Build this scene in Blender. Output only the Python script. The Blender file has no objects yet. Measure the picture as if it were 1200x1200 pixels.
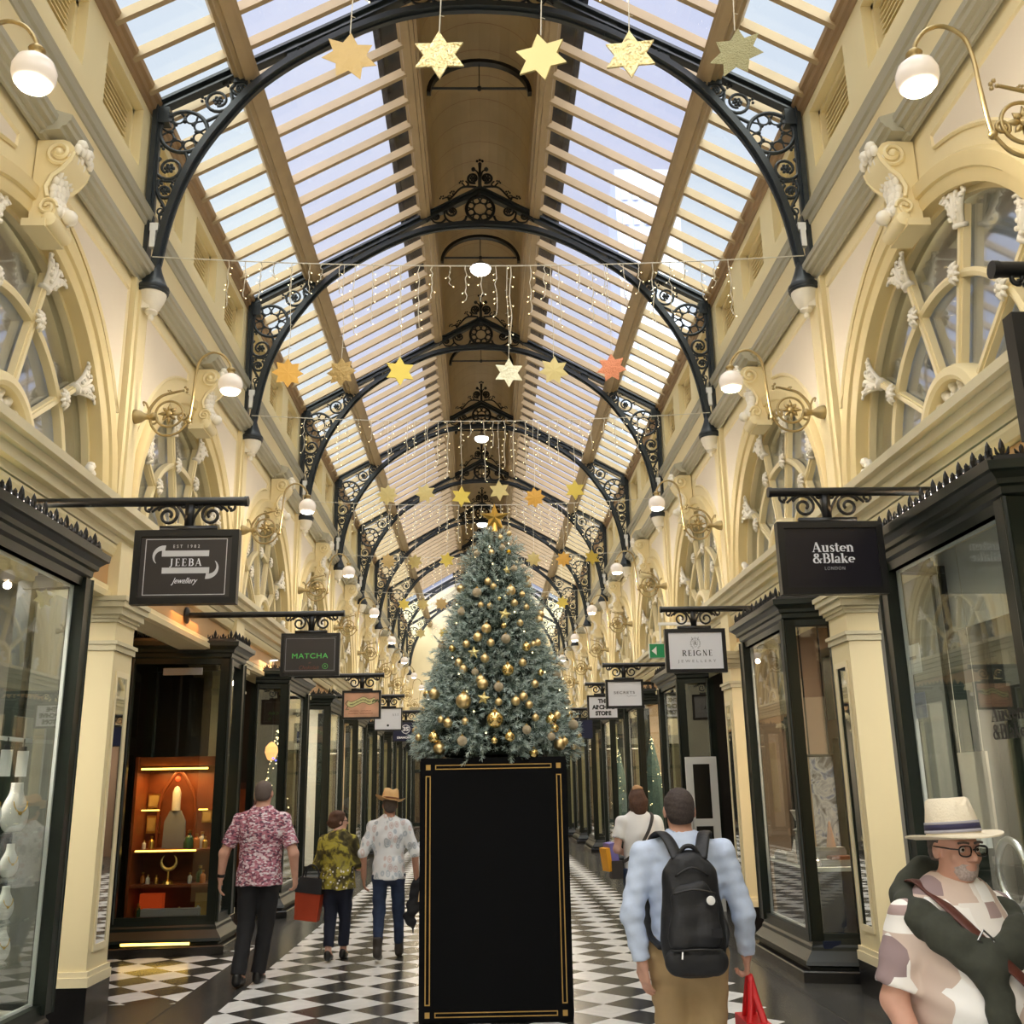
import bpy, math, random
import numpy as np
from mathutils import Vector, Matrix
random.seed(7)
PI = math.pi
scene = bpy.context.scene
COL = scene.collection
Y0, B = 8.762, 4.226            # first roof truss and the length of one bay
ORD = ['first', 'second', 'third', 'fourth', 'fifth', 'sixth', 'seventh', 'eighth', 'ninth', 'tenth', 'eleventh']

# ------------------------------------------------------------------ materials
MATS = {}
def lin(c):
    return tuple((x / 12.92 if x <= .04045 else ((x + .055) / 1.055) ** 2.4) for x in (c[0] / 255, c[1] / 255, c[2] / 255)) + (1,)
def mat(name, rgb, rough=.5, metal=0., vary=0., scale=6., bump=0., bscale=40., emit=None, estr=1., coat=0., spec=None):
    m = bpy.data.materials.new(name); m.use_nodes = True
    nt = m.node_tree; b = nt.nodes['Principled BSDF']
    c = lin(rgb)
    b.inputs['Base Color'].default_value = c
    b.inputs['Roughness'].default_value = rough
    b.inputs['Metallic'].default_value = metal
    if coat: b.inputs['Coat Weight'].default_value = coat
    if spec is not None: b.inputs['Specular IOR Level'].default_value = spec
    if vary or bump:
        tc = nt.nodes.new('ShaderNodeTexCoord')
    if vary:
        n = nt.nodes.new('ShaderNodeTexNoise'); n.inputs['Scale'].default_value = scale; n.inputs['Detail'].default_value = 5
        r = nt.nodes.new('ShaderNodeValToRGB')
        r.color_ramp.elements[0].position = .3; r.color_ramp.elements[1].position = .7
        r.color_ramp.elements[0].color = tuple(x * (1 - vary) for x in c[:3]) + (1,)
        r.color_ramp.elements[1].color = tuple(min(1, x * (1 + vary)) for x in c[:3]) + (1,)
        nt.links.new(tc.outputs['Object'], n.inputs['Vector']); nt.links.new(n.outputs['Fac'], r.inputs['Fac'])
        nt.links.new(r.outputs['Color'], b.inputs['Base Color'])
    if bump:
        n2 = nt.nodes.new('ShaderNodeTexNoise'); n2.inputs['Scale'].default_value = bscale; n2.inputs['Detail'].default_value = 3
        bp = nt.nodes.new('ShaderNodeBump'); bp.inputs['Strength'].default_value = bump; bp.inputs['Distance'].default_value = .02
        nt.links.new(tc.outputs['Object'], n2.inputs['Vector']); nt.links.new(n2.outputs['Fac'], bp.inputs['Height'])
        nt.links.new(bp.outputs['Normal'], b.inputs['Normal'])
    if emit:
        b.inputs['Emission Color'].default_value = lin(emit); b.inputs['Emission Strength'].default_value = estr
    MATS[name] = m
    return m
def glass(name, tint=(250, 252, 250), refl=.10, rough=0., edge=.8):
    """thin pane: clear plus a mirror share that grows at grazing angles"""
    m = bpy.data.materials.new(name); m.use_nodes = True; nt = m.node_tree; nt.nodes.clear()
    out = nt.nodes.new('ShaderNodeOutputMaterial'); tr = nt.nodes.new('ShaderNodeBsdfTransparent'); gl = nt.nodes.new('ShaderNodeBsdfGlossy')
    mx = nt.nodes.new('ShaderNodeMixShader'); lw = nt.nodes.new('ShaderNodeFresnel'); lw.inputs['IOR'].default_value = 1.5
    mr = nt.nodes.new('ShaderNodeMapRange'); mr.inputs['From Min'].default_value = .04; mr.inputs['From Max'].default_value = .6
    mr.inputs['To Min'].default_value = refl; mr.inputs['To Max'].default_value = edge
    tr.inputs['Color'].default_value = lin(tint); gl.inputs['Roughness'].default_value = rough
    gl.inputs['Color'].default_value = (1, 1, 1, 1)
    ge = nt.nodes.new('ShaderNodeNewGeometry'); io = nt.nodes.new('ShaderNodeMapRange'); io.inputs['To Min'].default_value = 1.5; io.inputs['To Max'].default_value = 1 / 1.5   # same mirror share from either face
    nt.links.new(ge.outputs['Backfacing'], io.inputs['Value']); nt.links.new(io.outputs['Result'], lw.inputs['IOR'])
    nt.links.new(lw.outputs['Fac'], mr.inputs['Value']); nt.links.new(mr.outputs['Result'], mx.inputs['Fac'])
    nt.links.new(tr.outputs[0], mx.inputs[1]); nt.links.new(gl.outputs[0], mx.inputs[2]); nt.links.new(mx.outputs[0], out.inputs['Surface'])
    MATS[name] = m
    return m
def M(n): return MATS[n]

mat('cream', (234, 219, 174), .55, vary=.02, scale=1.5)
mat('cream_dark', (224, 205, 152), .55, vary=.05, scale=2)
mat('cream_pale', (240, 226, 186), .5, vary=.03, scale=2)
mat('panel_pink', (230, 218, 196), .6, vary=.02, scale=2)
mat('plaster_white', (240, 234, 218), .6, vary=.05, scale=12)
mat('cornice_grey', (174, 170, 150), .5, vary=.015, scale=2)
mat('sill_grey', (224, 214, 180), .5, vary=.05, scale=3)
mat('tan', (190, 150, 100), .6, vary=.05, scale=2)
mat('timber', (178, 156, 120), .5, vary=.08, scale=3)
mat('timber_dark', (156, 128, 94), .5, vary=.1, scale=3)
mat('lantern', (180, 160, 122), .6, vary=.06, scale=2)
mat('slab_dark', (12, 12, 12), .7)
mat('iron', (38, 45, 50), .38, spec=.5)
mat('iron_black', (16, 17, 18), .35)
mat('shop_green', (14, 24, 17), .35, vary=.2, scale=5)
mat('shop_black', (14, 15, 14), .3)
mat('plinth_black', (26, 25, 25), .25, vary=.2, scale=8)
mat('brass', (176, 156, 112), .4, 1., vary=.1, scale=20)
mat('gold', (222, 182, 96), .28, 1.)
mat('gold_pale', (224, 206, 140), .3, 1., bump=.5, bscale=60)
mat('capital', (208, 198, 164), .5)
mat('silver', (205, 205, 205), .3, 1.)
mat('white', (235, 235, 232), .5)
mat('black', (8, 8, 9), .4)
mat('globe', (226, 216, 204), .25, emit=(255, 236, 214), estr=.22)
mat('bulb', (255, 245, 230), .3, emit=(255, 244, 226), estr=14)
mat('led', (255, 240, 200), .3, emit=(255, 228, 170), estr=4)
mat('lamp_disc', (255, 255, 250), .3, emit=(255, 250, 240), estr=9)
mat('wire', (214, 208, 190), .5)
glass('pane', refl=.16, edge=.85)
glass('fan_pane', tint=(240, 243, 244), refl=.22, rough=.04, edge=.8)
glass('roof_pane', tint=(246, 247, 252), refl=.02, edge=.4)
glass('roof_pane_low', tint=(250, 254, 252), refl=.02, edge=.4)

# ------------------------------------------------------------------ mesh builder
class MB:
    def __init__(s): s.v = []; s.f = []; s.m = []
    def add(s, v, f, m=0):
        o = len(s.v); s.v += [tuple(p) for p in v]; s.f += [tuple(i + o for i in q) for q in f]; s.m += [m] * len(f); return s
    def box(s, x0, x1, y0, y1, z0, z1, m=0):
        if x0 > x1: x0, x1 = x1, x0
        if y0 > y1: y0, y1 = y1, y0
        if z0 > z1: z0, z1 = z1, z0
        return s.add([(x0, y0, z0), (x1, y0, z0), (x1, y1, z0), (x0, y1, z0), (x0, y0, z1), (x1, y0, z1), (x1, y1, z1), (x0, y1, z1)],
                     [(0, 3, 2, 1), (4, 5, 6, 7), (0, 1, 5, 4), (1, 2, 6, 5), (2, 3, 7, 6), (3, 0, 4, 7)], m)
    def hexa(s, p, m=0):
        return s.add(p, [(0, 3, 2, 1), (4, 5, 6, 7), (0, 1, 5, 4), (1, 2, 6, 5), (2, 3, 7, 6), (3, 0, 4, 7)], m)
    def prism(s, poly, axis, a, b, m=0):
        """poly in the two other axes (x: (y,z); y: (x,z); z: (x,y)), extruded from a to b"""
        n = len(poly)
        def P(p, t): return (t, p[0], p[1]) if axis == 'x' else ((p[0], t, p[1]) if axis == 'y' else (p[0], p[1], t))
        v = [P(p, a) for p in poly] + [P(p, b) for p in poly]
        return s.add(v, [tuple(range(n))[::-1], tuple(range(n, 2 * n))] + [(i, (i + 1) % n, n + (i + 1) % n, n + i) for i in range(n)], m)
    def bar(s, a, b, w, h, m=0, up=(0, 0, 1)):
        a = Vector(a); b = Vector(b); d = (b - a).normalized(); u = Vector(up)
        x = d.cross(u)
        if x.length < 1e-4: x = d.cross(Vector((1, 0, 0)))
        x.normalize(); y = x.cross(d)
        q = [(-1, -1), (1, -1), (1, 1), (-1, 1)]
        return s.hexa([tuple(a + x * (w / 2 * i) + y * (h / 2 * j)) for i, j in q] + [tuple(b + x * (w / 2 * i) + y * (h / 2 * j)) for i, j in q], m)
    def tube(s, pts, r, n=6, closed=False, m=0, r2=None, flat=1.):
        pts = [Vector(p) for p in pts]; k = len(pts)
        if k < 2: return s
        rs = r if isinstance(r, (list, tuple)) else [r + ((r2 - r) * i / (k - 1) if r2 is not None else 0) for i in range(k)]
        ring = []; prev = None
        for i, p in enumerate(pts):
            if closed: t = pts[(i + 1) % k] - pts[i - 1]
            else: t = pts[min(i + 1, k - 1)] - pts[max(i - 1, 0)]
            if t.length < 1e-9: t = Vector((0, 0, 1))
            t.normalize()
            if prev is None:
                x = t.cross(Vector((0, 0, 1)))
                if x.length < .1: x = t.cross(Vector((0, 1, 0)))
            else: x = prev - t * prev.dot(t)
            x.normalize(); prev = x; y = t.cross(x)
            ring.append([tuple(p + (x * math.cos(2 * PI * j / n) + y * (flat * math.sin(2 * PI * j / n))) * rs[i]) for j in range(n)])
        v = [q for g in ring for q in g]; f = []
        for i in range(k if closed else k - 1):
            a = i * n; b = ((i + 1) % k) * n
            f += [(a + j, a + (j + 1) % n, b + (j + 1) % n, b + j) for j in range(n)]
        if not closed: f += [tuple(range(n))[::-1], tuple(range((k - 1) * n, k * n))]
        return s.add(v, f, m)
    def lathe(s, prof, c=(0, 0, 0), n=16, m=0, axis='z', sx=1., sy=1.):
        v = []; f = []
        for r, h in prof:
            for j in range(n):
                a = 2 * PI * j / n; x = r * math.cos(a) * sx; y = r * math.sin(a) * sy
                q = (x, y, h) if axis == 'z' else ((h, x, y) if axis == 'x' else (y, h, x))
                v.append((c[0] + q[0], c[1] + q[1], c[2] + q[2]))
        for i in range(len(prof) - 1):
            f += [(i * n + j, i * n + (j + 1) % n, (i + 1) * n + (j + 1) % n, (i + 1) * n + j) for j in range(n)]
        if prof[0][0] > 1e-6: f.append(tuple(range(n))[::-1])
        if prof[-1][0] > 1e-6: f.append(tuple(range((len(prof) - 1) * n, len(prof) * n)))
        return s.add(v, f, m)
    def ball(s, c, r, n=10, k=6, m=0, sx=1, sy=1, sz=1):
        return s.lathe([(max(1e-7, r * math.sin(PI * i / k)) if 0 < i < k else 1e-7, -r * sz * math.cos(PI * i / k)) for i in range(k + 1)], c, n, m, sx=sx, sy=sy)
    def sweep(s, prof, frames, m=0, closed=False):
        """prof: list of (p,q); frames: list of functions (p,q)->xyz"""
        k = len(prof); v = [fr(p, q) for fr in frames for p, q in prof]; f = []; nf = len(frames)
        for i in range(nf if closed else nf - 1):
            a = i * k; b = ((i + 1) % nf) * k
            f += [(a + j, a + j + 1, b + j + 1, b + j) for j in range(k - 1)]
        return s.add(v, f, m)
    def xform(s, mtx):
        s.v = [tuple(mtx @ Vector(p)) for p in s.v]; return s
    def moved(s, dx=0, dy=0, dz=0):
        s.v = [(x + dx, y + dy, z + dz) for x, y, z in s.v]; return s
    def mirror(s):
        s.v = [(-x, y, z) for x, y, z in s.v]; s.f = [q[::-1] for q in s.f]; return s
    def merge(s, o, dx=0, dy=0, dz=0):
        return s.add([(x + dx, y + dy, z + dz) for x, y, z in o.v], o.f) if False else s._merge(o, dx, dy, dz)
    def _merge(s, o, dx, dy, dz):
        k = len(s.v); s.v += [(x + dx, y + dy, z + dz) for x, y, z in o.v]; s.f += [tuple(i + k for i in q) for q in o.f]; s.m += o.m; return s
    def mesh(s, name, mats, smooth=False):
        me = bpy.data.meshes.new(name); me.from_pydata(s.v, [], s.f)
        for x in (mats if isinstance(mats, (list, tuple)) else [mats]): me.materials.append(M(x) if isinstance(x, str) else x)
        me.polygons.foreach_set('material_index', s.m)
        if smooth:
            me.polygons.foreach_set('use_smooth', [True] * len(s.f))
            if smooth is not True and len(s.f) < 200000: me.set_sharp_from_angle(angle=math.radians(smooth))
        me.update(); return me
    def obj(s, name, mats, parent=None, smooth=False, loc=(0, 0, 0)):
        return link(name, s.mesh(name, mats, smooth), parent, loc)

def link(name, data, parent=None, loc=(0, 0, 0), rot=None):
    o = bpy.data.objects.new(name, data); COL.objects.link(o)
    o.location = loc
    if rot: o.rotation_euler = rot
    if parent is not None: o.parent = parent
    return o
def thing(name, label, cat, loc=(0, 0, 0), rot=None, group=None):
    o = bpy.data.objects.new(name, None); COL.objects.link(o); o.location = loc; o.empty_display_size = .1
    if rot: o.rotation_euler = rot
    return tag(o, label, cat, group)
def tag(o, label, cat, group=None):
    o['label'] = label; o['category'] = cat
    if group: o['group'] = group
    return o
def struct(o, label=None):
    o['kind'] = 'structure'
    if label: o['label'] = label
    return o
def copy_tree(o, parent=None):
    c = o.copy(); COL.objects.link(c)
    if parent is not None: c.parent = parent
    for ch in list(o.children): copy_tree(ch, c)
    return c
def arc(cx, cz, r, a0, a1, n):
    return [(cx + r * math.cos(a0 + (a1 - a0) * i / n), cz + r * math.sin(a0 + (a1 - a0) * i / n)) for i in range(n + 1)]
def spiral(cx, cz, r0, r1, a0, turns, n=22):
    return [(cx + (r0 + (r1 - r0) * i / n) * math.cos(a0 + turns * 2 * PI * i / n), cz + (r0 + (r1 - r0) * i / n) * math.sin(a0 + turns * 2 * PI * i / n)) for i in range(n + 1)]
def xz(pts, y=0.): return [(p[0], y, p[1]) for p in pts]
def smooth_path(pts, k=6):
    """Catmull-Rom through the points"""
    P = [Vector(p) for p in pts]; out = []
    for i in range(len(P) - 1):
        a = P[max(i - 1, 0)]; b = P[i]; c = P[i + 1]; d = P[min(i + 2, len(P) - 1)]
        for j in range(k):
            t = j / k
            out.append(.5 * ((2 * b) + (c - a) * t + (2 * a - 5 * b + 4 * c - d) * t * t + (3 * b - a - 3 * c + d) * t ** 3))
    out.append(P[-1]); return out

def frame_boxes(m, x0, x1, z0, z1, w, y0, y1):
    m.box(x0, x1, y0, y1, z0, z0 + w); m.box(x0, x1, y0, y1, z1 - w, z1); m.box(x0, x0 + w, y0, y1, z0 + w, z1 - w); m.box(x1 - w, x1, y0, y1, z0 + w, z1 - w); return m
# ------------------------------------------------------------------ the shell of the arcade
H = B / 2
BAYS = list(range(-2, 10))                       # bay k is centred on yc(k); the photo shows 0..9
NEND = 9
YEND = Y0 + 8.55 * B
def yc(k): return Y0 - H + k * B
def yt(n): return Y0 + n * B
SIDES = (('left', -1), ('right', 1))
def fix(mb, s): return mb.mirror() if s < 0 else mb

# floor: marble chequer laid on the diagonal between dark border bands
def floor_mat():
    m = bpy.data.materials.new('marble_floor'); m.use_nodes = True; nt = m.node_tree; b = nt.nodes['Principled BSDF']
    N = nt.nodes.new; L = nt.links.new
    tc = N('ShaderNodeTexCoord'); mp = N('ShaderNodeMapping'); mp.vector_type = 'POINT'
    d = .502; k = math.sqrt(2) / d
    mp.inputs['Rotation'].default_value = (0, 0, PI / 4); mp.inputs['Scale'].default_value = (k, k, 1)
    # the centre of a white tile lies at (-1.59, 9.054)
    x, y = -1.59, 9.054
    mp.inputs['Location'].default_value = (.5 - k * (x - y) * math.cos(PI / 4), .5 - k * (x + y) * math.sin(PI / 4), 1.5)
    ck = N('ShaderNodeTexChecker'); ck.inputs['Scale'].default_value = 1
    L(tc.outputs['Object'], mp.inputs['Vector']); L(mp.outputs[0], ck.inputs['Vector'])
    def marble(c0, c1, sc):
        n = N('ShaderNodeTexNoise'); n.inputs['Scale'].default_value = sc; n.inputs['Detail'].default_value = 6; n.inputs['Distortion'].default_value = 1.5
        r = N('ShaderNodeValToRGB'); r.color_ramp.elements[0].position = .35; r.color_ramp.elements[1].position = .65
        r.color_ramp.elements[0].color = lin(c0); r.color_ramp.elements[1].color = lin(c1)
        L(tc.outputs['Object'], n.inputs['Vector']); L(n.outputs['Fac'], r.inputs['Fac']); return r.outputs['Color']
    w = marble((226, 226, 224), (240, 240, 238), 5); k_ = marble((50, 50, 47), (70, 69, 65), 3)
    L(w, ck.inputs['Color1']); L(k_, ck.inputs['Color2'])
    # border: |x| between 2.17 and 2.62 is dark stone
    sp = N('ShaderNodeSeparateXYZ'); L(tc.outputs['Object'], sp.inputs[0])
    ab = N('ShaderNodeMath'); ab.operation = 'ABSOLUTE'; L(sp.outputs['X'], ab.inputs[0])
    g = N('ShaderNodeMath'); g.operation = 'GREATER_THAN'; g.inputs[1].default_value = 2.17; L(ab.outputs[0], g.inputs[0])
    lt = N('ShaderNodeMath'); lt.operation = 'LESS_THAN'; lt.inputs[1].default_value = 2.62; L(ab.outputs[0], lt.inputs[0])
    mu = N('ShaderNodeMath'); mu.operation = 'MULTIPLY'; L(g.outputs[0], mu.inputs[0]); L(lt.outputs[0], mu.inputs[1])
    bd = marble((58, 58, 57), (72, 71, 69), 2.5)
    mx = N('ShaderNodeMix'); mx.data_type = 'RGBA'; L(mu.outputs[0], mx.inputs['Factor']); L(ck.outputs['Color'], mx.inputs['A']); L(bd, mx.inputs['B'])
    L(mx.outputs['Result'], b.inputs['Base Color']); b.inputs['Roughness'].default_value = .22
    MATS['marble'] = m
floor_mat()
mat('border_stone', (60, 60, 58), .25, vary=.12, scale=3)
mb = MB(); mb.box(-6.5, 6.5, -8.2, YEND + 6, -.1, 0)
struct(mb.obj('floor', 'marble'))
# doorway ground: dark stone strips at the column line, except in the open tiled recess of the second bay on the left
mb = MB()
for s in (-1, 1):
    for k in BAYS:
        if s == -1 and k == 1: continue
        mb.box(s * 2.61, s * 4.6, yt(k - 1) - (.55 if s < 0 and k == 2 else 0), yt(k), 0, .004)
mb.box(-4.6, -2.61, yt(0), yt(0) + .45, 0, .004)
struct(mb.obj('trim_1', 'border_stone'))

def wall_bay():
    """one bay of the upper wall for the right side, y about the bay's middle"""
    w = MB()
    U = 3.28; R = 1.72; zc = 4.07; zt = 7.15
    th = sorted(set([PI * i / 48 for i in range(49)] + [math.atan2(zt - zc, H), PI - math.atan2(zt - zc, H)]))
    def rect(t):
        c, s_ = math.cos(t), math.sin(t)
        k = min(H / abs(c) if abs(c) > 1e-9 else 1e9, (zt - zc) / s_ if s_ > 1e-9 else 1e9)
        return (k * c, zc + k * s_)
    fr = []
    for t in th:
        fr.append((lambda p, q, t=t: [(U + .24, R * math.cos(t), zc + R * math.sin(t)), (U, R * math.cos(t), zc + R * math.sin(t)), (U,) + rect(t)][p]))
    w.sweep([(0, 0), (1, 0), (2, 0)], fr)
    # clerestory with three square vents
    ys = [-H, -1.87, -.93, -.47, .47, .93, 1.87, H]; zs = [zt, 7.5, 8.13, 8.42]; D = 3.44
    for i in range(7):
        for j in range(3):
            y0, y1, z0, z1 = ys[i], ys[i + 1], zs[j], zs[j + 1]
            if j == 1 and i in (1, 3, 5):
                w.add([(D, y0, z0), (D, y1, z0), (D, y1, z1), (D, y0, z1)], [(0, 1, 2, 3)])
                P = [(y0, z0), (y1, z0), (y1, z1), (y0, z1)]
                for a in range(4):
                    b = (a + 1) % 4
                    w.add([(U, *P[a]), (U, *P[b]), (D, *P[b]), (D, *P[a])], [(0, 1, 2, 3)])
                for e in (.05,):                    # stepped moulding round the inside of the vent
                    w.box(D - .07, D, y0, y0 + e, z0, z1); w.box(D - .07, D, y1 - e, y1, z0, z1)
                    w.box(D - .07, D, y0, y1, z1 - e, z1); w.box(D - .07, D, y0, y1, z0, z0 + e)
                for q in range(9):
                    z = z0 + .08 + q * .055
                    w.hexa([(D - .05, y0 + .1, z), (D - .05, y1 - .1, z), (D, y1 - .1, z + .035), (D, y0 + .1, z + .035), (D - .05, y0 + .1, z + .012), (D - .05, y1 - .1, z + .012), (D, y1 - .1, z + .05), (D, y0 + .1, z + .05)])
            else:
                w.add([(U, y0, z0), (U, y1, z0), (U, y1, z1), (U, y0, z1)], [(0, 1, 2, 3)])
    w.box(3.24, 3.3, -H, H, 6.5, 7.0)               # plain fascia above the cornice
    for y in (-H, H):                                # half pilaster at each end of the bay
        w.box(3.225, 3.3, max(-H, y - .17), min(H, y + .17), 4.09, 6.38)
        w.box(3.2, 3.225, max(-H, y - .1), min(H, y + .1), 4.09, 6.37)
    w.box(3.25, 3.55, -H, H, 3.3, 4.0)               # beam over the shops
    return w
bay = wall_bay()
for nm, s in SIDES:
    w = MB()
    for k in BAYS: w.merge(bay, 0, yc(k), 0)
    fix(w, s); struct(w.obj('wall_' + nm, 'cream'))
TR = [1]
def trim(mb, mats, smooth=False):
    TR[0] += 1
    return struct(mb.obj('trim_%d' % TR[0], mats, smooth=smooth))
def alongy(prof, y0, y1, mb=None):
    mb = mb or MB()
    return mb.sweep(prof, [lambda p, q: (p, y0, q), lambda p, q: (p, y1, q)])
ya, yb = yc(BAYS[0]) - H, YEND
CORN = [(3.25, 6.36), (3.225, 6.36), (3.215, 6.39), (3.18, 6.40), (3.17, 6.425), (3.135, 6.435), (3.125, 6.465), (3.105, 6.475), (3.10, 6.52), (3.27, 6.6)]
SMALL = [(3.26, 6.97), (3.225, 6.98), (3.215, 7.03), (3.19, 7.04), (3.18, 7.10), (3.17, 7.12), (3.28, 7.16)]
ENT = [(3.26, 3.76), (3.17, 3.78), (3.16, 3.84), (3.11, 3.85), (3.10, 3.92), (3.06, 3.93), (3.05, 3.99), (3.0, 4.0), (2.99, 4.06), (3.3, 4.09)]
for nm, s in SIDES:
    m1 = MB(); m2 = MB(); m3 = MB(); m4 = MB(); m5 = MB()
    alongy(SMALL, ya, yb, m1)
    for k in BAYS:
        y = yc(k)
        alongy(CORN, y - H + .09, y + H - .09, m1)
        # the block of cornice that breaks forward over each console
        KB = [(p - .1 if p < 3.2 else p - .02, q) for p, q in CORN]
        alongy(KB, y - .21, y + .21, m1)
        for e in (-.21, .21):
            m1.add([(p, y + e, q) for p, q in KB], [tuple(range(len(KB)))])
        # archivolt
        prof = [(1.70, 3.5), (1.70, 3.27), (1.735, 3.255), (1.79, 3.25), (1.80, 3.225), (1.87, 3.215), (1.90, 3.215), (1.925, 3.25), (1.93, 3.29)]
        m2.sweep(prof, [lambda p, q, t=PI * i / 40: (q, y + p * math.cos(t), 4.07 + p * math.sin(t)) for i in range(41)])
        # pink spandrel panels with a raised edge line
        for e in (-1, 1):
            r = 2.07; yo = 1.86; zt = 6.2
            a1 = math.acos(yo / r); a0 = math.asin((zt - 4.07) / r) if (zt - 4.07) < r else 1.42
            a0 = 1.36
            pts = [(yo, 4.07 + r * math.sin(a1))] + [(r * math.cos(a1 + (a0 - a1) * i / 14), 4.07 + r * math.sin(a1 + (a0 - a1) * i / 14)) for i in range(1, 15)] + [(r * math.cos(a0), zt), (yo, zt)]
            P = [(y + e * a, b) for a, b in pts]
            if e < 0: P = P[::-1]
            m3.prism(P, 'x', 3.268, 3.29)
            n = len(P)
            m4.tube([(3.268, a, b) for a, b in P], .018, 4, closed=True)
    alongy(ENT, ya, yb, m5)
    m6 = MB(); alongy([(3.26, 3.30), (3.2, 3.31), (3.19, 3.36), (3.22, 3.38), (3.22, 3.42), (3.26, 3.43)], ya, yb, m6)
    alongy([(3.26, 3.66), (3.2, 3.68), (3.18, 3.74), (3.18, 3.77)], ya, yb, m6)
    for q in (m1, m2, m3, m4, m5, m6): fix(q, s)
    trim(m1, 'cornice_grey'); trim(m2, 'cream_dark', 40); trim(m3, 'panel_pink'); trim(m4, 'cream'); trim(m5, 'sill_grey'); trim(m6, 'cream')
    m7 = MB(); m7.box(3.235, 3.3, ya, yb, 3.43, 3.66); fix(m7, s); trim(m7, 'tan')

# fan windows
def fan_parts():
    U = 3.40; R = 1.71; C = 4.07
    fr = MB(); gl = MB(); hub = MB(); orn = MB(); fan = MB()
    def P(r, t, u=U): return (u, r * math.cos(t), C + r * math.sin(t))
    for a in (36, 72, 108, 144):
        t = math.radians(a)
        fr.bar(P(.44, t), P(1.6, t), .06, .055, up=(1, 0, 0)); fr.bar(P(.44, t, U - .035), P(1.5, t, U - .035), .034, .025, up=(1, 0, 0))
        # leafy capital where the spoke meets the arch, rosette where it crosses the ring
        rnd = random.Random(a)
        def Q(r, sp, u): c = P(r, t, u); return (c[0], c[1] - math.sin(t) * sp, c[2] + math.cos(t) * sp)
        orn.tube([Q(1.44, 0, U - .03), Q(1.47, 0, U - .035)], .055, 8)
        for e in (-1, 1):                           # acanthus fronds curling out from the capital
            for j, (w_, l_, r_) in enumerate(((.05, .16, .03), (.10, .20, .028), (.145, .22, .024), (.03, .23, .03))):
                orn.tube(smooth_path([Q(1.45, e * .015, U - .03), Q(1.45 + l_ * .55, e * w_ * .55, U - .075), Q(1.45 + l_, e * w_, U - .085), Q(1.45 + l_ * .88, e * (w_ + .035), U - .10)], 3), r_, 6, r2=r_ * .5)
            for j in range(5): orn.ball(Q(1.50 + .045 * j, e * (.035 + .024 * j) + rnd.uniform(-.01, .01), U - .09), .019, 6, 4)
        for i in range(9):
            a2 = i * 2 * PI / 9; c = P(1.12, t, U - .065)
            orn.tube([c, (c[0] - .025, c[1] + .045 * math.cos(a2), c[2] + .06 * math.sin(a2)), (c[0] - .005, c[1] + .065 * math.cos(a2), c[2] + .09 * math.sin(a2))], [.016, .02, .008], 5)
        c = P(1.12, t); orn.ball((c[0] - .09, c[1], c[2]), .028, 8, 5)
    for a in (3, 177):
        for i in range(7):
            c = P(1.63 - .03 * (i % 3), math.radians(a)); orn.ball((c[0] - .06, c[1] + random.uniform(-.05, .05), c[2] + .05 + .03 * i), .045, 6, 4)
        for i in range(5):
            c = P(1.12, math.radians(a)); orn.ball((c[0] - .05, c[1] + random.uniform(-.06, .06), c[2] + .02 + .02 * i), .04, 6, 4)
    prof = [(-.03, .03), (-.03, -.035), (0, -.05), (.03, -.035), (.03, .03)]
    fr.sweep(prof, [lambda p, q, t=PI * i / 32: (U + q, (1.12 + p) * math.cos(t), C + (1.12 + p) * math.sin(t)) for i in range(33)])
    fr.sweep([(-.03, .04), (-.03, -.02), (.03, -.02)], [lambda p, q, t=PI * i / 40: (U + q, (1.69 + p) * math.cos(t), C + (1.69 + p) * math.sin(t)) for i in range(41)])
    hub.sweep([(-.05, .05), (-.05, -.09), (-.02, -.11), (.04, -.1), (.06, -.06), (.06, .05)], [lambda p, q, t=PI * i / 24: (U + q, (.43 + p) * math.cos(t), C + (.43 + p) * math.sin(t)) for i in range(25)])
    hub.sweep([(-.03, .05), (-.03, -.08), (.04, -.08), (.04, .05)], [lambda p, q, t=PI * i / 14: (U + q, (.15 + p) * math.cos(t), C + (.15 + p) * math.sin(t)) for i in range(15)])
    fan.prism([(r * math.cos(t), C + r * math.sin(t)) for r, t in [(.4, PI * i / 16) for i in range(17)]], 'x', U + .02, U + .05, 1)
    for i in range(9):
        t = PI * (i + .5) / 9
        for j in range(6):
            r = .19 + .034 * j; fan.ball(P(r, t + .03 * (-1) ** j, U - .01), .024 + .004 * j, 6, 4)
    gl.prism(arc(0, C, R, 0, PI, 40), 'x', U + .04, U + .05)
    return [('frame', fr, 'cream', 30), ('hub', hub, 'cream', 30), ('plaster_ornament', orn, 'plaster_white', True), ('fan', fan, ['plaster_white', 'black'], True), ('glass_pane', gl, 'fan_pane', False)]
mat('fan_backing', (232, 233, 235), .8, vary=.06, scale=1.5)  # pale sheet added behind the fan panes, its lightness stands in for reflections
WN = [0]
def window_root(label, loc, kind='structure'):
    WN[0] += 1
    o = bpy.data.objects.new('window_%d' % WN[0], None); COL.objects.link(o); o.location = loc; o['kind'] = kind; o['label'] = label
    return o
for nm, s in SIDES:
    fp = [(n, fix(m, s).mesh(n, mt, sm)) for n, m, mt, sm in fan_parts()]
    for k in range(-1, 9):
        root = window_root('arched fan window with cream spokes on the %s upper wall%s' % (nm, ', %s from the camera' % ORD[k] if k >= 0 else ' behind the camera'), (0, yc(k), 0))
        for n, me in fp: link(n, me, root)
    bk = MB(); bk.box(3.56, 3.6, ya, yb, 4.0, 6.4); bk.box(3.3, 3.56, ya, yb, 3.95, 4.02); bk.box(3.53, 3.56, ya, yb, 5.95, 6.0); fix(bk, s); trim(bk, 'fan_backing')

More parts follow.
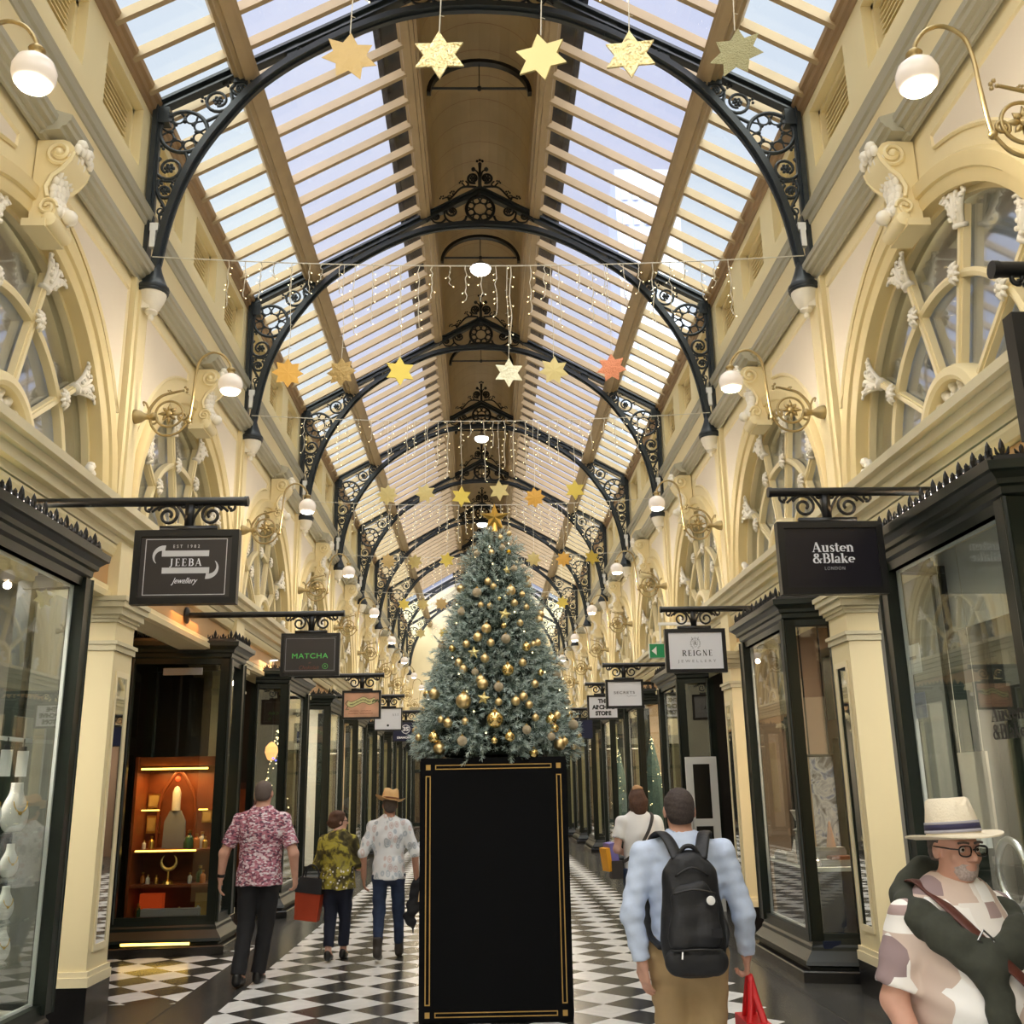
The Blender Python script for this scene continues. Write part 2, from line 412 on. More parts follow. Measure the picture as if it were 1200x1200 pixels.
# end walls
mb = MB(); w = 6.6
mb.prism([(-w, 0), (-3.1, 0), (-3.1, 3.4), (3.1, 3.4), (3.1, 0), (w, 0), (w, 3.4), (w, 8.4), (0, 11), (-w, 8.4)], 'y', YEND, YEND + .3)
struct(mb.obj('wall_far', 'cream_pale'))
mb = MB(); mb.prism([(-w, -.1), (w, -.1), (w, 8.4), (0, 11), (-w, 8.4)], 'y', -8.2, -8.0); struct(mb.obj('wall_back', 'cream'))
mb = MB(); mb.box(-3.25, 3.25, YEND - .12, YEND, 4.85, 5.05); mb.box(-3.25, 3.25, YEND - .2, YEND, 3.4, 3.75)
for z in (5.05,): mb.box(-3.25, 3.25, YEND - .18, YEND, 5.05, 5.12)
trim(mb, 'cornice_grey')
mb = MB()
mb.sweep([(-.12, 0), (-.12, -.12), (0, -.16), (.1, -.1), (.1, 0)], [lambda p, q, t=PI * i / 30: ((2.2 + p) * math.cos(t), YEND + q, 5.12 + (2.2 + p) * math.sin(t)) for i in range(31)])
trim(mb, 'cream', 40)

# ------------------------------------------------------------------ roof
SL = (10.16 - 8.31) / 3.25
def zr(x): return 8.31 + (3.25 - abs(x)) * SL
ra, rb = ya + 1.0, YEND
NB = 9
tb = MB(); td = MB(); pl = MB(); gu = MB(); gd = MB(); lan = MB(); slab = MB(); rid = MB()
for s in (-1, 1):
    nb = int((rb - ra) / (B / NB))
    for i in range(nb):
        y = 8.97 + (i - 40) * B / NB
        if y < ra or y > rb: continue
        x0, x1, x2 = 3.28, 2.45, .86
        w, h = .055, .10
        tb.bar((s * x0, y, zr(x0) + .03), (s * (x1 - .1), y, zr(x1 - .1) + .03), w, h)
        tb.bar((s * (x1 - .1), y, zr(x1 - .1) + .03), (s * x2, y, zr(x2) + .03), w, h)
    # purlin
    n = Vector((s * SL, 0, 1)).normalized(); t = Vector((-s, 0, SL)).normalized()
    def PP(a, b, x=2.40): return (s * x + t.x * a + n.x * b, zr(x) + t.z * a + n.z * b)
    prof = [PP(-.13, .06), PP(-.13, -.06), PP(-.10, -.07), PP(-.09, -.11), PP(-.05, -.115), PP(-.045, -.15), PP(.045, -.15), PP(.05, -.115), PP(.09, -.11), PP(.1, -.07), PP(.13, -.06), PP(.13, .06)]
    pl.sweep(prof, [lambda p, q: (p, ra, q), lambda p, q: (p, rb, q)])
    # eaves timber
    ev = [(s * 3.30, 8.22), (s * 3.265, 8.23), (s * 3.255, 8.27), (s * 3.23, 8.28), (s * 3.22, 8.33), (s * 3.19, 8.35), (s * 3.18, 8.40), (s * 3.3, 8.45)]
    td.sweep(ev, [lambda p, q: (p, ra, q), lambda p, q: (p, rb, q)])
    # ridge beam beside the lantern
    rp = [(s * .90, 9.95), (s * .90, 9.70), (s * .87, 9.69), (s * .86, 9.66), (s * .77, 9.66), (s * .76, 9.69), (s * .72, 9.70), (s * .72, 9.82), (s * .69, 9.83), (s * .69, 10.26)]
    rid.sweep(rp, [lambda p, q: (p, ra, q), lambda p, q: (p, rb, q)])
    gd.hexa([(s * 3.35, ra, zr(3.35) + .09), (s * 3.35, rb, zr(3.35) + .09), (s * 2.4, rb, zr(2.4) + .09), (s * 2.4, ra, zr(2.4) + .09),
             (s * 3.35, ra, zr(3.35) + .1), (s * 3.35, rb, zr(3.35) + .1), (s * 2.4, rb, zr(2.4) + .1), (s * 2.4, ra, zr(2.4) + .1)])
    gu.hexa([(s * 2.4, ra, zr(2.4) + .09), (s * 2.4, rb, zr(2.4) + .09), (s * .85, rb, zr(.85) + .09), (s * .85, ra, zr(.85) + .09),
             (s * 2.4, ra, zr(2.4) + .1), (s * 2.4, rb, zr(2.4) + .1), (s * .85, rb, zr(.85) + .1), (s * .85, ra, zr(.85) + .1)])
    slab.hexa([(s * 1.27, ra, 10.6), (s * 1.27, rb, 10.6), (s * .7, rb, 10.75), (s * .7, ra, 10.75), (s * 1.27, ra, 10.66), (s * 1.27, rb, 10.66), (s * .7, rb, 10.85), (s * .7, ra, 10.85)])
    slab.box(s * .74, s * .82, ra, rb, 9.9, 10.75)
    slab.box(s * 1.2, s * 1.27, ra, rb, 10.45, 10.62)
def barrel(i, n=16, r=.70, z=10.24, hgt=.66):
    a = PI * i / n; return (-r * math.cos(a), z + hgt * math.sin(a))
bp = [barrel(i) for i in range(17)]
lan.sweep(bp, [lambda p, q, y=ra + (rb - ra) * j / 100: (p, y, q) for j in range(101)])
for j in range(1, 100):                            # fine seams across the boarding
    y = ra + (rb - ra) * j / 100
    lan.sweep([(0, 0), (1, 0)], [lambda p, q, c=c: (c[0] * .985, y + .012 * p, 10.24 + (c[1] - 10.24) * .985) for c in bp], 1)
roofcap = MB(); roofcap.prism([(-1.3, 10.94), (1.3, 10.94), (0, 11.35)], 'y', ra, rb)
struct(tb.obj('trim_40', 'timber')); struct(td.obj('trim_41', 'timber_dark')); struct(pl.obj('trim_42', 'timber')); struct(rid.obj('trim_43', 'timber'))
struct(lan.obj('ceiling', ['lantern', 'timber_dark'], smooth=False)); struct(slab.obj('trim_44', 'slab_dark')); struct(roofcap.obj('roof', 'slab_dark'))
struct(gu.obj('roof_glass', 'roof_pane'), 'clear upper panes of the glass roof'); struct(gd.obj('roof_glass', 'roof_pane_low'), 'lower panes of the glass roof above the walls')
# ------------------------------------------------------------------ columns between the shops
def column_parts():
    c = MB(); cap = MB(); pl_ = MB(); mir = MB(); fr = MB(); base = MB()
    hy = .225
    c.box(3.12, 3.4, -hy, hy, .37, 3.31); c.box(3.14, 3.4, -hy + .02, hy - .02, 3.31, 3.8)
    c.box(3.105, 3.12, -hy - .012, hy + .012, 2.86, 2.885)
    for o, z0, z1 in ((.02, 2.86, 2.91), (.035, 2.91, 2.94)): cap.box(3.12 - o, 3.4, -hy - o, hy + o, z0, z1)
    for o, z0, z1 in ((.02, 3.10, 3.13), (.035, 3.13, 3.16), (.06, 3.16, 3.22), (.085, 3.22, 3.27), (.1, 3.27, 3.31)): cap.box(3.12 - o, 3.4, -hy - o, hy + o, z0, z1)
    base.box(3.09, 3.4, -hy - .03, hy + .03, .26, .33); base.box(3.10, 3.4, -hy - .02, hy + .02, .33, .37)
    pl_.box(3.095, 3.4, -hy - .025, hy + .025, 0, .26)
    mir.box(3.112, 3.118, -.115, .115, .55, 2.65)
    for a, b, z0, z1 in ((-.15, -.115, .55, 2.65), (.115, .15, .55, 2.65), (-.15, .15, .5, .55), (-.15, .15, 2.65, 2.7)): fr.box(3.105, 3.119, a, b, z0, z1)
    return [('shaft', c, 'cream'), ('capital', cap, 'capital'), ('base', base, 'cream_pale'), ('plinth', pl_, 'plinth_black'), ('mirror_panel', mir, 'mirror'), ('mirror_frame', fr, 'cream_pale')]
mat('mirror', (225, 228, 226), .02, 1.)
for nm, s in SIDES:
    cp = [(n, fix(m, s).mesh(n, mt)) for n, m, mt in column_parts()]
    for n in range(-2, 9):
        r = bpy.data.objects.new('column', None); COL.objects.link(r); r.location = (0, yt(n), 0); r['kind'] = 'structure'
        if n >= 0: r['label'] = 'cream column with a tall mirror strip between shops on the %s, %s from the camera' % (nm, ORD[n])
        for pn, me in cp: link(pn, me, r)

# ------------------------------------------------------------------ shop fronts
glass('shop_pane', tint=(250, 253, 251), refl=.06, edge=.5)
WALLM = {}
def offset_path(path, d):
    """offset an open plan polyline by d towards the arcade (to the left of its direction)"""
    out = []
    n = len(path)
    for i in range(n):
        a = Vector(path[max(i - 1, 0)]); b = Vector(path[i]); c = Vector(path[min(i + 1, n - 1)])
        d1 = (b - a).normalized() if i > 0 else (c - b).normalized()
        d2 = (c - b).normalized() if i < n - 1 else d1
        n1 = Vector((-d1.y, d1.x)); n2 = Vector((-d2.y, d2.x)); nn = (n1 + n2)
        nn = nn / max(.2, nn.dot(n1)) if nn.length > 1e-6 else n1
        out.append((b.x + nn.x * d, b.y + nn.y * d))
    return out
def bow_window(s, k, ylo, yhi, uf=2.92, uw=3.34, mull=(), canted=.1, label='', zsill=.33, ztop=3.2, color='shop_green', lining=True, door=None, flush=False):
    """a projecting shop window: plan path from the far wall end to the near wall end, seen from the arcade side (right wall)"""
    root = window_root(label, (0, 0, 0))
    path = [(uw, yhi), (uf, yhi - canted), (uf, ylo + canted), (uw, ylo)]      # walking from far to near keeps the arcade (smaller u) on the right
    path = path[::-1]                                                          # near -> far: arcade on the left
    def sweep_plan(prof):
        m = MB(); ps = [offset_path(path, p) for p, q in prof]
        k_ = len(prof); v = []; f = []
        for i in range(len(path)):
            for j, (p, q) in enumerate(prof): v.append((ps[j][i][0], ps[j][i][1], q))
        for i in range(len(path) - 1):
            for j in range(k_ - 1): f.append((i * k_ + j, i * k_ + j + 1, (i + 1) * k_ + j + 1, (i + 1) * k_ + j))
        return m.add(v, f)
    cor = sweep_plan([(-.06, ztop - .06), (.03, ztop - .06), (.035, ztop), (.06, ztop + .02), (.065, ztop + .06), (.09, ztop + .07), (.095, ztop + .10), (.13, ztop + .13), (.15, ztop + .14), (.155, ztop + .19), (.02, ztop + .22), (-.3, ztop + .22)])
    fix(cor, s).obj('cornice', color, root)
    ris = sweep_plan([(-.06, zsill + .02), (.03, zsill + .02), (.035, zsill - .03), (.05, zsill - .05), (.055, zsill - .08), (.12, zsill - .16), (.13, zsill - .19), (.09, zsill - .21), (.08, .0)])
    fix(ris, s).obj('stall_riser', color, root)
    pl_ = sweep_plan([(.1, .0), (.17, .0), (.17, .09), (.16, .1), (.08, .1)])
    fix(pl_, s).obj('plinth', 'plinth_black', root)
    fr = MB(); gl = MB(); ln = MB()
    for i, (x, y) in enumerate(path):
        w = .06 if i in (1, 2) else .05
        fr.box(x - w, x + w, y - w, y + w, zsill, ztop)
        fr.tube([(x - w * .9, y + (w if i > 1 else -w) * .9, zsill), (x - w * .9, y + (w if i > 1 else -w) * .9, ztop)], .018, 8)
    for i in range(3):
        a, b = Vector(path[i] + (0,)), Vector(path[i + 1] + (0,))
        d = (b - a).normalized(); nrm = Vector((-d.y, d.x, 0))
        a2, b2 = a + d * .05, b - d * .05
        fr.bar(a2 + Vector((0, 0, zsill + .03)), b2 + Vector((0, 0, zsill + .03)), .06, .06)
        fr.bar(a2 + Vector((0, 0, ztop - .03)), b2 + Vector((0, 0, ztop - .03)), .06, .06)
        p = nrm * .004
        gl.hexa([tuple(a2 - p + Vector((0, 0, zsill))), tuple(b2 - p + Vector((0, 0, zsill))), tuple(b2 + p + Vector((0, 0, zsill))), tuple(a2 + p + Vector((0, 0, zsill))),
                 tuple(a2 - p + Vector((0, 0, ztop))), tuple(b2 - p + Vector((0, 0, ztop))), tuple(b2 + p + Vector((0, 0, ztop))), tuple(a2 + p + Vector((0, 0, ztop)))])
        if lining and i == 1:
            q = nrm * -.03
            for e in (a2 + d * .03, b2 - d * .03): ln.bar(e + q + Vector((0, 0, zsill + .06)), e + q + Vector((0, 0, ztop - .06)), .022, .022)
            for z in (zsill + .07, ztop - .07): ln.bar(a2 + d * .03 + q + Vector((0, 0, z)), b2 - d * .03 + q + Vector((0, 0, z)), .018, .018)
        if i == 1:
            for t in mull:
                c = a + (b - a) * t; fr.box(c.x - .04, c.x + .04, c.y - .03, c.y + .03, zsill, ztop)
    fix(fr, s).obj('frame', color, root); fix(gl, s).obj('glass_pane', 'shop_pane', root)
    if lining: fix(ln, s).obj('lining', 'white', root)
    # cresting: little palmettes along the top of the cornice
    cr = MB(); tall = ztop + .215
    cp = offset_path(path, .09)
    for i in range(3):
        a, b = Vector(cp[i]), Vector(cp[i + 1]); L = (b - a).length; n = max(1, int(L / .085)); d = (b - a) / n
        ang = math.atan2(d.y, d.x); ca, sa = math.cos(ang), math.sin(ang)
        def W(x, z, o=0): return None
        cr.bar((a.x, a.y, tall), (b.x, b.y, tall), .03, .03)
        for j in range(n):
            c = a + d * (j + .5); big = j % 2 == 0
            hgt = .115 if big else .075
            # a palmette: upright bud, two curled leaves and a ball at the foot
            cr.lathe([(.006, 0), (.012, .02), (.02 if big else .015, hgt * .5), (.014, hgt * .75), (.001, hgt)], (c.x, c.y, tall), 6)
            for e in (-1, 1):
                p = [(c.x + ca * e * .008, c.y + sa * e * .008, tall + .01), (c.x + ca * e * .03, c.y + sa * e * .03, tall + .03), (c.x + ca * e * .036, c.y + sa * e * .036, tall + (.065 if big else .05))]
                cr.tube(p, [.009, .01, .003], 4)
    fix(cr, s).obj('cresting', 'iron_black', root)
    return root
def interior(s, k, wall, back=5.6, floor='dark_wood', ceil='shop_ceiling', dado=None):
    """four inner faces of a shop: party walls, back wall and ceiling"""
    y0, y1 = yt(k - 1) + .1, yt(k) - .1
    m = MB()
    m.box(back, back + .1, y0, y1, 0, 3.7); m.box(3.36, back, y0 - .1, y0, 0, 3.7); m.box(3.36, back, y1, y1 + .1, 0, 3.7)
    m.box(3.36, back, y0, y1, 3.62, 3.7, 1)
    WALLM.setdefault('n', 0); WALLM['n'] += 1
    struct(fix(m, s).obj('wall_shop_%d' % WALLM['n'], [wall, ceil]))
def deck(s, k, ylo, yhi, uf, ub, z, material, name='trim'):
    m = MB(); m.box(uf, ub, ylo, yhi, z - .06, z); return trim(fix(m, s), material)
mat('dark_wood', (60, 36, 24), .4, vary=.25, scale=6)
mat('warm_wood', (120, 62, 30), .4, vary=.25, scale=6)
mat('shop_ceiling', (190, 186, 176), .7)
mat('shop_grey', (120, 118, 110), .7, vary=.06, scale=1)
mat('shop_beige', (186, 166, 138), .7, vary=.05, scale=1)
mat('shop_dark', (26, 22, 20), .6)
mat('shop_white', (222, 222, 216), .6)
mat('shop_navy', (22, 30, 46), .5)
mat('shop_taupe', (134, 112, 94), .7, vary=.05, scale=1)
def doorway(s, k, ylo, yhi, u=4.3, label='', color='shop_green', white=False):
    """recessed glazed shop door with a transom light, set between ylo and yhi"""
    DN = WALLM.setdefault('d', 0) + 1; WALLM['d'] = DN
    r = bpy.data.objects.new('door_%d' % DN, None); COL.objects.link(r); r['kind'] = 'structure'; r['label'] = label
    f = MB(); g = MB(); h = MB()
    w = .09
    for a, b, z0, z1 in ((ylo, ylo + w, 0, 3.2), (yhi - w, yhi, 0, 3.2), (ylo, yhi, 3.2, 3.3), (ylo + w, yhi - w, 2.3, 2.42), (ylo + w, yhi - w, 0.01, .35), (ylo + w, ylo + w + .1, .35, 2.2), (yhi - w - .1, yhi - w, .35, 2.2), (ylo + w, yhi - w, 2.2, 2.3)):
        f.box(u - .05, u + .05, a, b, z0, z1)
    g.box(u - .005, u + .005, ylo + w, yhi - w, .35, 3.2)
    h.tube([(u - .06, ylo + .26, 1.0), (u - .1, ylo + .26, 1.02), (u - .1, ylo + .26, 1.3), (u - .06, ylo + .26, 1.32)], .012, 6)
    fix(f, s).obj('frame', 'shop_white' if white else color, r); fix(g, s).obj('glass_pane', 'shop_pane', r); fix(h, s).obj('handle', 'brass', r)
SHOPS = {}
def shop(s, k, kind, wall, label, **kw):
    """kind N: window at the near half of the bay, door beyond it; F: door first, window at the far half"""
    nm = 'left' if s < 0 else 'right'
    a, b = yt(k - 1), yt(k)
    interior(s, k, wall, back=kw.pop('back', 5.6))
    dl = kw.pop('dlabel', 'recessed glass shop door beside the ' + label)
    if kind == 'N':
        lo, hi = a + kw.pop('lo', .68), b - kw.pop('hi', 1.62)
        bow_window(s, k, lo, hi, label=label, **kw); doorway(s, k, hi + .05, b - .3, label=dl)
    else:
        lo, hi = a + kw.pop('lo', 1.75), b - kw.pop('hi', .45)
        bow_window(s, k, lo, hi, label=label, **kw); doorway(s, k, a + .3, lo - .05, label=dl)
    SHOPS[(s, k)] = (lo, hi)
shop(-1, 0, 'N', 'shop_grey', 'dark green bow window with jewellery busts on the near left', hi=1.44)
shop(1, 0, 'N', 'shop_grey', 'dark green bow window with white panels on the near right', hi=1.62)
shop(-1, 1, 'F', 'shop_dark', 'dark shop window of perfume shelves facing the camera on the left', lo=3.05, hi=.32, uf=3.02, uw=4.1, canted=.12, lining=False)
shop(1, 1, 'N', 'shop_taupe', 'bow window with a jewellery counter on the right', lo=.72, hi=1.75)
shop(-1, 2, 'F', 'shop_dark', 'bow window with a hanging lamp, third shop on the left', lo=1.9)
shop(1, 2, 'F', 'shop_dark', 'black framed bow window below the white crest sign on the right', lo=2.0)
cols = ['shop_beige', 'shop_grey', 'shop_taupe', 'shop_white']
for k in range(3, 9):
    for nm, s in SIDES:
        shop(s, k, 'F', cols[(k + (s > 0)) % 4] if k < 6 else 'shop_taupe', 'green bow window of the %s shop on the %s' % (ORD[k], nm), lo=1.8)
for s in (-1, 1): interior(s, -1, 'shop_grey')
# ------------------------------------------------------------------ cast-iron trusses
def ribbon(mb, pts, tw, depth, m=0, closed=False):
    """flat bar following pts (x,z) in the plane y=0: tw wide in the plane, depth across it"""
    n = len(pts); L = []; R_ = []
    for i in range(n):
        a = Vector(pts[(i - 1) % n] if closed else pts[max(i - 1, 0)]); b = Vector(pts[(i + 1) % n] if closed else pts[min(i + 1, n - 1)])
        d = (b - a); d.normalize(); w = tw[i] if isinstance(tw, list) else tw
        nx, nz = -d.y * w / 2, d.x * w / 2
        L.append((pts[i][0] + nx, pts[i][1] + nz)); R_.append((pts[i][0] - nx, pts[i][1] - nz))
    h = depth / 2; v = []; f = []
    for i in range(n): v += [(L[i][0], -h, L[i][1]), (R_[i][0], -h, R_[i][1]), (R_[i][0], h, R_[i][1]), (L[i][0], h, L[i][1])]
    for i in range(n if closed else n - 1):
        a = 4 * i; b = 4 * ((i + 1) % n)
        f += [(a + j, b + j, b + (j + 1) % 4, a + (j + 1) % 4) for j in range(4)]
    if not closed: f += [(0, 1, 2, 3), (4 * n - 1, 4 * n - 2, 4 * n - 3, 4 * n - 4)]
    return mb.add(v, f, m)
def flower(mb, x, z, r, n=6, y=0.):
    mb.ball((x, y, z), r * .45, 6, 4)
    for i in range(n):
        a = 2 * PI * i / n; mb.ball((x + .62 * r * math.cos(a), y, z + .62 * r * math.sin(a)), r * .36, 5, 3)
def leafset(mb, x, z, a, r):
    for d in (-.8, 0, .8): mb.ball((x + r * math.cos(a + d), 0, z + r * math.sin(a + d)), r * .42, 5, 3)
    mb.ball((x, 0, z), r * .4, 5, 3)
def cusped_ring(mb, x, z, r, t=.016, n=8):
    mb.tube(xz(arc(x, z, r, 0, 2 * PI, 32)[:-1]), t * 1.15, 6, closed=True)
    for i in range(n):
        a = 2 * PI * (i + .5) / n; b = a + PI / n
        cx, cz = x + r * .72 * math.cos(a), z + r * .72 * math.sin(a)
        mb.tube(xz(arc(cx, cz, r * .25, a + PI * .55 - .0, a + PI * 1.45, 8)), t * .6, 4)
        mb.tube(xz([(cx + r * .25 * math.cos(a + PI * .55), cz + r * .25 * math.sin(a + PI * .55)), (x + r * .97 * math.cos(a + .2), z + r * .97 * math.sin(a + .2))]), t * .6, 4)
        mb.tube(xz([(cx + r * .25 * math.cos(a - PI * .55), cz + r * .25 * math.sin(a - PI * .55)), (x + r * .97 * math.cos(a - .2), z + r * .97 * math.sin(a - .2))]), t * .6, 4)
        ex, ez = x + r * .52 * math.cos(b), z + r * .52 * math.sin(b)
        mb.ball((ex, 0, ez), r * .1, 6, 4); mb.tube(xz([(ex, ez), (x + r * .75 * math.cos(b), z + r * .75 * math.sin(b))]), t * .6, 4)
ARCH = [(3.135, 6.52), (3.12, 6.6), (3.05, 7.06), (2.94, 7.475), (2.77, 7.87), (2.56, 8.21), (2.29, 8.57), (2.0, 8.835), (1.71, 9.035), (1.43, 9.205), (1.145, 9.35), (.83, 9.475), (.42, 9.56), (0, 9.585)]
def truss_parts():
    arch = [(p.x, p.z) for p in smooth_path([(x, 0, z) for x, z in ARCH], 5)]
    full = arch + [(-x, z) for x, z in arch[:-1][::-1]]
    rib = MB(); ribbon(rib, full, .062, .13); ribbon(rib, full, .11, .03)
    raft = MB()
    a, b = (3.27, 8.31), (0, 10.135)
    ribbon(raft, [a, b], .10, .04); ribbon(raft, [(a[0], a[1] + .04), (b[0], b[1] + .04)], .03, .13)
    ribbon(raft, [(a[0], a[1] - .045), (b[0], b[1] - .045)], .02, .10)
    for t in (.26, .42, .58):                       # bolted plates tying rafter and rib together
        x = a[0] * (1 - t); z = a[1] + (b[1] - a[1]) * t
        raft.box(x - .07, x + .07, -.03, .03, z - .16, z + .02)
        for i in (-.04, .04): raft.ball((x + i, -.035, z - .05), .014, 6, 4)
    post = MB(); ribbon(post, [(3.235, 8.36), (3.225, 6.62)], .05, .13); ribbon(post, [(3.20, 8.3), (3.19, 6.9)], .03, .05)
    post.box(3.1, 3.24, -.05, .05, 8.14, 8.32)
    sc = MB(); t = .020
    cusped_ring(sc, 2.955, 8.06, .235, .019)
    for (cx, cz, r, a0, turns, fr_) in ((3.07, 7.645, .15, .9, -1.3, .06), (3.095, 7.385, .09, 2.2, 1.2, .045), (2.64, 8.425, .15, 2.6, 1.35, .06), (2.415, 8.57, .085, -.3, -1.2, .04)):
        sc.tube(xz(spiral(cx, cz, r, r * .42, a0, turns)), t, 5, r2=t * .7); flower(sc, cx, cz, fr_)
    def S(*pts): sc.tube(smooth_path(xz(pts), 5), t, 5, r2=t * .6)
    S((2.93, 7.83), (2.9, 7.74), (2.93, 7.58), (3.03, 7.5), (3.16, 7.51)); S((3.16, 7.51), (3.18, 7.42), (3.14, 7.3), (3.09, 7.2), (3.13, 7.12), (3.11, 7.02))
    S((2.75, 8.18), (2.66, 8.23), (2.55, 8.3), (2.5, 8.42), (2.52, 8.56)); S((2.52, 8.56), (2.45, 8.66), (2.36, 8.68), (2.3, 8.65))
    sc.tube(xz(spiral(3.12, 7.17, .06, .02, 1.5, 1.2, 14)), .013, 5, r2=.007)
    for x, z, a_ in ((3.19, 7.86, 2.2), (3.17, 7.5, -2.5), (2.8, 8.42, 2.4), (2.55, 8.6, 1.2), (2.47, 8.5, -.6), (3.0, 7.52, -.8), (3.11, 7.0, -1.5)): leafset(sc, x, z, a_, .045)
    cap = MB(); cap.lathe([(.045, 6.66), (.05, 6.6), (.075, 6.5), (.105, 6.42), (.13, 6.36), (.15, 6.34), (.155, 6.315), (.145, 6.30), (.15, 6.285), (.14, 6.27), (.0, 6.27)], (3.13, 0, 0), 16)
    jb = MB(); jb.box(3.13, 3.18, -.075, -.02, 6.74, 6.92); jb.box(3.11, 3.19, -.07, -.03, 6.92, 7.0)
    crest = MB(); cusped_ring(crest, 0, 9.84, .2, .022)
    cr = MB()
    for e in (-1, 1):
        def Q(x, z): return (e * x, z)
        def S2(m, r, *pts): m.tube(smooth_path(xz([Q(*p) for p in pts]), 5), r * 1.35, 5, r2=r * .85)
        for (cx, cz, r, f) in ((.41, 9.80, .09, .05), (.64, 9.715, .06, .036)):
            crest.tube(xz([Q(x, z) for x, z in spiral(cx, cz, r, r * .5, 1.9, -1.25)]), .020, 5, r2=.013); flower(crest, e * cx, cz, f)
        S2(crest, .015, (.2, 9.72), (.24, 9.64), (.36, 9.61), (.48, 9.66), (.52, 9.76), (.5, 9.86)); S2(crest, .013, (.5, 9.68), (.56, 9.62), (.66, 9.62), (.72, 9.68), (.78, 9.62))
        leafset(crest, e * .5, 9.87, PI / 2, .035)
        cr.tube(xz([Q(x, z) for x, z in spiral(.1, 10.35, .085, .05, -2.0, 1.1)]), .021, 5, r2=.015); flower(cr, e * .1, 10.35, .06)
        cr.ball((e * .095, 0, 10.5), .035, 7, 5); S2(cr, .012, (.01, 10.38), (.04, 10.46), (.095, 10.5))
        S2(cr, .015, (.05, 10.2), (.15, 10.21), (.25, 10.2), (.32, 10.15), (.4, 10.05), (.47, 9.99)); S2(cr, .013, (.2, 10.2), (.17, 10.25), (.21, 10.3))
        for x, z, a_ in ((.26, 10.265, 1.0), (.545, 10.01, .9), (.4, 10.09, 1.2)): leafset(cr, e * x, z, a_ if e > 0 else PI - a_, .04)
        S2(cr, .013, (.22, 10.21), (.25, 10.26)); S2(cr, .013, (.44, 9.98), (.48, 10.03), (.545, 10.01)); cr.tube(xz([Q(x, z) for x, z in spiral(.44, 10.03, .04, .015, 0, 1.1, 10)]), .01, 4)
    cr.tube(xz([(0, 10.15), (0, 10.5), (0, 10.6)]), [.03, .02, .03], 6)
    leafset(cr, 0, 10.6, PI / 2, .055)
    return rib, raft, post, sc, cap, jb, crest, cr
rib, raft, post, sc, cap, jb, crest, cr = truss_parts()
def both(mb, name, mats, sm):
    a = mb.mesh(name, mats, sm); b = MB().merge(mb).mirror().mesh(name, mats, sm); return a, b
T_rib = rib.mesh('arch_rib', 'iron', 40); T_raft = both(raft, 'rafter', 'iron', False); T_post = both(post, 'wall_post', 'iron', False); T_sc = both(sc, 'corner_scrollwork', 'iron', True)
T_cap = both(cap, 'foot_cap', 'iron', 50); T_jb = both(jb, 'fixing_box', 'white', False); T_crest = crest.mesh('ridge_scrollwork', 'iron_black', True); T_cr = cr.mesh('ridge_cresting', 'iron_black', True)
cb = MB(); cb.lathe([(0, 6.0), (.02, 6.005), (.03, 6.03), (.02, 6.055), (.035, 6.06), (.06, 6.08), (.055, 6.1), (.075, 6.12), (.105, 6.18), (.125, 6.24), (.13, 6.275), (.0, 6.275)], (3.13, 0, 0), 18)
cb.box(3.13, 3.24, -.08, .08, 6.1, 6.27)
T_cb = both(cb, 'corbel', 'plaster_white', 50)
for n in range(0, 9):
    t = thing('roof_truss', 'black cast iron roof truss with scrollwork, %s arch from the camera' % ORD[n], 'roof truss', (0, yt(n), 0), group='iron trusses under the glass roof')
    link('arch_rib', T_rib, t); link('ridge_scrollwork', T_crest, t); link('ridge_cresting', T_cr, t)
    for i in (0, 1):
        link('rafter', T_raft[i], t); link('wall_post', T_post[i], t); link('corner_scrollwork', T_sc[i], t); link('foot_cap', T_cap[i], t); link('fixing_box', T_jb[i], t)
        tag(link('corbel', T_cb[i], None, (0, yt(n), 0)), 'cream urn shaped corbel under the foot of the %s roof truss on the %s wall' % (ORD[n], ('right', 'left')[i]), 'corbel', 'corbels under the trusses')
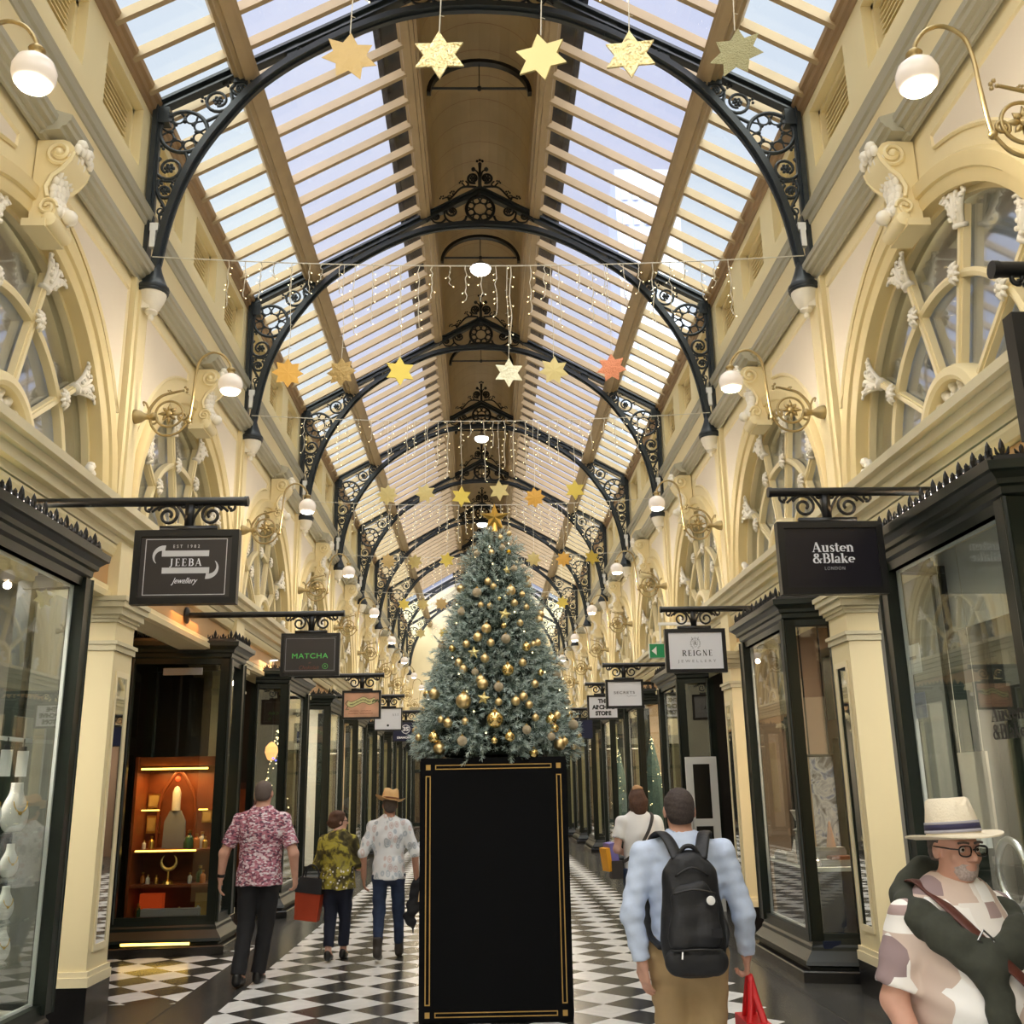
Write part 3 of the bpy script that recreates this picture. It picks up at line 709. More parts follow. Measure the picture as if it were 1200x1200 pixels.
# scroll consoles at the crown of every arch
def console():
    c = MB(); lf = MB()
    prof = [(3.27, 6.36), (3.08, 6.365), (3.03, 6.345), (2.995, 6.30), (2.985, 6.24), (3.0, 6.18), (3.05, 6.12), (3.11, 6.07), (3.15, 6.01), (3.165, 5.94), (3.15, 5.88), (3.11, 5.85), (3.085, 5.81), (3.08, 5.76), (3.10, 5.72), (3.15, 5.69), (3.27, 5.70)]
    c.prism(prof[::-1], 'y', -.13, .13)
    for e in (-.14, .14):
        c.tube([(x, e, z) for x, z in spiral(3.095, 6.25, .105, .02, PI, 1.7, 26)], .016, 5, r2=.02); c.tube([(x, e, z) for x, z in spiral(3.14, 5.80, .07, .015, PI, -1.5, 20)], .014, 5)
        c.lathe([(.0, -.03), (.035, -.03), (.04, .03), (.0, .03)], (3.10, 6.25, 0), 10, axis='x') if False else c.ball((3.1, e, 6.25), .035, 8, 5)
        c.tube([(3.005, e, 6.2), (3.06, e, 6.12), (3.13, e, 6.06), (3.17, e, 5.96), (3.15, e, 5.88)], .02, 5)
    c.lathe([(.03, -.16), (.055, -.145), (.06, -.05), (.06, .05), (.055, .145), (.03, .16)], (3.12, 0, 5.70), 12, axis='y'); c.box(3.13, 3.3, -.17, .17, 5.63, 5.69)
    rnd = random.Random(3)
    for i in range(9):                              # acanthus leaf down the front
        f = i / 8; z = 6.3 - .5 * f; x = 2.975 + .16 * math.sin(f * PI * .75)
        w = .11 * (1 - .35 * f)
        for j in (-1, -.5, 0, .5, 1): lf.ball((x - .02 + .02 * abs(j), j * w, z + .03 * (1 - abs(j)) + rnd.uniform(-.01, .01)), .034, 6, 4, sz=1.4)
    lf.ball((3.0, 0, 6.34), .06, 8, 5); lf.ball((2.97, .06, 6.36), .045, 7, 4); lf.ball((2.97, -.06, 6.36), .045, 7, 4); lf.ball((3.03, 0, 5.79), .06, 8, 5)
    return c, lf
c_, l_ = console(); T_con = both(c_, 'scroll', 'cream', 40); T_lf = both(l_, 'acanthus_leaf', 'plaster_white', True)
for k in range(0, 9):
    for i, (nm, s) in enumerate((('right', 1), ('left', -1))):
        t = thing('scroll_console', 'cream scroll console with white leaf above the %s arched window on the %s' % (ORD[k], nm), 'console', (0, yc(k), 0), group='scroll consoles over the arches')
        link('scroll', T_con[i], t); link('acanthus_leaf', T_lf[i], t)

# lantern braces and lamps hung from them
br = MB(); pts = [(-.64 * math.cos(PI * i / 20) * 1.0, 10.16 + .47 * math.sin(PI * i / 20)) for i in range(21)]
ribbon(br, pts, .05, .09); br.tube(xz([(-.66, 10.24), (.66, 10.24)]), .016, 6); br.ball((0, 0, 10.24), .035, 8, 5); br.tube(xz([(0, 10.24), (0, 10.6)]), .006, 4)
T_br = br.mesh('lantern_brace', 'iron_black', 40)
for k in range(1, 9):
    tag(link('lantern_brace', T_br, None, (0, yc(k), 0)), 'black iron hoop and tie rod in the roof lantern, %s bay from the camera' % ORD[k], 'brace', 'iron hoops in the lantern')
def ridge_lamp():
    a = MB(); b = MB(); c = MB()
    a.tube(xz([(0, 10.24), (0, 10.17)]), .012, 6); a.lathe([(.02, 10.2), (.05, 10.17), (.06, 10.14), (.13, 10.1), (.175, 10.06), (.18, 10.04), (.15, 10.04)], (0, 0, 0), 20)
    b.lathe([(.172, 10.045), (.165, 10.0), (.13, 9.965), (.07, 9.95), (.0, 9.945)], (0, 0, 0), 20)
    return a.mesh('lamp_shade', 'silver', 40), b.mesh('diffuser', 'lamp_disc', True)
ra_, rb_ = ridge_lamp()
for i, k in enumerate((2, 4, 6, 8)):
    t = thing('pendant_lamp', 'lit white pendant lamp under the roof lantern, %s along the arcade' % ORD[i], 'lamp', (0, yc(k), 0), group='lamps under the lantern')
    link('lamp_shade', ra_, t); link('diffuser', rb_, t)

# brass wall lamps
def wall_lamp():
    m = MB(); arm = MB(); fl = MB(); g = MB(); bl = MB(); hol = MB()
    m.lathe([(0, -.2), (.03, -.2), (.04, -.17), (.025, -.14), (.03, -.1), (.055, -.06), (.065, -.02), (.07, .02)], (3.2, 0, 5.035), 14, axis='x')
    cx, cz = 2.885, 5.06
    arm.tube(xz(arc(cx, cz, .125, 0, 2 * PI, 30)[:-1]), .012, 6, closed=True)
    arm.tube(smooth_path(xz([(3.06, 5.02), (3.07, 5.09), (3.03, 5.17), (2.96, 5.24), (2.86, 5.27), (2.78, 5.29)]), 5), .016, 6, r2=.01)
    arm.tube(smooth_path(xz([(3.05, 5.03), (3.04, 4.95), (2.97, 4.87), (2.88, 4.85), (2.79, 4.88), (2.73, 4.95), (2.70, 5.0)]), 5), .012, 6)
    arm.tube(xz(spiral(3.03, 5.0, .045, .015, 2, 1.2, 14)), .011, 5); arm.tube(xz(spiral(2.76, 5.03, .045, .02, -1, 1.2, 14)), .011, 5)
    arm.tube(smooth_path(xz([(3.07, 5.09), (3.1, 5.16), (3.13, 5.18), (3.12, 5.14)]), 5), .012, 5, r2=.006)
    leafset(arm, 2.77, 5.29, 2.8, .035); leafset(arm, 2.9, 5.27, 1.9, .022); arm.ball((3.06, 0, 5.03), .03, 8, 5); arm.ball((2.705, 0, 4.985), .026, 8, 5)
    arm.tube(smooth_path(xz([(2.705, 4.97), (2.69, 5.1), (2.675, 5.3), (2.665, 5.46), (2.63, 5.6), (2.53, 5.67), (2.43, 5.645), (2.36, 5.56), (2.345, 5.5)]), 5), .0125, 7)
    hol.lathe([(.012, 5.52), (.03, 5.51), (.045, 5.49), (.03, 5.48), (.03, 5.455), (.04, 5.44)], (2.343, 0, 0), 12)
    for i in range(8):
        a = i * PI / 4; t_ = .105 if i % 2 == 0 else .085
        fl.tube([(cx + .02 * math.cos(a), 0, cz + .02 * math.sin(a)), (cx + .055 * math.cos(a), -.005, cz + .055 * math.sin(a)), (cx + t_ * math.cos(a), 0, cz + t_ * math.sin(a))], [.012, .02, .002], 6)
    fl.ball((cx, 0, cz), .035, 10, 6)
    g.lathe([(.035, 5.45), (.06, 5.44), (.095, 5.41), (.112, 5.365), (.112, 5.33), (.1, 5.29), (.075, 5.262), (.07, 5.265), (.095, 5.295), (.105, 5.33), (.105, 5.365), (.09, 5.405), (.055, 5.43)], (2.343, 0, 0), 20)
    bl.ball((2.343, 0, 5.30), .036, 12, 8)
    return [('wall_rose', m, 'brass', True), ('scroll_arm', arm, 'brass', True), ('star_flower', fl, 'brass', True), ('lamp_holder', hol, 'brass', True), ('globe_shade', g, 'globe', True), ('bulb', bl, 'bulb', True)]
WL = [(n, *both(m, n, mt, sm)) for n, m, mt, sm in wall_lamp()]
for n in range(-1, 9):
    for i, nm in enumerate(('right', 'left')):
        t = thing('wall_lamp', 'brass gooseneck lamp with white globe on the %s wall, %s from the camera' % (nm, ORD[n + 1]), 'wall lamp', (0, yt(n), 0), group='brass globe lamps along the walls')
        for q in WL: link(q[0], q[1 + i], t)
# ------------------------------------------------------------------ lettering and hanging signs
def text_mesh(txt, size, bold=0., spacing=1., shear=0., width=None):
    c = bpy.data.curves.new('lettering', 'FONT'); c.body = txt; c.size = size; c.align_x = 'CENTER'; c.align_y = 'CENTER'; c.offset = bold; c.space_character = spacing; c.shear = shear; c.extrude = .0012
    o = bpy.data.objects.new('lettering', c); COL.objects.link(o)
    dg = bpy.context.evaluated_depsgraph_get(); me = bpy.data.meshes.new_from_object(o.evaluated_get(dg)); bpy.data.objects.remove(o); bpy.data.curves.remove(c)
    if width and len(me.vertices):
        xs = [v.co.x for v in me.vertices]; k = width / max(1e-6, max(xs) - min(xs)); mx = (max(xs) + min(xs)) / 2
        for v in me.vertices: v.co.x = (v.co.x - mx) * k
    return me
def strokes(mb, pts, w, m=0, y=0.):
    """flat stroke of varying width in the xz plane, facing -y"""
    n = len(pts); a = []; b = []
    for i in range(n):
        p, q = Vector(pts[max(i - 1, 0)]), Vector(pts[min(i + 1, n - 1)]); d = (q - p).normalized(); ww = w[i] if isinstance(w, list) else w
        a.append((pts[i][0] - d.y * ww / 2, y, pts[i][1] + d.x * ww / 2)); b.append((pts[i][0] + d.y * ww / 2, y, pts[i][1] - d.x * ww / 2))
    return mb.add(a + b, [(i, n + i, n + i + 1, i + 1) for i in range(n - 1)], m)
def half_round(x, z0, z1, bulge, n=10):
    c = (z0 + z1) / 2; h = (z1 - z0) / 2
    return [(x + bulge * math.cos(-PI / 2 + PI * i / n), c + h * math.sin(-PI / 2 + PI * i / n)) for i in range(n + 1)]
def serif(txt, h, x0, z0, sp=.12, thick=.17, thin=.06, y=0.):
    """classical capitals with serifs, height h, drawn from stems, hairlines and bowls; returns mesh builder and width"""
    mb = MB(); x = 0.
    def bx(a, b, c, d): mb.add([(x0 + (x + a) * h, y, z0 + c * h), (x0 + (x + b) * h, y, z0 + c * h), (x0 + (x + b) * h, y, z0 + d * h), (x0 + (x + a) * h, y, z0 + d * h)], [(0, 1, 2, 3)])
    def st(pts, w): strokes(mb, [(x0 + (x + a) * h, z0 + b * h) for a, b in pts], [q * h for q in w] if isinstance(w, list) else w * h, 0, y)
    def stem(a, lo=0, hi=1): bx(a, a + thick, lo, hi)
    def foot(a, z): bx(a - .08, a + thick + .08, z, z + .045)
    T = thick
    def bowl(a, z1, z2, bul): st(half_round(a, z1, z2, bul), [thin + (T - thin) * math.sin(PI * i / 10) for i in range(11)])
    for ch in txt:
        w = .62
        if ch == 'E':
            stem(.08); foot(.08, 0); foot(.08, .955)
            for z, L in ((0, .62), (.47, .5), (.955, .58)): bx(.08, L, z, z + .05)
            bx(.58, .62, 0, .2); bx(.54, .58, .8, 1); bx(.47, .5, .4, .6)
        elif ch == 'J': stem(.2, .15, 1); foot(.2, .955); st([(.2 + T / 2, .2), (.26, .02), (.15, -.12), (.02, -.1)], [T, .14, .08, .1]); w = .5
        elif ch == 'B': stem(.08); foot(.08, 0); foot(.08, .955); bowl(.3, .02, .53, .32); bowl(.3, .5, .98, .27); bx(.08, .32, .48, .53); bx(.08, .32, 0, .05); bx(.08, .32, .95, 1); w = .68
        elif ch == 'A': st([(.06, 0), (.38, 1)], thin); st([(.36, 1), (.68, 0)], T); bx(.17, .55, .3, .35); bx(-.04, .18, 0, .045); bx(.54, .84, 0, .045); w = .78
        elif ch == 'R': stem(.08); foot(.08, 0); foot(.08, .955); bowl(.3, .48, .98, .3); bx(.08, .32, .47, .52); bx(.08, .32, .95, 1); st([(.36, .5), (.7, 0)], T * .9); bx(.58, .82, 0, .045); w = .78
        elif ch == 'I': stem(.1); foot(.1, 0); foot(.1, .955); w = .36
        elif ch == 'G': st(arc(.42, .5, .42, .7, 2 * PI - .6, 16), [.08] + [thin + (T - thin) * abs(math.sin(.5 * PI + (i - 8) * .2)) for i in range(1, 16)] + [.08]); bx(.6, .6 + T * .8, .05, .42); bx(.5, .88, .4, .45); w = .86
        elif ch == 'N': bx(.12, .12 + thin, 0, 1); bx(.62, .62 + thin, 0, 1); st([(.14, 1), (.66, 0)], T); bx(.02, .28, 0, .045); bx(.5, .78, .955, 1); bx(0, .16, .955, 1); w = .8
        elif ch == 'S': st([(.48, .8), (.4, .95), (.25, .97), (.12, .85), (.16, .65), (.35, .5), (.48, .32), (.44, .1), (.27, .02), (.12, .06), (.06, .22)], [.06, .07, .08, .13, T, T, T, .13, .08, .07, .06]); w = .56
        elif ch == 'T': stem(.25); foot(.25, 0); bx(0, .66, .95, 1); bx(0, .04, .78, 1); bx(.62, .66, .78, 1); w = .66
        x += w + sp
    wid = (x - sp) * h
    mb.v = [(a - wid / 2, b, c) for a, b, c in mb.v]
    return mb
mat('sign_charcoal', (52, 48, 48), .35); mat('sign_black', (22, 20, 30), .3); mat('sign_navy', (22, 30, 66), .4); mat('sign_white', (232, 234, 240), .35); mat('sign_ink', (28, 28, 32), .5)
mat('sign_green', (90, 190, 90), .4, emit=(80, 200, 90), estr=.15); mat('sign_brown', (110, 62, 44), .5); mat('sign_grey_ink', (150, 152, 158), .5); mat('sign_orange', (216, 168, 136), .5, vary=.22, scale=5); mat('sign_cream', (226, 222, 160), .5); mat('sign_olive', (92, 100, 60), .6, vary=.3, scale=30); mat('sign_red', (150, 60, 50), .5)
def hang_sign(s, y, x0, x1, z0, z1, zp, label, face, deco, polelen=None, tilt=0., frame=.045):
    """a framed board hung under a black pole that runs out from the wall; x0<x1 are the board's edges"""
    t = thing('hanging_sign', label, 'shop sign', (0, y, 0), group='shop signs hung over the arcade')
    xe = (x1 + .03 if s < 0 else x0 - .02)
    p = MB(); p.tube([(s * 3.22, 0, zp), (xe, 0, zp)], .032, 12); p.lathe([(.036, -.012), (.036, .012)], (xe, 0, zp), 12, axis='x')
    p.lathe([(.09, -.01), (.09, .01), (.05, .03)] if s < 0 else [(.05, -.03), (.09, -.01), (.09, .01)], (s * 3.22, 0, zp), 14, axis='x')
    p.obj('pole', 'iron_black', t, smooth=40)
    cx = (x0 + x1) / 2; w = (x1 - x0) / 2
    b = MB(); zt = z1 + .02
    b.box(cx - .028, cx + .028, -.02, .02, zt + .012, zp); b.box(cx - w * .55, cx + w * .55, -.02, .02, z1 - .005, zt + .012)
    hg = zp - zt
    for e in (-1, 1):
        b.tube([(cx + e * q[0], 0, q[1]) for q in spiral(.0 + w * .42, zt + hg * .48, hg * .42, hg * .1, PI * .15, 1.55, 24)], .011, 6)
        b.tube([(cx + e * q[0], 0, q[1]) for q in spiral(w * .8, zt + hg * .8, hg * .16, hg * .08, -PI * .6, 1.1, 14)], .010, 5)
        b.tube([(cx + e * q[0], 0, q[1]) for q in spiral(w * .13, zt + hg * .85, hg * .1, hg * .06, 0, 1.0, 10)], .010, 5)
        b.tube(smooth_path([(cx + e * w * .05, 0, zt + .02), (cx + e * w * .12, 0, zt + hg * .5), (cx + e * w * .3, 0, zt + hg * .92), (cx + e * w * .55, 0, zt + hg * .88), (cx + e * w * .74, 0, zt + hg * .62)], 4), .010, 5)
    b.obj('scroll_bracket', 'iron_black', t, smooth=True)
    f = MB(); fw = frame
    frame_boxes(f, x0, x1, z0, z1, fw, -.035, .035)
    f.obj('frame', 'black', t)
    bd = MB(); bd.box(x0 + .01, x1 - .01, -.022, .022, z0 + .01, z1 - .01); bo = bd.obj('board', face, t)
    for side in (0, 1):
        for nm, data, mt, loc in deco(w, (z1 - z0) / 2):
            if isinstance(data, MB): me = data.mesh(nm, mt)
            else: me = data; me.materials.clear(); me.materials.append(M(mt))
            font = not isinstance(data, MB)
            o = link(nm, me, bo)
            rx = Matrix.Rotation(PI / 2, 4, 'X') if font else Matrix.Identity(4)
            T_ = Matrix.Translation((cx, 0, (z0 + z1) / 2)) @ Matrix.Rotation(PI * side, 4, 'Z') @ Matrix.Translation((loc[0], -.0245 - (.002 if nm.endswith(('script', 'outline')) else 0), loc[1]))
            o.matrix_local = T_ @ rx
    return t
def rectline(w, h, t, cz=0):
    m = MB()
    for a, b, c, d in ((-w, w, h - t, h), (-w, w, -h, -h + t), (-w, -w + t, -h + t, h - t), (w - t, w, -h + t, h - t)): m.add([(a, 0, c + cz), (b, 0, c + cz), (b, 0, d + cz), (a, 0, d + cz)], [(0, 1, 2, 3)])
    return m
def bx2(a, b, c, d): return MB().add([(a, 0, c), (b, 0, c), (b, 0, d), (a, 0, d)], [(0, 1, 2, 3)])
mat('emblem', (200, 200, 202), .35)
def deco_jeeba(w, h):
    out = [('border_line', rectline(w * .78, h * .76, .005), 'emblem', (0, 0))]
    e = MB(); e._merge(bx2(-w * .46, w * .44, h * .28, h * .44), 0, 0, 0); e._merge(bx2(-w * .44, w * .46, -h * .18, -h * .02), 0, 0, 0)
    strokes(e, arc(-w * .44, h * .27, h * .24, PI * .42, PI * 1.25, 14), [h * .16 * (1 - .9 * i / 14) for i in range(15)]); strokes(e, arc(w * .44, -h * .02, h * .24, -PI * .58, PI * .25, 14), [h * .16 * (1 - .9 * i / 14) for i in range(15)])
    out.append(('emblem', e, 'emblem', (0, 0)))
    out.append(('name_lettering', serif('JEEBA', h * .2, 0, h * .02, sp=.25), 'sign_white', (0, 0)))
    out.append(('small_lettering', text_mesh('EST 1982', h * .12, spacing=1.8, width=w * .5), 'emblem', (0, h * .55)))
    out.append(('small_lettering', text_mesh('Jewellery', h * .22, shear=.5, width=w * .5), 'sign_white', (0, -h * .38)))
    return out
def roman(txt, h, y=0.):
    """bold book face in mixed case; h is the capital height"""
    mb = MB(); x = 0.; T = .2; n_ = .06; X = .68
    def bx(a, b, c, d): mb.add([((x + a) * h, y, c * h), ((x + b) * h, y, c * h), ((x + b) * h, y, d * h), ((x + a) * h, y, d * h)], [(0, 1, 2, 3)])
    def st(pts, w): strokes(mb, [((x + a) * h, b * h) for a, b in pts], [q * h for q in w] if isinstance(w, list) else w * h, 0, y)
    def stem(a, z1, top=True, z0=0.):
        bx(a, a + T, z0, z1)
        if z0 == 0.: bx(a - .06, a + T + .06, 0, .05)
        if top: bx(a - .08, a, z1 - .05, z1)
    def arch(a, b): st([(a, X * .72), (a + (b - a) * .3, X * .97), (a + (b - a) * .62, X * .95), (b, X * .7)], [n_, .1, .14, T])
    def ring(cx, r, z, full=2 * PI, a0=0.): st(arc(cx, z, r, a0, a0 + full, 20), [n_ + (T - n_) * abs(math.cos(a0 + full * i / 20)) for i in range(21)])
    for ch in txt:
        if ch == 'A': st([(.08, .02), (.4, 1)], n_ * 1.2); st([(.4, 1), (.74, .02)], T * 1.05); bx(.2, .58, .3, .36); bx(-.05, .22, 0, .05); bx(.54, .92, 0, .05); w = .92
        elif ch == 'u': bx(-.02, .12, X - .05, X); bx(.06, .06 + T, .2, X); st([(.16, .22), (.2, .06), (.34, .03), (.5, .16)], [T, .15, .1, n_]); stem(.46, X); w = .76
        elif ch == 's': st([(.42, .54), (.34, .66), (.2, .66), (.1, .54), (.18, .4), (.36, .28), (.42, .16), (.32, .03), (.16, .02), (.05, .16)], [.06, .07, .08, .15, T, T, .15, .08, .07, .06]); w = .5
        elif ch == 't': bx(.1, .1 + T, .12, .9); bx(0, .44, X - .06, X); st([(.2, .14), (.26, .04), (.36, .03), (.46, .12)], [T, .12, .08, .05]); w = .48
        elif ch == 'e': ring(.32, .25, .34, 2 * PI * .86, .0); bx(.1, .56, .33, .38); w = .64
        elif ch == 'n': stem(.06, X); arch(.2, .56); bx(.46, .46 + T, 0, X * .74); bx(.4, .72, 0, .05); w = .74
        elif ch == '&': ring(.34, .17, .78); ring(.3, .25, .28, 2 * PI * .8, .6); st([(.28, .7), (.74, .02)], T * .9); st([(.6, .1), (.78, .42)], n_); bx(.66, .92, .42, .47); w = .92
        elif ch == 'B': stem(.08, 1, False); bx(0, .4, .95, 1); bx(.2, .4, .5, .55); bx(.2, .4, 0, .05); st(half_round(.36, .52, .98, .24), [n_ + (T - n_) * math.sin(PI * i / 10) for i in range(11)]); st(half_round(.38, .02, .54, .3), [n_ + (T - n_) * math.sin(PI * i / 10) for i in range(11)]); w = .78
        elif ch == 'l': stem(.08, 1); w = .36
        elif ch == 'a': st([(.1, .52), (.16, .64), (.3, .67), (.42, .6), (.44, .45)], [.12, .1, .08, .13, T]); bx(.34, .34 + T, .08, .5); st([(.42, .1), (.5, .03), (.6, .06)], [T, .1, .05]); ring(.23, .155, .19, 2 * PI); w = .62
        elif ch == 'k': stem(.06, 1); st([(.22, .3), (.54, X)], n_); st([(.3, .4), (.58, .03)], T * .95); bx(.42, .72, 0, .05); bx(.38, .66, X - .05, X); w = .72
        x += w + .03
    ww = (x - .03) * h / 2; mb.v = [(a - ww, b, c - h * .35) for a, b, c in mb.v]; return mb
def deco_austen(w, h):
    return [('name_lettering', roman('Austen', h * .27), 'sign_white', (w * .03, h * .25)), ('name_lettering', roman('&Blake', h * .27), 'sign_white', (w * .03, -h * .06)),
            ('small_lettering', text_mesh('LONDON', h * .13, spacing=1.3, width=w * .38), 'sign_grey_ink', (w * .03, -h * .3)), ('edge_line', bx2(-w * .82, w * .82, -h * .86, -h * .835), 'sign_grey_ink', (0, 0))]
def deco_matcha(w, h):
    r = MB(); strokes(r, arc(0, 0, h * .12, 0, 2 * PI, 16), .004)
    return [('border_line', rectline(w * .84, h * .76, .004), 'sign_grey_ink', (0, 0)), ('name_lettering', text_mesh('MATCHA', h * .34, spacing=1.1, width=w * 1.22), 'sign_green', (0, -h * .08)), ('small_lettering', text_mesh('BY', h * .1), 'sign_brown', (0, -h * .4)),
            ('small_lettering', text_mesh('Chokolait', h * .26, shear=.3, width=w * .68), 'sign_brown', (-w * .02, -h * .62)), ('green_badge', r, 'sign_green', (w * .52, -h * .56)), ('green_badge', bx2(-h * .03, h * .03, -h * .03, h * .03), 'sign_green', (w * .52, -h * .56)), ('top_line', bx2(-w * .9, w * .9, h * .82, h * .9), 'sign_grey_ink', (0, 0))]
def deco_reigne(w, h):
    c = MB(); sh = [(-.55, .6), (.55, .6), (.5, -.1), (.3, -.5), (0, -.75), (-.3, -.5), (-.5, -.1), (-.55, .6)]
    strokes(c, [(x * h * .2, z * h * .22) for x, z in sh], .004)
    for e in (-1, 1):
        for i in range(6):
            a = -1.1 + i * .42; strokes(c, [(e * h * .16 * math.cos(a) * 1.1, h * .2 * math.sin(a)), (e * h * .24 * math.cos(a + .1), h * .27 * math.sin(a + .12)), (e * h * .2 * math.cos(a + .4), h * .24 * math.sin(a + .4))], .006)
    for x in (-.12, 0, .12): strokes(c, [(x * h, h * .16), (x * h * 1.3, h * .3)], .006)
    return [('crest', c, 'sign_grey_ink', (0, h * .32)), ('crest', serif('R', h * .16, 0, -h * .08), 'sign_ink', (0, h * .34)), ('name_lettering', serif('REIGNE', h * .26, 0, -h * .24, sp=.25), 'sign_ink', (w * .04, 0)), ('small_lettering', text_mesh('JEWELLERY', h * .17, spacing=1.7, width=w * 1.25), 'sign_grey_ink', (w * .02, -h * .48))]
def deco_secrets(w, h):
    sw = MB(); strokes(sw, [(p.x, p.z) for p in smooth_path([(0, 0, -h * .1), (w * .1, 0, -h * .2), (w * .22, 0, -h * .12), (w * .34, 0, -h * .17), (w * .52, 0, -h * .14)], 6)], .004)
    return [('name_lettering', text_mesh('SECRETS', h * .25, spacing=1.15, width=w * 1.1), 'sign_ink', (-w * .02, h * .08)), ('flourish', sw, 'sign_grey_ink', (w * .1, 0))]
def deco_archive(w, h):
    return [('name_lettering', text_mesh(t, h * .46, bold=.006, width=ww), 'sign_ink', (0, z)) for t, ww, z in (('THE', w * .62, h * .5), ('ARCHIVE', w * 1.42, 0), ('STORE', w * 1.0, -h * .5))]
def deco_orange(w, h):
    b = MB(); path = smooth_path([(-w * .72, 0, h * .12), (-w * .5, 0, h * .02), (-w * .2, 0, h * .2), (w * .1, 0, h * .36), (w * .4, 0, h * .2), (w * .7, 0, h * .34)], 6); path = [(p.x, p.z) for p in path]
    strokes(b, path, [h * .34] * len(path)); k = MB(); strokes(k, [(x, z - h * .19) for x, z in path], .007); strokes(k, [(x, z + h * .19) for x, z in path], .006)
    strokes(k, [(-w * .72, h * .3), (-w * .82, h * .1), (-w * .7, -h * .1), (-w * .8, -h * .35), (-w * .66, -h * .3)], .012)
    for i in range(7): strokes(k, [(w * (.56 + .05 * i), h * (.15 + .06 * (i % 3))), (w * (.6 + .05 * i), h * (.3 + .07 * (i % 2)))], .018)
    tx = MB(); rr = random.Random(4)             # script on the ribbon and two faint lines below, too small to read in the photo
    for q in range(22):
        x, z = path[4 + q]; strokes(tx, [(x - .008, z - h * rr.uniform(.02, .08)), (x + .002, z + h * rr.uniform(.02, .09)), (x + .009, z - h * .03)], .007)
    l2 = MB()
    for zz, segs in ((-h * .42, ((-.6, -.12), (-.02, .5))), (-h * .6, ((-.66, -.14), (-.06, .6)))):
        for a, c in segs:
            n = int((c - a) * 26)
            for q in range(n):
                x = w * (a + (c - a) * q / n); strokes(l2, [(x, zz - h * .03), (x + w * .008, zz + h * rr.uniform(.02, .06)), (x + w * .02, zz - h * .025)], .004)
    return [('ribbon', b, 'sign_cream', (0, 0)), ('ribbon_outline', k, 'sign_olive', (0, .0)), ('ribbon_script', tx, 'sign_olive', (0, 0)), ('faint_script', l2, 'sign_red', (0, 0))]
def deco_ast(w, h):
    d = MB(); d.add([(0, 0, 0)] + [(.022 * math.cos(2 * PI * i / 14), 0, .022 * math.sin(2 * PI * i / 14)) for i in range(14)], [(0, 1 + i, 1 + (i + 1) % 14) for i in range(14)])
    return [('name_lettering', serif('AST', h * .2, 0, 0, sp=.4), 'sign_grey_ink', (w * .52, h * .28)), ('seal', d, 'sign_ink', (0, -h * .55))]
def deco_ss(w, h):
    r = MB(); strokes(r, arc(0, 0, h * .42, 0, 2 * PI, 28), h * .07)
    return [('roundel', r, 'sign_white', (0, h * .22)), ('roundel', text_mesh('3S', h * .55, bold=.006, width=h * .6), 'sign_white', (0, h * .22)), ('name_lettering', text_mesh('DIAMONDS', h * .26, bold=.004, width=w * 1.3), 'sign_white', (0, -h * .62))]
hang_sign(-1, yc(0), -2.352, -1.655, 2.90, 3.405, 3.61, 'charcoal hanging sign reading JEEBA with silver scroll emblem, nearest on the left', 'sign_charcoal', deco_jeeba)
hang_sign(1, yc(0), 2.0, 2.73, 2.915, 3.42, 3.64, 'black hanging sign reading Austen and Blake, nearest whole sign on the right', 'sign_black', deco_austen)
hang_sign(-1, yc(1), -2.187, -1.56, 2.875, 3.33, 3.545, 'black hanging sign with green MATCHA lettering on the left', 'sign_charcoal', deco_matcha, frame=.035)
hang_sign(1, yc(1), 1.955, 2.62, 2.85, 3.325, 3.545, 'white hanging sign reading REIGNE with a crest on the right', 'sign_white', deco_reigne, frame=.04)
hang_sign(1, yc(2), 1.80, 2.365, 2.79, 3.21, 3.43, 'white hanging sign reading SECRETS in thin letters', 'sign_white', deco_secrets, frame=.035)
hang_sign(-1, yc(2), -2.10, -1.53, 2.69, 3.105, 3.33, 'orange picture sign with a cream ribbon below the globe lamps on the left', 'sign_orange', deco_orange, frame=.03)
hang_sign(1, yc(3), 1.95, 2.55, 2.89, 3.345, 3.56, 'white hanging sign reading THE ARCHIVE STORE in bold capitals', 'sign_white', deco_archive, frame=.035)
hang_sign(-1, yc(3), -2.08, -1.55, 2.75, 3.17, 3.39, 'white hanging sign with AST lettering half behind the orange sign', 'sign_white', deco_ast, frame=.02)
hang_sign(-1, yc(4), -2.10, -1.5, 2.73, 3.18, 3.40, 'dark blue hanging sign with a white ring and DIAMONDS beside the tree', 'sign_navy', deco_ss, frame=.02)
hang_sign(1, yc(4), 1.9, 2.5, 2.72, 3.17, 3.40, 'plain navy hanging sign just right of the tree', 'sign_navy', lambda w, h: [], frame=.02)
hang_sign(1, 3.53, 2.035, 2.72, 2.93, 3.44, 3.64, 'dark hanging sign cut by the right edge of the photo', 'sign_black', lambda w, h: [])
# green exit sign box below the window sill on the right
t = thing('exit_sign', 'green exit sign with a white arrow beside the REIGNE sign', 'exit sign', (2.47, 14.0, 3.49))
m = MB(); m.box(-.17, .17, -.03, .03, -.1, .1); m.obj('case', 'white', t)
mat('exit_green', (14, 110, 66), .4, emit=(14, 120, 70), estr=.25)
m = MB(); m.box(-.165, .165, -.034, .034, -.095, .095); m.obj('face', 'exit_green', t)
m = MB(); m.add([(-.14, -.037, 0), (-.07, -.037, -.06), (-.07, -.037, .06)], [(0, 1, 2)]); m.add([(.14, .037, 0), (.07, .037, -.06), (.07, .037, .06)], [(0, 1, 2)]); m.obj('arrow', 'white', t)
m = MB(); m.tube([(0, 0, .1), (0, 0, .36)], .012, 6); m.box(-.02, .8, -.02, .02, .36, .40); m.obj('hanger', 'white', t)
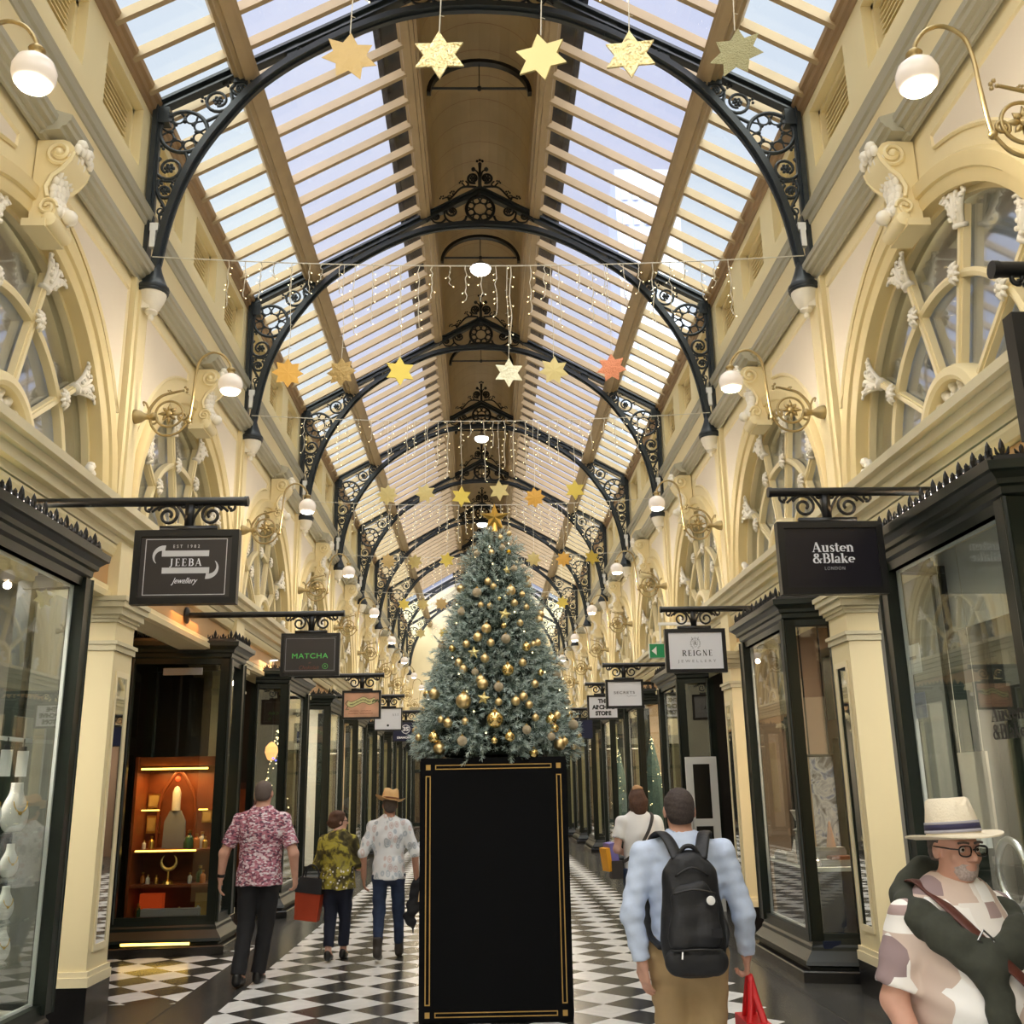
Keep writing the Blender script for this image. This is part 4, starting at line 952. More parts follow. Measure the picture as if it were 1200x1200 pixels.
# ------------------------------------------------------------------ black plinth and the Christmas tree
TX, TY = .085, 8.8
mat('plinth_panel', (5, 6, 9), .6, spec=.12); mat('gold_line', (196, 160, 96), .4, .7)
t = thing('display_plinth', 'tall black display box with thin gold lines under the tree', 'plinth', (.065, 8.79, 0), (0, 0, math.radians(-1.2)))
m = MB(); m.box(-.575, .575, -.575, .575, 0, 1.925); m.box(-.555, .555, -.582, .582, .02, 1.9); m.box(-.582, .582, -.555, .555, .02, 1.9); m.obj('box_body', 'plinth_panel', t)
m = MB()
def pl_line(a, b, c, d, fy):
    m.box(a, b, fy - .003 if fy < 0 else fy, fy if fy < 0 else fy + .003, c, d)
def frame4(x0, x1, z0, z1, w, fy):
    for a, b, c, d in ((x0, x1, z0, z0 + w), (x0, x1, z1 - w, z1), (x0, x0 + w, z0 + w, z1 - w), (x1 - w, x1, z0 + w, z1 - w)): pl_line(a, b, c, d, fy)
for fy, pn in ((-.582, 'front_gold_trim'), (.582, 'back_gold_trim')):
    m = MB()
    for e in (-1, 1):
        x = e * .515; frame4(x - .02, x + .02, .13, 1.79, .008, fy)
        for z in (1.855, .065): pl_line(x - .018, x + .018, z - .02, z + .02, fy)
    for z in (1.855, .065): frame4(-.46, .46, z - .018, z + .018, .007, fy)
    m.obj(pn, 'gold_line', t)

PROF = [(1.93, .62), (2.05, .74), (2.3, .66), (2.6, .56), (2.9, .465), (3.2, .37), (3.5, .28), (3.75, .17), (3.95, .05)]
def trad(z):
    for (a, b), (c, d) in zip(PROF, PROF[1:]):
        if a <= z <= c: return b + (d - b) * (z - a) / (c - a)
    return .02
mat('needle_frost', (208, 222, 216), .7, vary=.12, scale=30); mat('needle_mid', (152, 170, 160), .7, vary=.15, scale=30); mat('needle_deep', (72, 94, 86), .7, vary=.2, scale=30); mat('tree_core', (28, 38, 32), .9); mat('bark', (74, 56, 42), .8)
rng = np.random.default_rng(5)
tr = thing('christmas_tree', 'frosted blue-green Christmas tree standing on the black box', 'christmas tree', (TX, TY, 0))
m = MB(); m.lathe([(.05, 1.925), (.045, 2.6), (.03, 3.4), (.012, 3.93)], n=10); m.obj('trunk', 'bark', tr)
def needles():
    """every sprig is a stem with two side shoots, each ringed with flat needles"""
    V = []; F = []; Mi = []; nv = 0
    stems = []
    zs = []
    N = 400
    for i in range(N):
        z = 1.97 + 2.2 * (1 - math.sqrt(1 - (i + .5) / N * .985)); zs.append(z)
    for i, z in enumerate(zs):
        a = i * 2.39996 + rng.uniform(-.2, .2); R = trad(z); inner = rng.uniform(.2, .5)
        L = min(.34, .12 + R * .42) * rng.uniform(.8, 1.15)
        el = rng.uniform(-.25, .45) + (z - 2.0) * .18
        d = np.array([math.cos(a) * math.cos(el), math.sin(a) * math.cos(el), math.sin(el)])
        p = np.array([math.cos(a) * max(.0, R - L * .95 if i % 3 else R * inner), math.sin(a) * max(.0, R - L * .95 if i % 3 else R * inner), z - L * math.sin(el) * .5])
        side = np.cross(d, [0, 0, 1]); side /= max(1e-6, np.linalg.norm(side)); upv = np.cross(side, d)
        for e in (0, -1, 1, 2, -2, 3):
            if e == 2: dd = d * .8 + upv * .6
            elif e == -2: dd = d * .9 - upv * .5 + side * .3
            elif e == 3: dd = d * .9 - upv * .35 - side * .4
            else: dd = d + side * e * .75 + upv * rng.uniform(-.1, .25) * (e != 0)
            dd = dd / np.linalg.norm(dd)
            st = p + d * L * (.0 if e == 0 else .4); ln = L * (1. if e == 0 else .62)
            stems.append((st, dd, ln, i))
    for st, d, ln, i in stems:
        n = int(ln / .0030)
        t = np.linspace(.05, 1., n); ph = rng.uniform(0, 6.28, n)
        s1 = np.cross(d, [.3, .2, .93]); s1 /= np.linalg.norm(s1); s2 = np.cross(d, s1)
        fw = .85 + .9 * t[:, None] ** 4
        dirs = d[None] * fw + np.cos(ph)[:, None] * s1 + np.sin(ph)[:, None] * s2; dirs /= np.linalg.norm(dirs, axis=1)[:, None]
        base = st + d[None] * (t * ln)[:, None]; l = rng.uniform(.030, .046, n)[:, None]
        wv = np.cross(dirs, rng.normal(size=(n, 3))); wv /= np.linalg.norm(wv, axis=1)[:, None]; wv *= .0022
        tip = base + dirs * l - np.array([0, 0, .004])
        v = np.stack([base - wv, base + wv, tip + wv * .5, tip - wv * .5], 1).reshape(-1, 3); V.append(v)
        F.append(np.arange(4 * n).reshape(-1, 4) + nv); nv += 4 * n
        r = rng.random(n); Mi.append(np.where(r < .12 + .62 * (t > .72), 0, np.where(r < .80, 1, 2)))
    V = np.concatenate(V); F = np.concatenate(F); Mi = np.concatenate(Mi)
    me = bpy.data.meshes.new('foliage'); me.vertices.add(len(V)); me.vertices.foreach_set('co', V.ravel()); me.loops.add(F.size); me.loops.foreach_set('vertex_index', F.ravel().astype(np.int32))
    me.polygons.add(len(F)); me.polygons.foreach_set('loop_start', np.arange(0, F.size, 4, dtype=np.int32)); me.polygons.foreach_set('loop_total', np.full(len(F), 4, np.int32))
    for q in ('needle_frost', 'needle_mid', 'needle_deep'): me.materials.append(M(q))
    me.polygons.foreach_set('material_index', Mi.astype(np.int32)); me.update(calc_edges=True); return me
fo = link('foliage', needles(), tr); fo['kind'] = 'stuff'
m = MB(); m.lathe([(.0, 1.97)] + [(r * .70, z + .02) for z, r in PROF[:-1]] + [(.0, 3.8)], n=18); m.obj('dark_core', 'tree_core', tr)  # solid dark cone, the gloom between the sprigs put into its colour

mat('bauble_gold', (234, 206, 150), .36, 1.); mat('bauble_shiny', (240, 208, 136), .1, 1.); mat('bauble_champagne', (212, 196, 166), .55, .7, bump=.6, bscale=160); mat('bauble_yellow', (236, 186, 50), .25, 1.)
BK = {'g': ('bauble_gold', 'satin gold'), 's': ('bauble_shiny', 'mirror-bright gold'), 'c': ('bauble_champagne', 'glittery champagne'), 'y': ('bauble_yellow', 'bright yellow gold')}
BM = {}
for k_, (mt, _) in BK.items():
    a = MB(); a.ball((0, 0, 0), 1, 20, 12); c = MB(); c.lathe([(.3, .94), (.3, 1.14), (.24, 1.16), (.0, 1.16)], n=10)
    h = MB(); h.tube([(.12 * math.cos(q), 0, 1.27 + .12 * math.sin(q)) for q in [i * PI / 5 for i in range(10)]], .03, 5, closed=True)
    BM[k_] = (a.mesh('glass_ball', mt, True), c.mesh('cap', 'gold', 40), h.mesh('hook', 'gold', True))
BD = [(0.01,8.366,2.977,0.043,'g'),(-0.062,8.361,2.905,0.04,'g'),(0.044,8.321,2.851,0.033,'g'),(0.17,8.339,2.887,0.04,'c'),(-0.158,8.385,2.851,0.033,'g'),(-0.005,8.285,2.718,0.037,'g'),(0.304,8.313,2.682,0.033,'g'),(0.18,8.254,2.619,0.051,'s'),(0.221,8.495,3.32,0.044,'g'),(0.25,8.472,3.209,0.032,'g'),(0.294,8.432,3.031,0.029,'g'),(0.355,8.539,3.183,0.027,'g'),(-0.034,8.447,3.191,0.027,'g'),(0.043,8.426,3.179,0.027,'g'),(0.027,8.496,3.402,0.032,'g'),(-0.067,8.499,3.309,0.041,'c'),(0.075,8.477,3.356,0.029,'g'),(-0.21,8.685,3.379,0.035,'g'),(0.257,8.598,3.534,0.03,'c'),(0.156,8.639,3.736,0.03,'c'),(0.214,8.657,3.698,0.023,'y'),(0.146,8.703,3.842,0.025,'g'),(0.063,8.603,3.685,0.027,'g'),(-0.068,8.677,3.69,0.03,'c'),(0.225,8.77,3.895,0.023,'g'),(0.376,8.77,3.497,0.03,'g'),(0.321,8.554,3.298,0.027,'g'),(0.489,8.77,3.158,0.033,'g'),(-0.203,8.545,3.154,0.034,'c'),(-0.279,8.475,2.829,0.029,'s'),(-0.224,8.37,2.696,0.035,'g'),(-0.181,8.321,2.638,0.035,'g'),(-0.087,8.269,2.606,0.03,'c'),(-0.041,8.234,2.539,0.039,'g'),(0.442,8.487,2.869,0.031,'g'),(0.341,8.381,2.82,0.038,'s'),(0.404,8.44,2.851,0.026,'g'),(0.122,8.445,3.243,0.019,'s'),(0.155,8.372,3.0,0.024,'s'),(0.454,8.381,2.606,0.028,'s'),(-0.18,8.221,2.37,0.064,'g'),(-0.428,8.471,2.452,0.047,'g'),(-0.025,8.218,2.503,0.046,'g'),(0.069,8.112,2.213,0.068,'s'),(0.302,8.21,2.396,0.037,'g'),(0.238,8.179,2.36,0.037,'g'),(0.346,8.205,2.331,0.032,'g'),(0.101,8.158,2.354,0.03,'g'),(0.103,8.199,2.477,0.039,'c'),(0.394,8.191,2.228,0.03,'g'),(0.526,8.274,2.216,0.046,'s'),(-0.377,8.284,2.002,0.05,'g'),(-0.422,8.279,2.089,0.046,'s'),(-0.555,8.461,2.1,0.028,'g'),(-0.191,8.114,2.052,0.04,'c'),(-0.306,8.229,2.199,0.039,'g'),(-0.168,8.157,2.204,0.029,'g'),(-0.366,8.288,2.23,0.028,'g'),(0.183,8.075,2.077,0.04,'s'),(0.062,8.063,2.048,0.027,'s'),(0.378,8.228,1.953,0.041,'s'),(0.592,8.302,2.021,0.05,'g'),(0.632,8.313,2.043,0.032,'g'),(0.519,8.211,2.078,0.032,'c'),(0.552,8.266,2.147,0.034,'s'),(0.725,8.525,2.187,0.043,'c'),(0.763,8.77,1.982,0.048,'c'),(0.401,8.3,2.505,0.033,'g'),(0.578,8.339,2.253,0.033,'g'),(0.32,8.126,2.132,0.036,'c'),(0.196,8.548,3.511,0.044,'star'),(-0.02,8.177,2.386,0.055,'star'),(-0.098,8.329,2.772,0.056,'star'),(0.167,8.407,3.102,0.058,'star')]
for i in range(46):                                # the sides and back of the tree
    z = 2.0 + 1.75 * (1 - math.sqrt(1 - (i + .5) / 46)); a = -PI * .12 + (i * 2.39996 % (PI * 1.24)); R = trad(z) * .98
    BD.append((TX + R * math.cos(a), TY + R * math.sin(a), z, .026 + .018 * ((i * 7) % 5) / 4, 'gscg'[i % 4]))
rows = {}
for x, y, z, r, k_ in BD:
    if k_ == 'star': continue
    ang = math.atan2(y - TY, x - TX)
    where = 'front left' if -2.75 < ang < -1.75 else 'front middle' if -1.75 <= ang < -1.2 else 'front right' if -1.2 <= ang < -.4 else 'right side' if -.4 <= ang < .8 else 'back' if .8 <= ang < 2.4 else 'left side'
    size = 'large' if r >= .045 else 'small' if r < .031 else 'medium'
    rows.setdefault((size, BK[k_][1], where), []).append((z, x, y, r, k_))
for (size, fin, where), L in rows.items():
    L.sort(reverse=True)
    for i, (z, x, y, r, k_) in enumerate(L):
        od = '' if len(L) == 1 else ('topmost ' if i == 0 else 'lowest ' if i == len(L) - 1 else ORD[i] + ' highest ')
        t = thing('bauble', '%s%s %s bauble, tree %s' % (od, size, fin, where), 'bauble', (x, y, z), (0, 0, random.uniform(0, 3)), 'baubles on the tree')
        t.scale = (r, r, r)
        for q, me in zip(('glass_ball', 'cap', 'hook'), BM[k_]): link(q, me, t)
def star_mesh(R, r, n, th, face='flat', off=PI / 2):
    pts = [((R if i % 2 == 0 else r) * math.cos(off + PI * i / n), (R if i % 2 == 0 else r) * math.sin(off + PI * i / n)) for i in range(2 * n)]
    m = MB(); N = 2 * n
    v = [(x, -th * (.15 if face == 'ridge' else 1), z) for x, z in pts] + [(x, th * (.15 if face == 'ridge' else 1), z) for x, z in pts] + [(0, -th, 0), (0, th, 0)]
    f = [(2 * N, i, (i + 1) % N) for i in range(N)] + [(2 * N + 1, N + (i + 1) % N, N + i) for i in range(N)] + [(i, N + i, N + (i + 1) % N, (i + 1) % N) for i in range(N)]
    return m.add(v, [q[::-1] for q in f])
for (x, y, z, r, k_), w in zip([b for b in BD if b[4] == 'star'], ('upper right', 'lower left', 'left middle', 'upper middle')):
    o = star_mesh(r, r * .45, 5, .012, 'ridge').obj('star_ornament', 'gold_pale', None, loc=(x, y, z)); o.rotation_euler = (0, random.uniform(-.3, .3), math.atan2(y - TY, x - TX) + PI / 2)
    tag(o, 'small pale gold star ornament on the %s of the Christmas tree' % w, 'star ornament', 'star ornaments on the tree')
t = thing('tree_topper', 'large gold five-pointed star on top of the Christmas tree', 'tree star', (TX + .01, TY, 4.05))
star_mesh(.135, .055, 5, .035, 'ridge').obj('star', 'gold', t); m = MB(); m.lathe([(.03, -.13), (.02, -.05), (.0, -.04)], n=10); m.obj('socket', 'gold', t)
t = thing('fairy_light_string', 'string of tiny warm lights wound around the Christmas tree', 'fairy lights', (TX, TY, 0))
pts = []
for i in range(420):
    z = 2.0 + 1.85 * i / 419; a = i * .17; R = trad(z) * (.93 + .05 * math.sin(i * 1.7)); pts.append((R * math.cos(a), R * math.sin(a), z + .015 * math.sin(i * 2.3)))
m = MB(); m.tube(pts, .0022, 4); m.obj('cable', 'needle_deep', t)
m = MB()
for p in pts[::9]: m.ball((p[0] * 1.03, p[1] * 1.03, p[2]), .0065, 6, 4)
m.obj('tiny_bulbs', 'led', t)['kind'] = 'stuff'

# ------------------------------------------------------------------ icicle lights and hanging stars across the arcade
mat('star_hammered', (222, 204, 150), .3, 1., bump=1.2, bscale=28); mat('star_satin', (198, 182, 126), .42, 1.); mat('star_dull', (190, 164, 112), .5, .9, bump=.4, bscale=30); mat('star_green', (176, 170, 128), .5, .8, bump=.8, bscale=120)
mat('star_orange', (204, 158, 80), .4, .9); mat('star_silver', (226, 222, 190), .35, .9, bump=.6, bscale=40); mat('star_copper', (214, 140, 104), .4, .9, bump=.5, bscale=80); mat('star_yellow', (214, 192, 96), .4, .9)
STARS = {-1: [(-.683, 5.36, 7, 'dull'), (-.219, 5.37, 6, 'hammered'), (.312, 5.36, 6, 'satin'), (.778, 5.38, 6, 'hammered'), (1.339, 5.395, 7, 'green')],
 0: [(-1.794, 5.41, 8, 'orange'), (-1.303, 5.415, 8, 'dull'), (-.763, 5.42, 6, 'yellow'), (.244, 5.40, 6, 'silver'), (.662, 5.42, 7, 'satin'), (1.202, 5.444, 7, 'copper')],
 1: [(-1.27, 5.467, 8, 'satin'), (-.767, 5.486, 7, 'satin'), (-.287, 5.434, 6, 'yellow'), (.219, 5.513, 6, 'satin'), (.689, 5.413, 8, 'orange'), (1.233, 5.515, 6, 'yellow')],
 2: [(-1.643, 5.51, 8, 'dull'), (-1.182, 5.49, 7, 'satin'), (-.631, 5.517, 6, 'yellow'), (.879, 5.515, 7, 'satin'), (1.404, 5.51, 8, 'orange'), (1.901, 5.534, 6, 'yellow')],
 3: [(-1.7, 5.5, 6, 'yellow'), (-.9, 5.5, 8, 'dull'), (-1.3, 5.5, 7, 'satin'), (1.0, 5.5, 6, 'satin'), (1.7, 5.5, 7, 'yellow')], 4: [(-1.6, 5.5, 6, 'satin'), (-1.0, 5.5, 8, 'yellow'), (1.3, 5.5, 6, 'dull')]}
ADJ = {'dull': 'dull bronze', 'hammered': 'hammered bright gold', 'satin': 'plain satin gold', 'green': 'perforated greenish gold', 'orange': 'orange gold', 'yellow': 'yellow gold', 'silver': 'silvery hammered', 'copper': 'copper red'}
NUM = {6: 'six', 7: 'seven', 8: 'eight'}
for n in range(-1, 6):
    y = yt(n) - .12; rd = random.Random(40 + n)
    t = thing('icicle_light_string', 'string of hanging icicle lights across the arcade, %s from the camera' % ORD[n + 1], 'icicle lights', (0, y, 0), group='icicle light curtains across the arcade')
    w = MB(); bl = MB()
    def top(x): return 6.5 + .1 * (x / 3.05) ** 2
    w.tube([(x, 0, top(x)) for x in [-3.12 + .26 * i for i in range(25)]], .0055, 5)
    st = STARS.get(n, [])
    for i in range(33):
        x = -2.4 + i * .15; L = rd.choice((.2, .35, .5, .65, .8)) * (1.05 - .32 * abs(x) / 2.4)
        x += rd.uniform(-.03, .03); pts = [(x + rd.uniform(-.012, .012), rd.uniform(-.02, .02), top(x) - L * j / 8) for j in range(9)]
        w.tube(pts, .0042, 4)
        nb = int(L / .075)
        for j in range(nb):
            p = pts[min(8, int((j + 1) * 8 / nb))]; e = rd.choice((-1, 1)) * .022
            w.tube([p, (p[0] + e, p[1], p[2] - .014)], .0025, 4); bl.ball((p[0] + e * 1.2, p[1], p[2] - .018), .0052, 6, 4)
    w.obj('cable', 'wire', t); bl.obj('tiny_bulbs', 'led', t)['kind'] = 'stuff'
    for i, (x, z, np_, kk) in enumerate(sorted(st)):
        R = .145
        s_ = thing('hanging_star', '%s %s-pointed star, %s from the left in the %s hanging row' % (ADJ[kk], NUM[np_], ORD[i], ORD[n + 1]), 'hanging star', (x, y, z), group='gold stars hung across the arcade')
        rot = rd.uniform(-.5, .5) if kk in ('dull', 'green') else rd.uniform(-.25, .25)
        o = star_mesh(R, R * {6: .56, 7: .6, 8: .66}[np_], np_, .006, 'ridge' if np_ != 6 else 'flat').obj('star_plate', 'star_' + kk, s_); o.rotation_euler = (0, rd.uniform(-.12, .12), rot)
        m = MB(); m.tube([(0, 0, R * .95), (.01, 0, .4), (-.008, 0, .8), (0, 0, top(x) - z)], .003, 4)
        for j in range(7): m.tube([(0, 0, .25 + j * .12), (.025 * (-1) ** j, 0, .24 + j * .12)], .0025, 4)
        m.obj('hanging_wire', 'wire', s_)
# ------------------------------------------------------------------ people: smooth bodies grown from joints, clothes as their own shells
class SDF:
    def __init__(s, lo, hi, vox):
        s.lo = np.array(lo, float); s.v = vox; s.n = (np.ceil((np.array(hi) - s.lo) / vox).astype(int) + 1)
        s.F = np.full(s.n, 1., np.float32); s.ax = [s.lo[i] + vox * np.arange(s.n[i]) for i in range(3)]
    def sub(s, lo, hi):
        a = np.clip(np.floor((np.array(lo) - s.lo) / s.v).astype(int), 0, s.n); b = np.clip(np.ceil((np.array(hi) - s.lo) / s.v).astype(int) + 1, 0, s.n)
        sl = tuple(slice(i, j) for i, j in zip(a, b)); return sl, np.meshgrid(*[s.ax[i][sl[i]] for i in range(3)], indexing='ij', sparse=True)
    def put(s, sl, d, k, op='u'):
        f = s.F[sl]
        if f.size == 0: return
        if op == 'u':
            if k > 0: h = np.clip(.5 + .5 * (f - d) / k, 0, 1); s.F[sl] = f * (1 - h) + d * h - k * h * (1 - h)
            else: s.F[sl] = np.minimum(f, d)
        else:
            if k > 0: h = np.clip(.5 - .5 * (f + d) / k, 0, 1); s.F[sl] = f * (1 - h) - d * h + k * h * (1 - h)
            else: s.F[sl] = np.maximum(f, -d)
    def cone(s, a, b, ra, rb, k=.03, sq=1., cap=None, op='u'):
        """round cone from a to b; sq flattens it along y; cap='b' ends it square at b"""
        a = np.array(a, float); b = np.array(b, float); m = max(ra, rb) * max(1, sq) + k + 3 * s.v
        sl, (X, Y, Z) = s.sub(np.minimum(a, b) - m, np.maximum(a, b) + m)
        d = b - a; dy = d[1] / sq; L2 = d[0] ** 2 + dy ** 2 + d[2] ** 2 + 1e-9
        px, py, pz = X - a[0], (Y - a[1]) / sq, Z - a[2]
        t = np.clip((px * d[0] + py * dy + pz * d[2]) / L2, 0, 1)
        q = (np.sqrt((px - t * d[0]) ** 2 + (py - t * dy) ** 2 + (pz - t * d[2]) ** 2) - (ra + t * (rb - ra))) * min(1, sq)
        if cap:
            u = d / np.linalg.norm(d)
            if 'b' in cap: q = np.maximum(q, (X - b[0]) * u[0] + (Y - b[1]) * u[1] + (Z - b[2]) * u[2])
            if 'a' in cap: q = np.maximum(q, -((X - a[0]) * u[0] + (Y - a[1]) * u[1] + (Z - a[2]) * u[2]))
        s.put(sl, q, k, op); return s
    def ell(s, c, r, k=.02, R=None, op='u'):
        c = np.array(c, float); r = np.array(r, float); m = r.max() + k + 3 * s.v
        sl, (X, Y, Z) = s.sub(c - m, c + m)
        x, y, z = X - c[0], Y - c[1], Z - c[2]
        if R is not None: R = np.array(R); x, y, z = R[0, 0] * x + R[1, 0] * y + R[2, 0] * z, R[0, 1] * x + R[1, 1] * y + R[2, 1] * z, R[0, 2] * x + R[1, 2] * y + R[2, 2] * z
        k0 = np.sqrt((x / r[0]) ** 2 + (y / r[1]) ** 2 + (z / r[2]) ** 2); k1 = np.sqrt((x / r[0] ** 2) ** 2 + (y / r[1] ** 2) ** 2 + (z / r[2] ** 2) ** 2) + 1e-9
        s.put(sl, k0 * (k0 - 1) / k1, k, op); return s
    def half(s, p, n):
        """keep what lies behind the plane through p with normal n"""
        sl, (X, Y, Z) = s.sub(s.lo, s.lo + s.n * s.v); s.F = np.maximum(s.F, ((X - p[0]) * n[0] + (Y - p[1]) * n[1] + (Z - p[2]) * n[2]).astype(np.float32)); return s
    def wrinkle(s, A, f=30., seed=0):
        sl, (X, Y, Z) = s.sub(s.lo, s.lo + s.n * s.v)
        s.F += (A * np.sin(f * Z + 9 * X + 5 * np.sin(11 * X + seed) + 4 * np.sin(9 * Y + 2 * seed)) * np.sin(7 * X + 6 * Y + 5 * Z + seed) + .5 * A * np.sin(f * 1.7 * Z - 21 * X + 13 * Y + seed)).astype(np.float32); return s
    def mesh(s, name, mt):
        F = s.F; F[0] = F[-1] = 1; F[:, 0] = F[:, -1] = 1; F[:, :, 0] = F[:, :, -1] = 1
        neg = F < 0; nx, ny, nz = F.shape
        cnt = np.zeros((nx - 1, ny - 1, nz - 1), np.int8)
        for i in (0, 1):
            for j in (0, 1):
                for k in (0, 1): cnt += neg[i:nx - 1 + i, j:ny - 1 + j, k:nz - 1 + k]
        I = np.argwhere((cnt > 0) & (cnt < 8)); idx = np.full(cnt.shape, -1, np.int32); idx[tuple(I.T)] = np.arange(len(I))
        P = np.zeros((len(I), 3)); C = np.zeros(len(I))
        C8 = [(i, j, k) for i in (0, 1) for j in (0, 1) for k in (0, 1)]
        val = {c: F[I[:, 0] + c[0], I[:, 1] + c[1], I[:, 2] + c[2]] for c in C8}
        for c in C8:
            for a in range(3):
                if c[a] == 0:
                    e = list(c); e[a] = 1; e = tuple(e); f0, f1 = val[c], val[e]; msk = (f0 < 0) != (f1 < 0)
                    t = np.where(msk, f0 / np.where(msk, f0 - f1, 1), 0); q = np.tile(np.array(c, float), (len(I), 1)); q[:, a] = t
                    P += q * msk[:, None]; C += msk
        P = s.lo + (I + P / C[:, None]) * s.v
        Q = []
        for a in range(3):
            b, c = (a + 1) % 3, (a + 2) % 3
            sl0 = [slice(1, -1)] * 3; sl0[a] = slice(0, -1); sl1 = [slice(1, -1)] * 3; sl1[a] = slice(1, None)
            A0 = neg[tuple(sl0)]; A1 = neg[tuple(sl1)]; E = np.argwhere(A0 != A1)
            if len(E) == 0: continue
            fl = A0[tuple(E.T)]
            base = E.copy(); base[:, b] += 1; base[:, c] += 1
            def g(db, dc):
                w = base.copy(); w[:, b] += db; w[:, c] += dc; return idx[w[:, 0], w[:, 1], w[:, 2]]
            q = np.stack([g(-1, -1), g(0, -1), g(0, 0), g(-1, 0)], 1); q[~fl] = q[~fl][:, ::-1]; Q.append(q)
        Q = np.concatenate(Q); Q = Q[(Q >= 0).all(1)]
        me = bpy.data.meshes.new(name); me.vertices.add(len(P)); me.vertices.foreach_set('co', P.ravel()); me.loops.add(Q.size); me.loops.foreach_set('vertex_index', Q.ravel().astype(np.int32))
        me.polygons.add(len(Q)); me.polygons.foreach_set('loop_start', np.arange(0, Q.size, 4, dtype=np.int32)); me.polygons.foreach_set('loop_total', np.full(len(Q), 4, np.int32))
        me.polygons.foreach_set('use_smooth', np.ones(len(Q), bool)); me.materials.append(M(mt)); me.update(calc_edges=True); return me
def rotz(a): c, s_ = math.cos(a), math.sin(a); return np.array([[c, -s_, 0], [s_, c, 0], [0, 0, 1.]])
def rotx(a): c, s_ = math.cos(a), math.sin(a); return np.array([[1., 0, 0], [0, c, -s_], [0, s_, c]])
V3 = lambda *a: np.array(a, float)
def unit(v): v = np.array(v, float); return v / np.linalg.norm(v)

def hand(S, w, d, n, side, sc=1., curl=.5, r=.0088):
    """palm, four fingers of their own lengths and a thumb; w wrist, d along the hand, n out of the back of the hand, side points to the thumb"""
    w = np.array(w, float); d = unit(d); n = unit(np.array(n) - d * np.dot(n, d)); sd = unit(np.cross(n, d)); sd = sd if np.dot(sd, side) > 0 else -sd
    for i, off in enumerate((.026, .009, -.009, -.026)):
        S.cone(w + d * .012 * sc + sd * off * .6 * sc, w + d * .085 * sc + sd * off * sc, .015 * sc, .012 * sc, .012)
        a = w + d * .085 * sc + sd * off * sc; L = (.042, .047, .043, .034)[i] * sc
        c1 = curl * (.55 + .12 * i); d1 = unit(d * math.cos(c1) - n * math.sin(c1)); b = a + d1 * L
        c2 = c1 + curl * 1.1; d2 = unit(d * math.cos(c2) - n * math.sin(c2)); c = b + d2 * L * .62; c3 = c2 + curl * .6; d3 = unit(d * math.cos(c3) - n * math.sin(c3))
        S.cone(a, b, r * 1.1 * sc, r * sc, .004); S.cone(b, c, r * sc, r * .92 * sc, .003); S.cone(c, c + d3 * L * .42, r * .9 * sc, r * .78 * sc, .003)
    a = w + d * .022 * sc + sd * .026 * sc; b = a + unit(d * .7 + sd * .65 - n * .25) * .043 * sc; c = b + unit(d * .95 + sd * .2 - n * .3) * .032 * sc
    S.cone(a, b, .014 * sc, .0115 * sc, .012); S.cone(b, c, .0105 * sc, .0085 * sc, .004)
def head(S, c, R, k=1., face=True):
    """skull, jaw, nose, brow, lips and ears about the head's centre c, facing +y before the turn R"""
    P = lambda x, y, z: np.array(c) + R @ (V3(x, y, z) * k)
    E = lambda p, r, kk=.015: S.ell(P(*p), np.array(r) * k, kk * k, R)
    E((0, -.012, .022), (.076, .094, .088), .01); E((0, .022, -.045), (.058, .068, .070), .03); E((0, .045, -.085), (.034, .032, .026), .03)
    for e in (-1, 1):
        E((e * .078, -.006, -.012), (.011, .019, .032), .006); E((e * .040, .062, -.028), (.022, .016, .020), .02)
    if face:
        E((0, .082, .024), (.05, .012, .010), .018)
        S.cone(P(0, .086, .008), P(0, .108, -.026), .009 * k, .0135 * k, .012 * k); E((-.012, .094, -.032), (.009, .011, .008), .006); E((.012, .094, -.032), (.009, .011, .008), .006)
        for e in (-1, 1): S.ell(P(e * .031, .090, .004), V3(.017, .014, .010) * k, .008 * k, R, op='s'); S.ell(P(e * .031, .076, .003), V3(.0135, .0125, .0125) * k, .003 * k, R)
        E((0, .086, -.055), (.024, .010, .006), .006); E((0, .085, -.067), (.021, .010, .007), .006)
        S.ell(P(0, .098, -.0608), V3(.024, .006, .0022) * k, .003 * k, R, op='s')

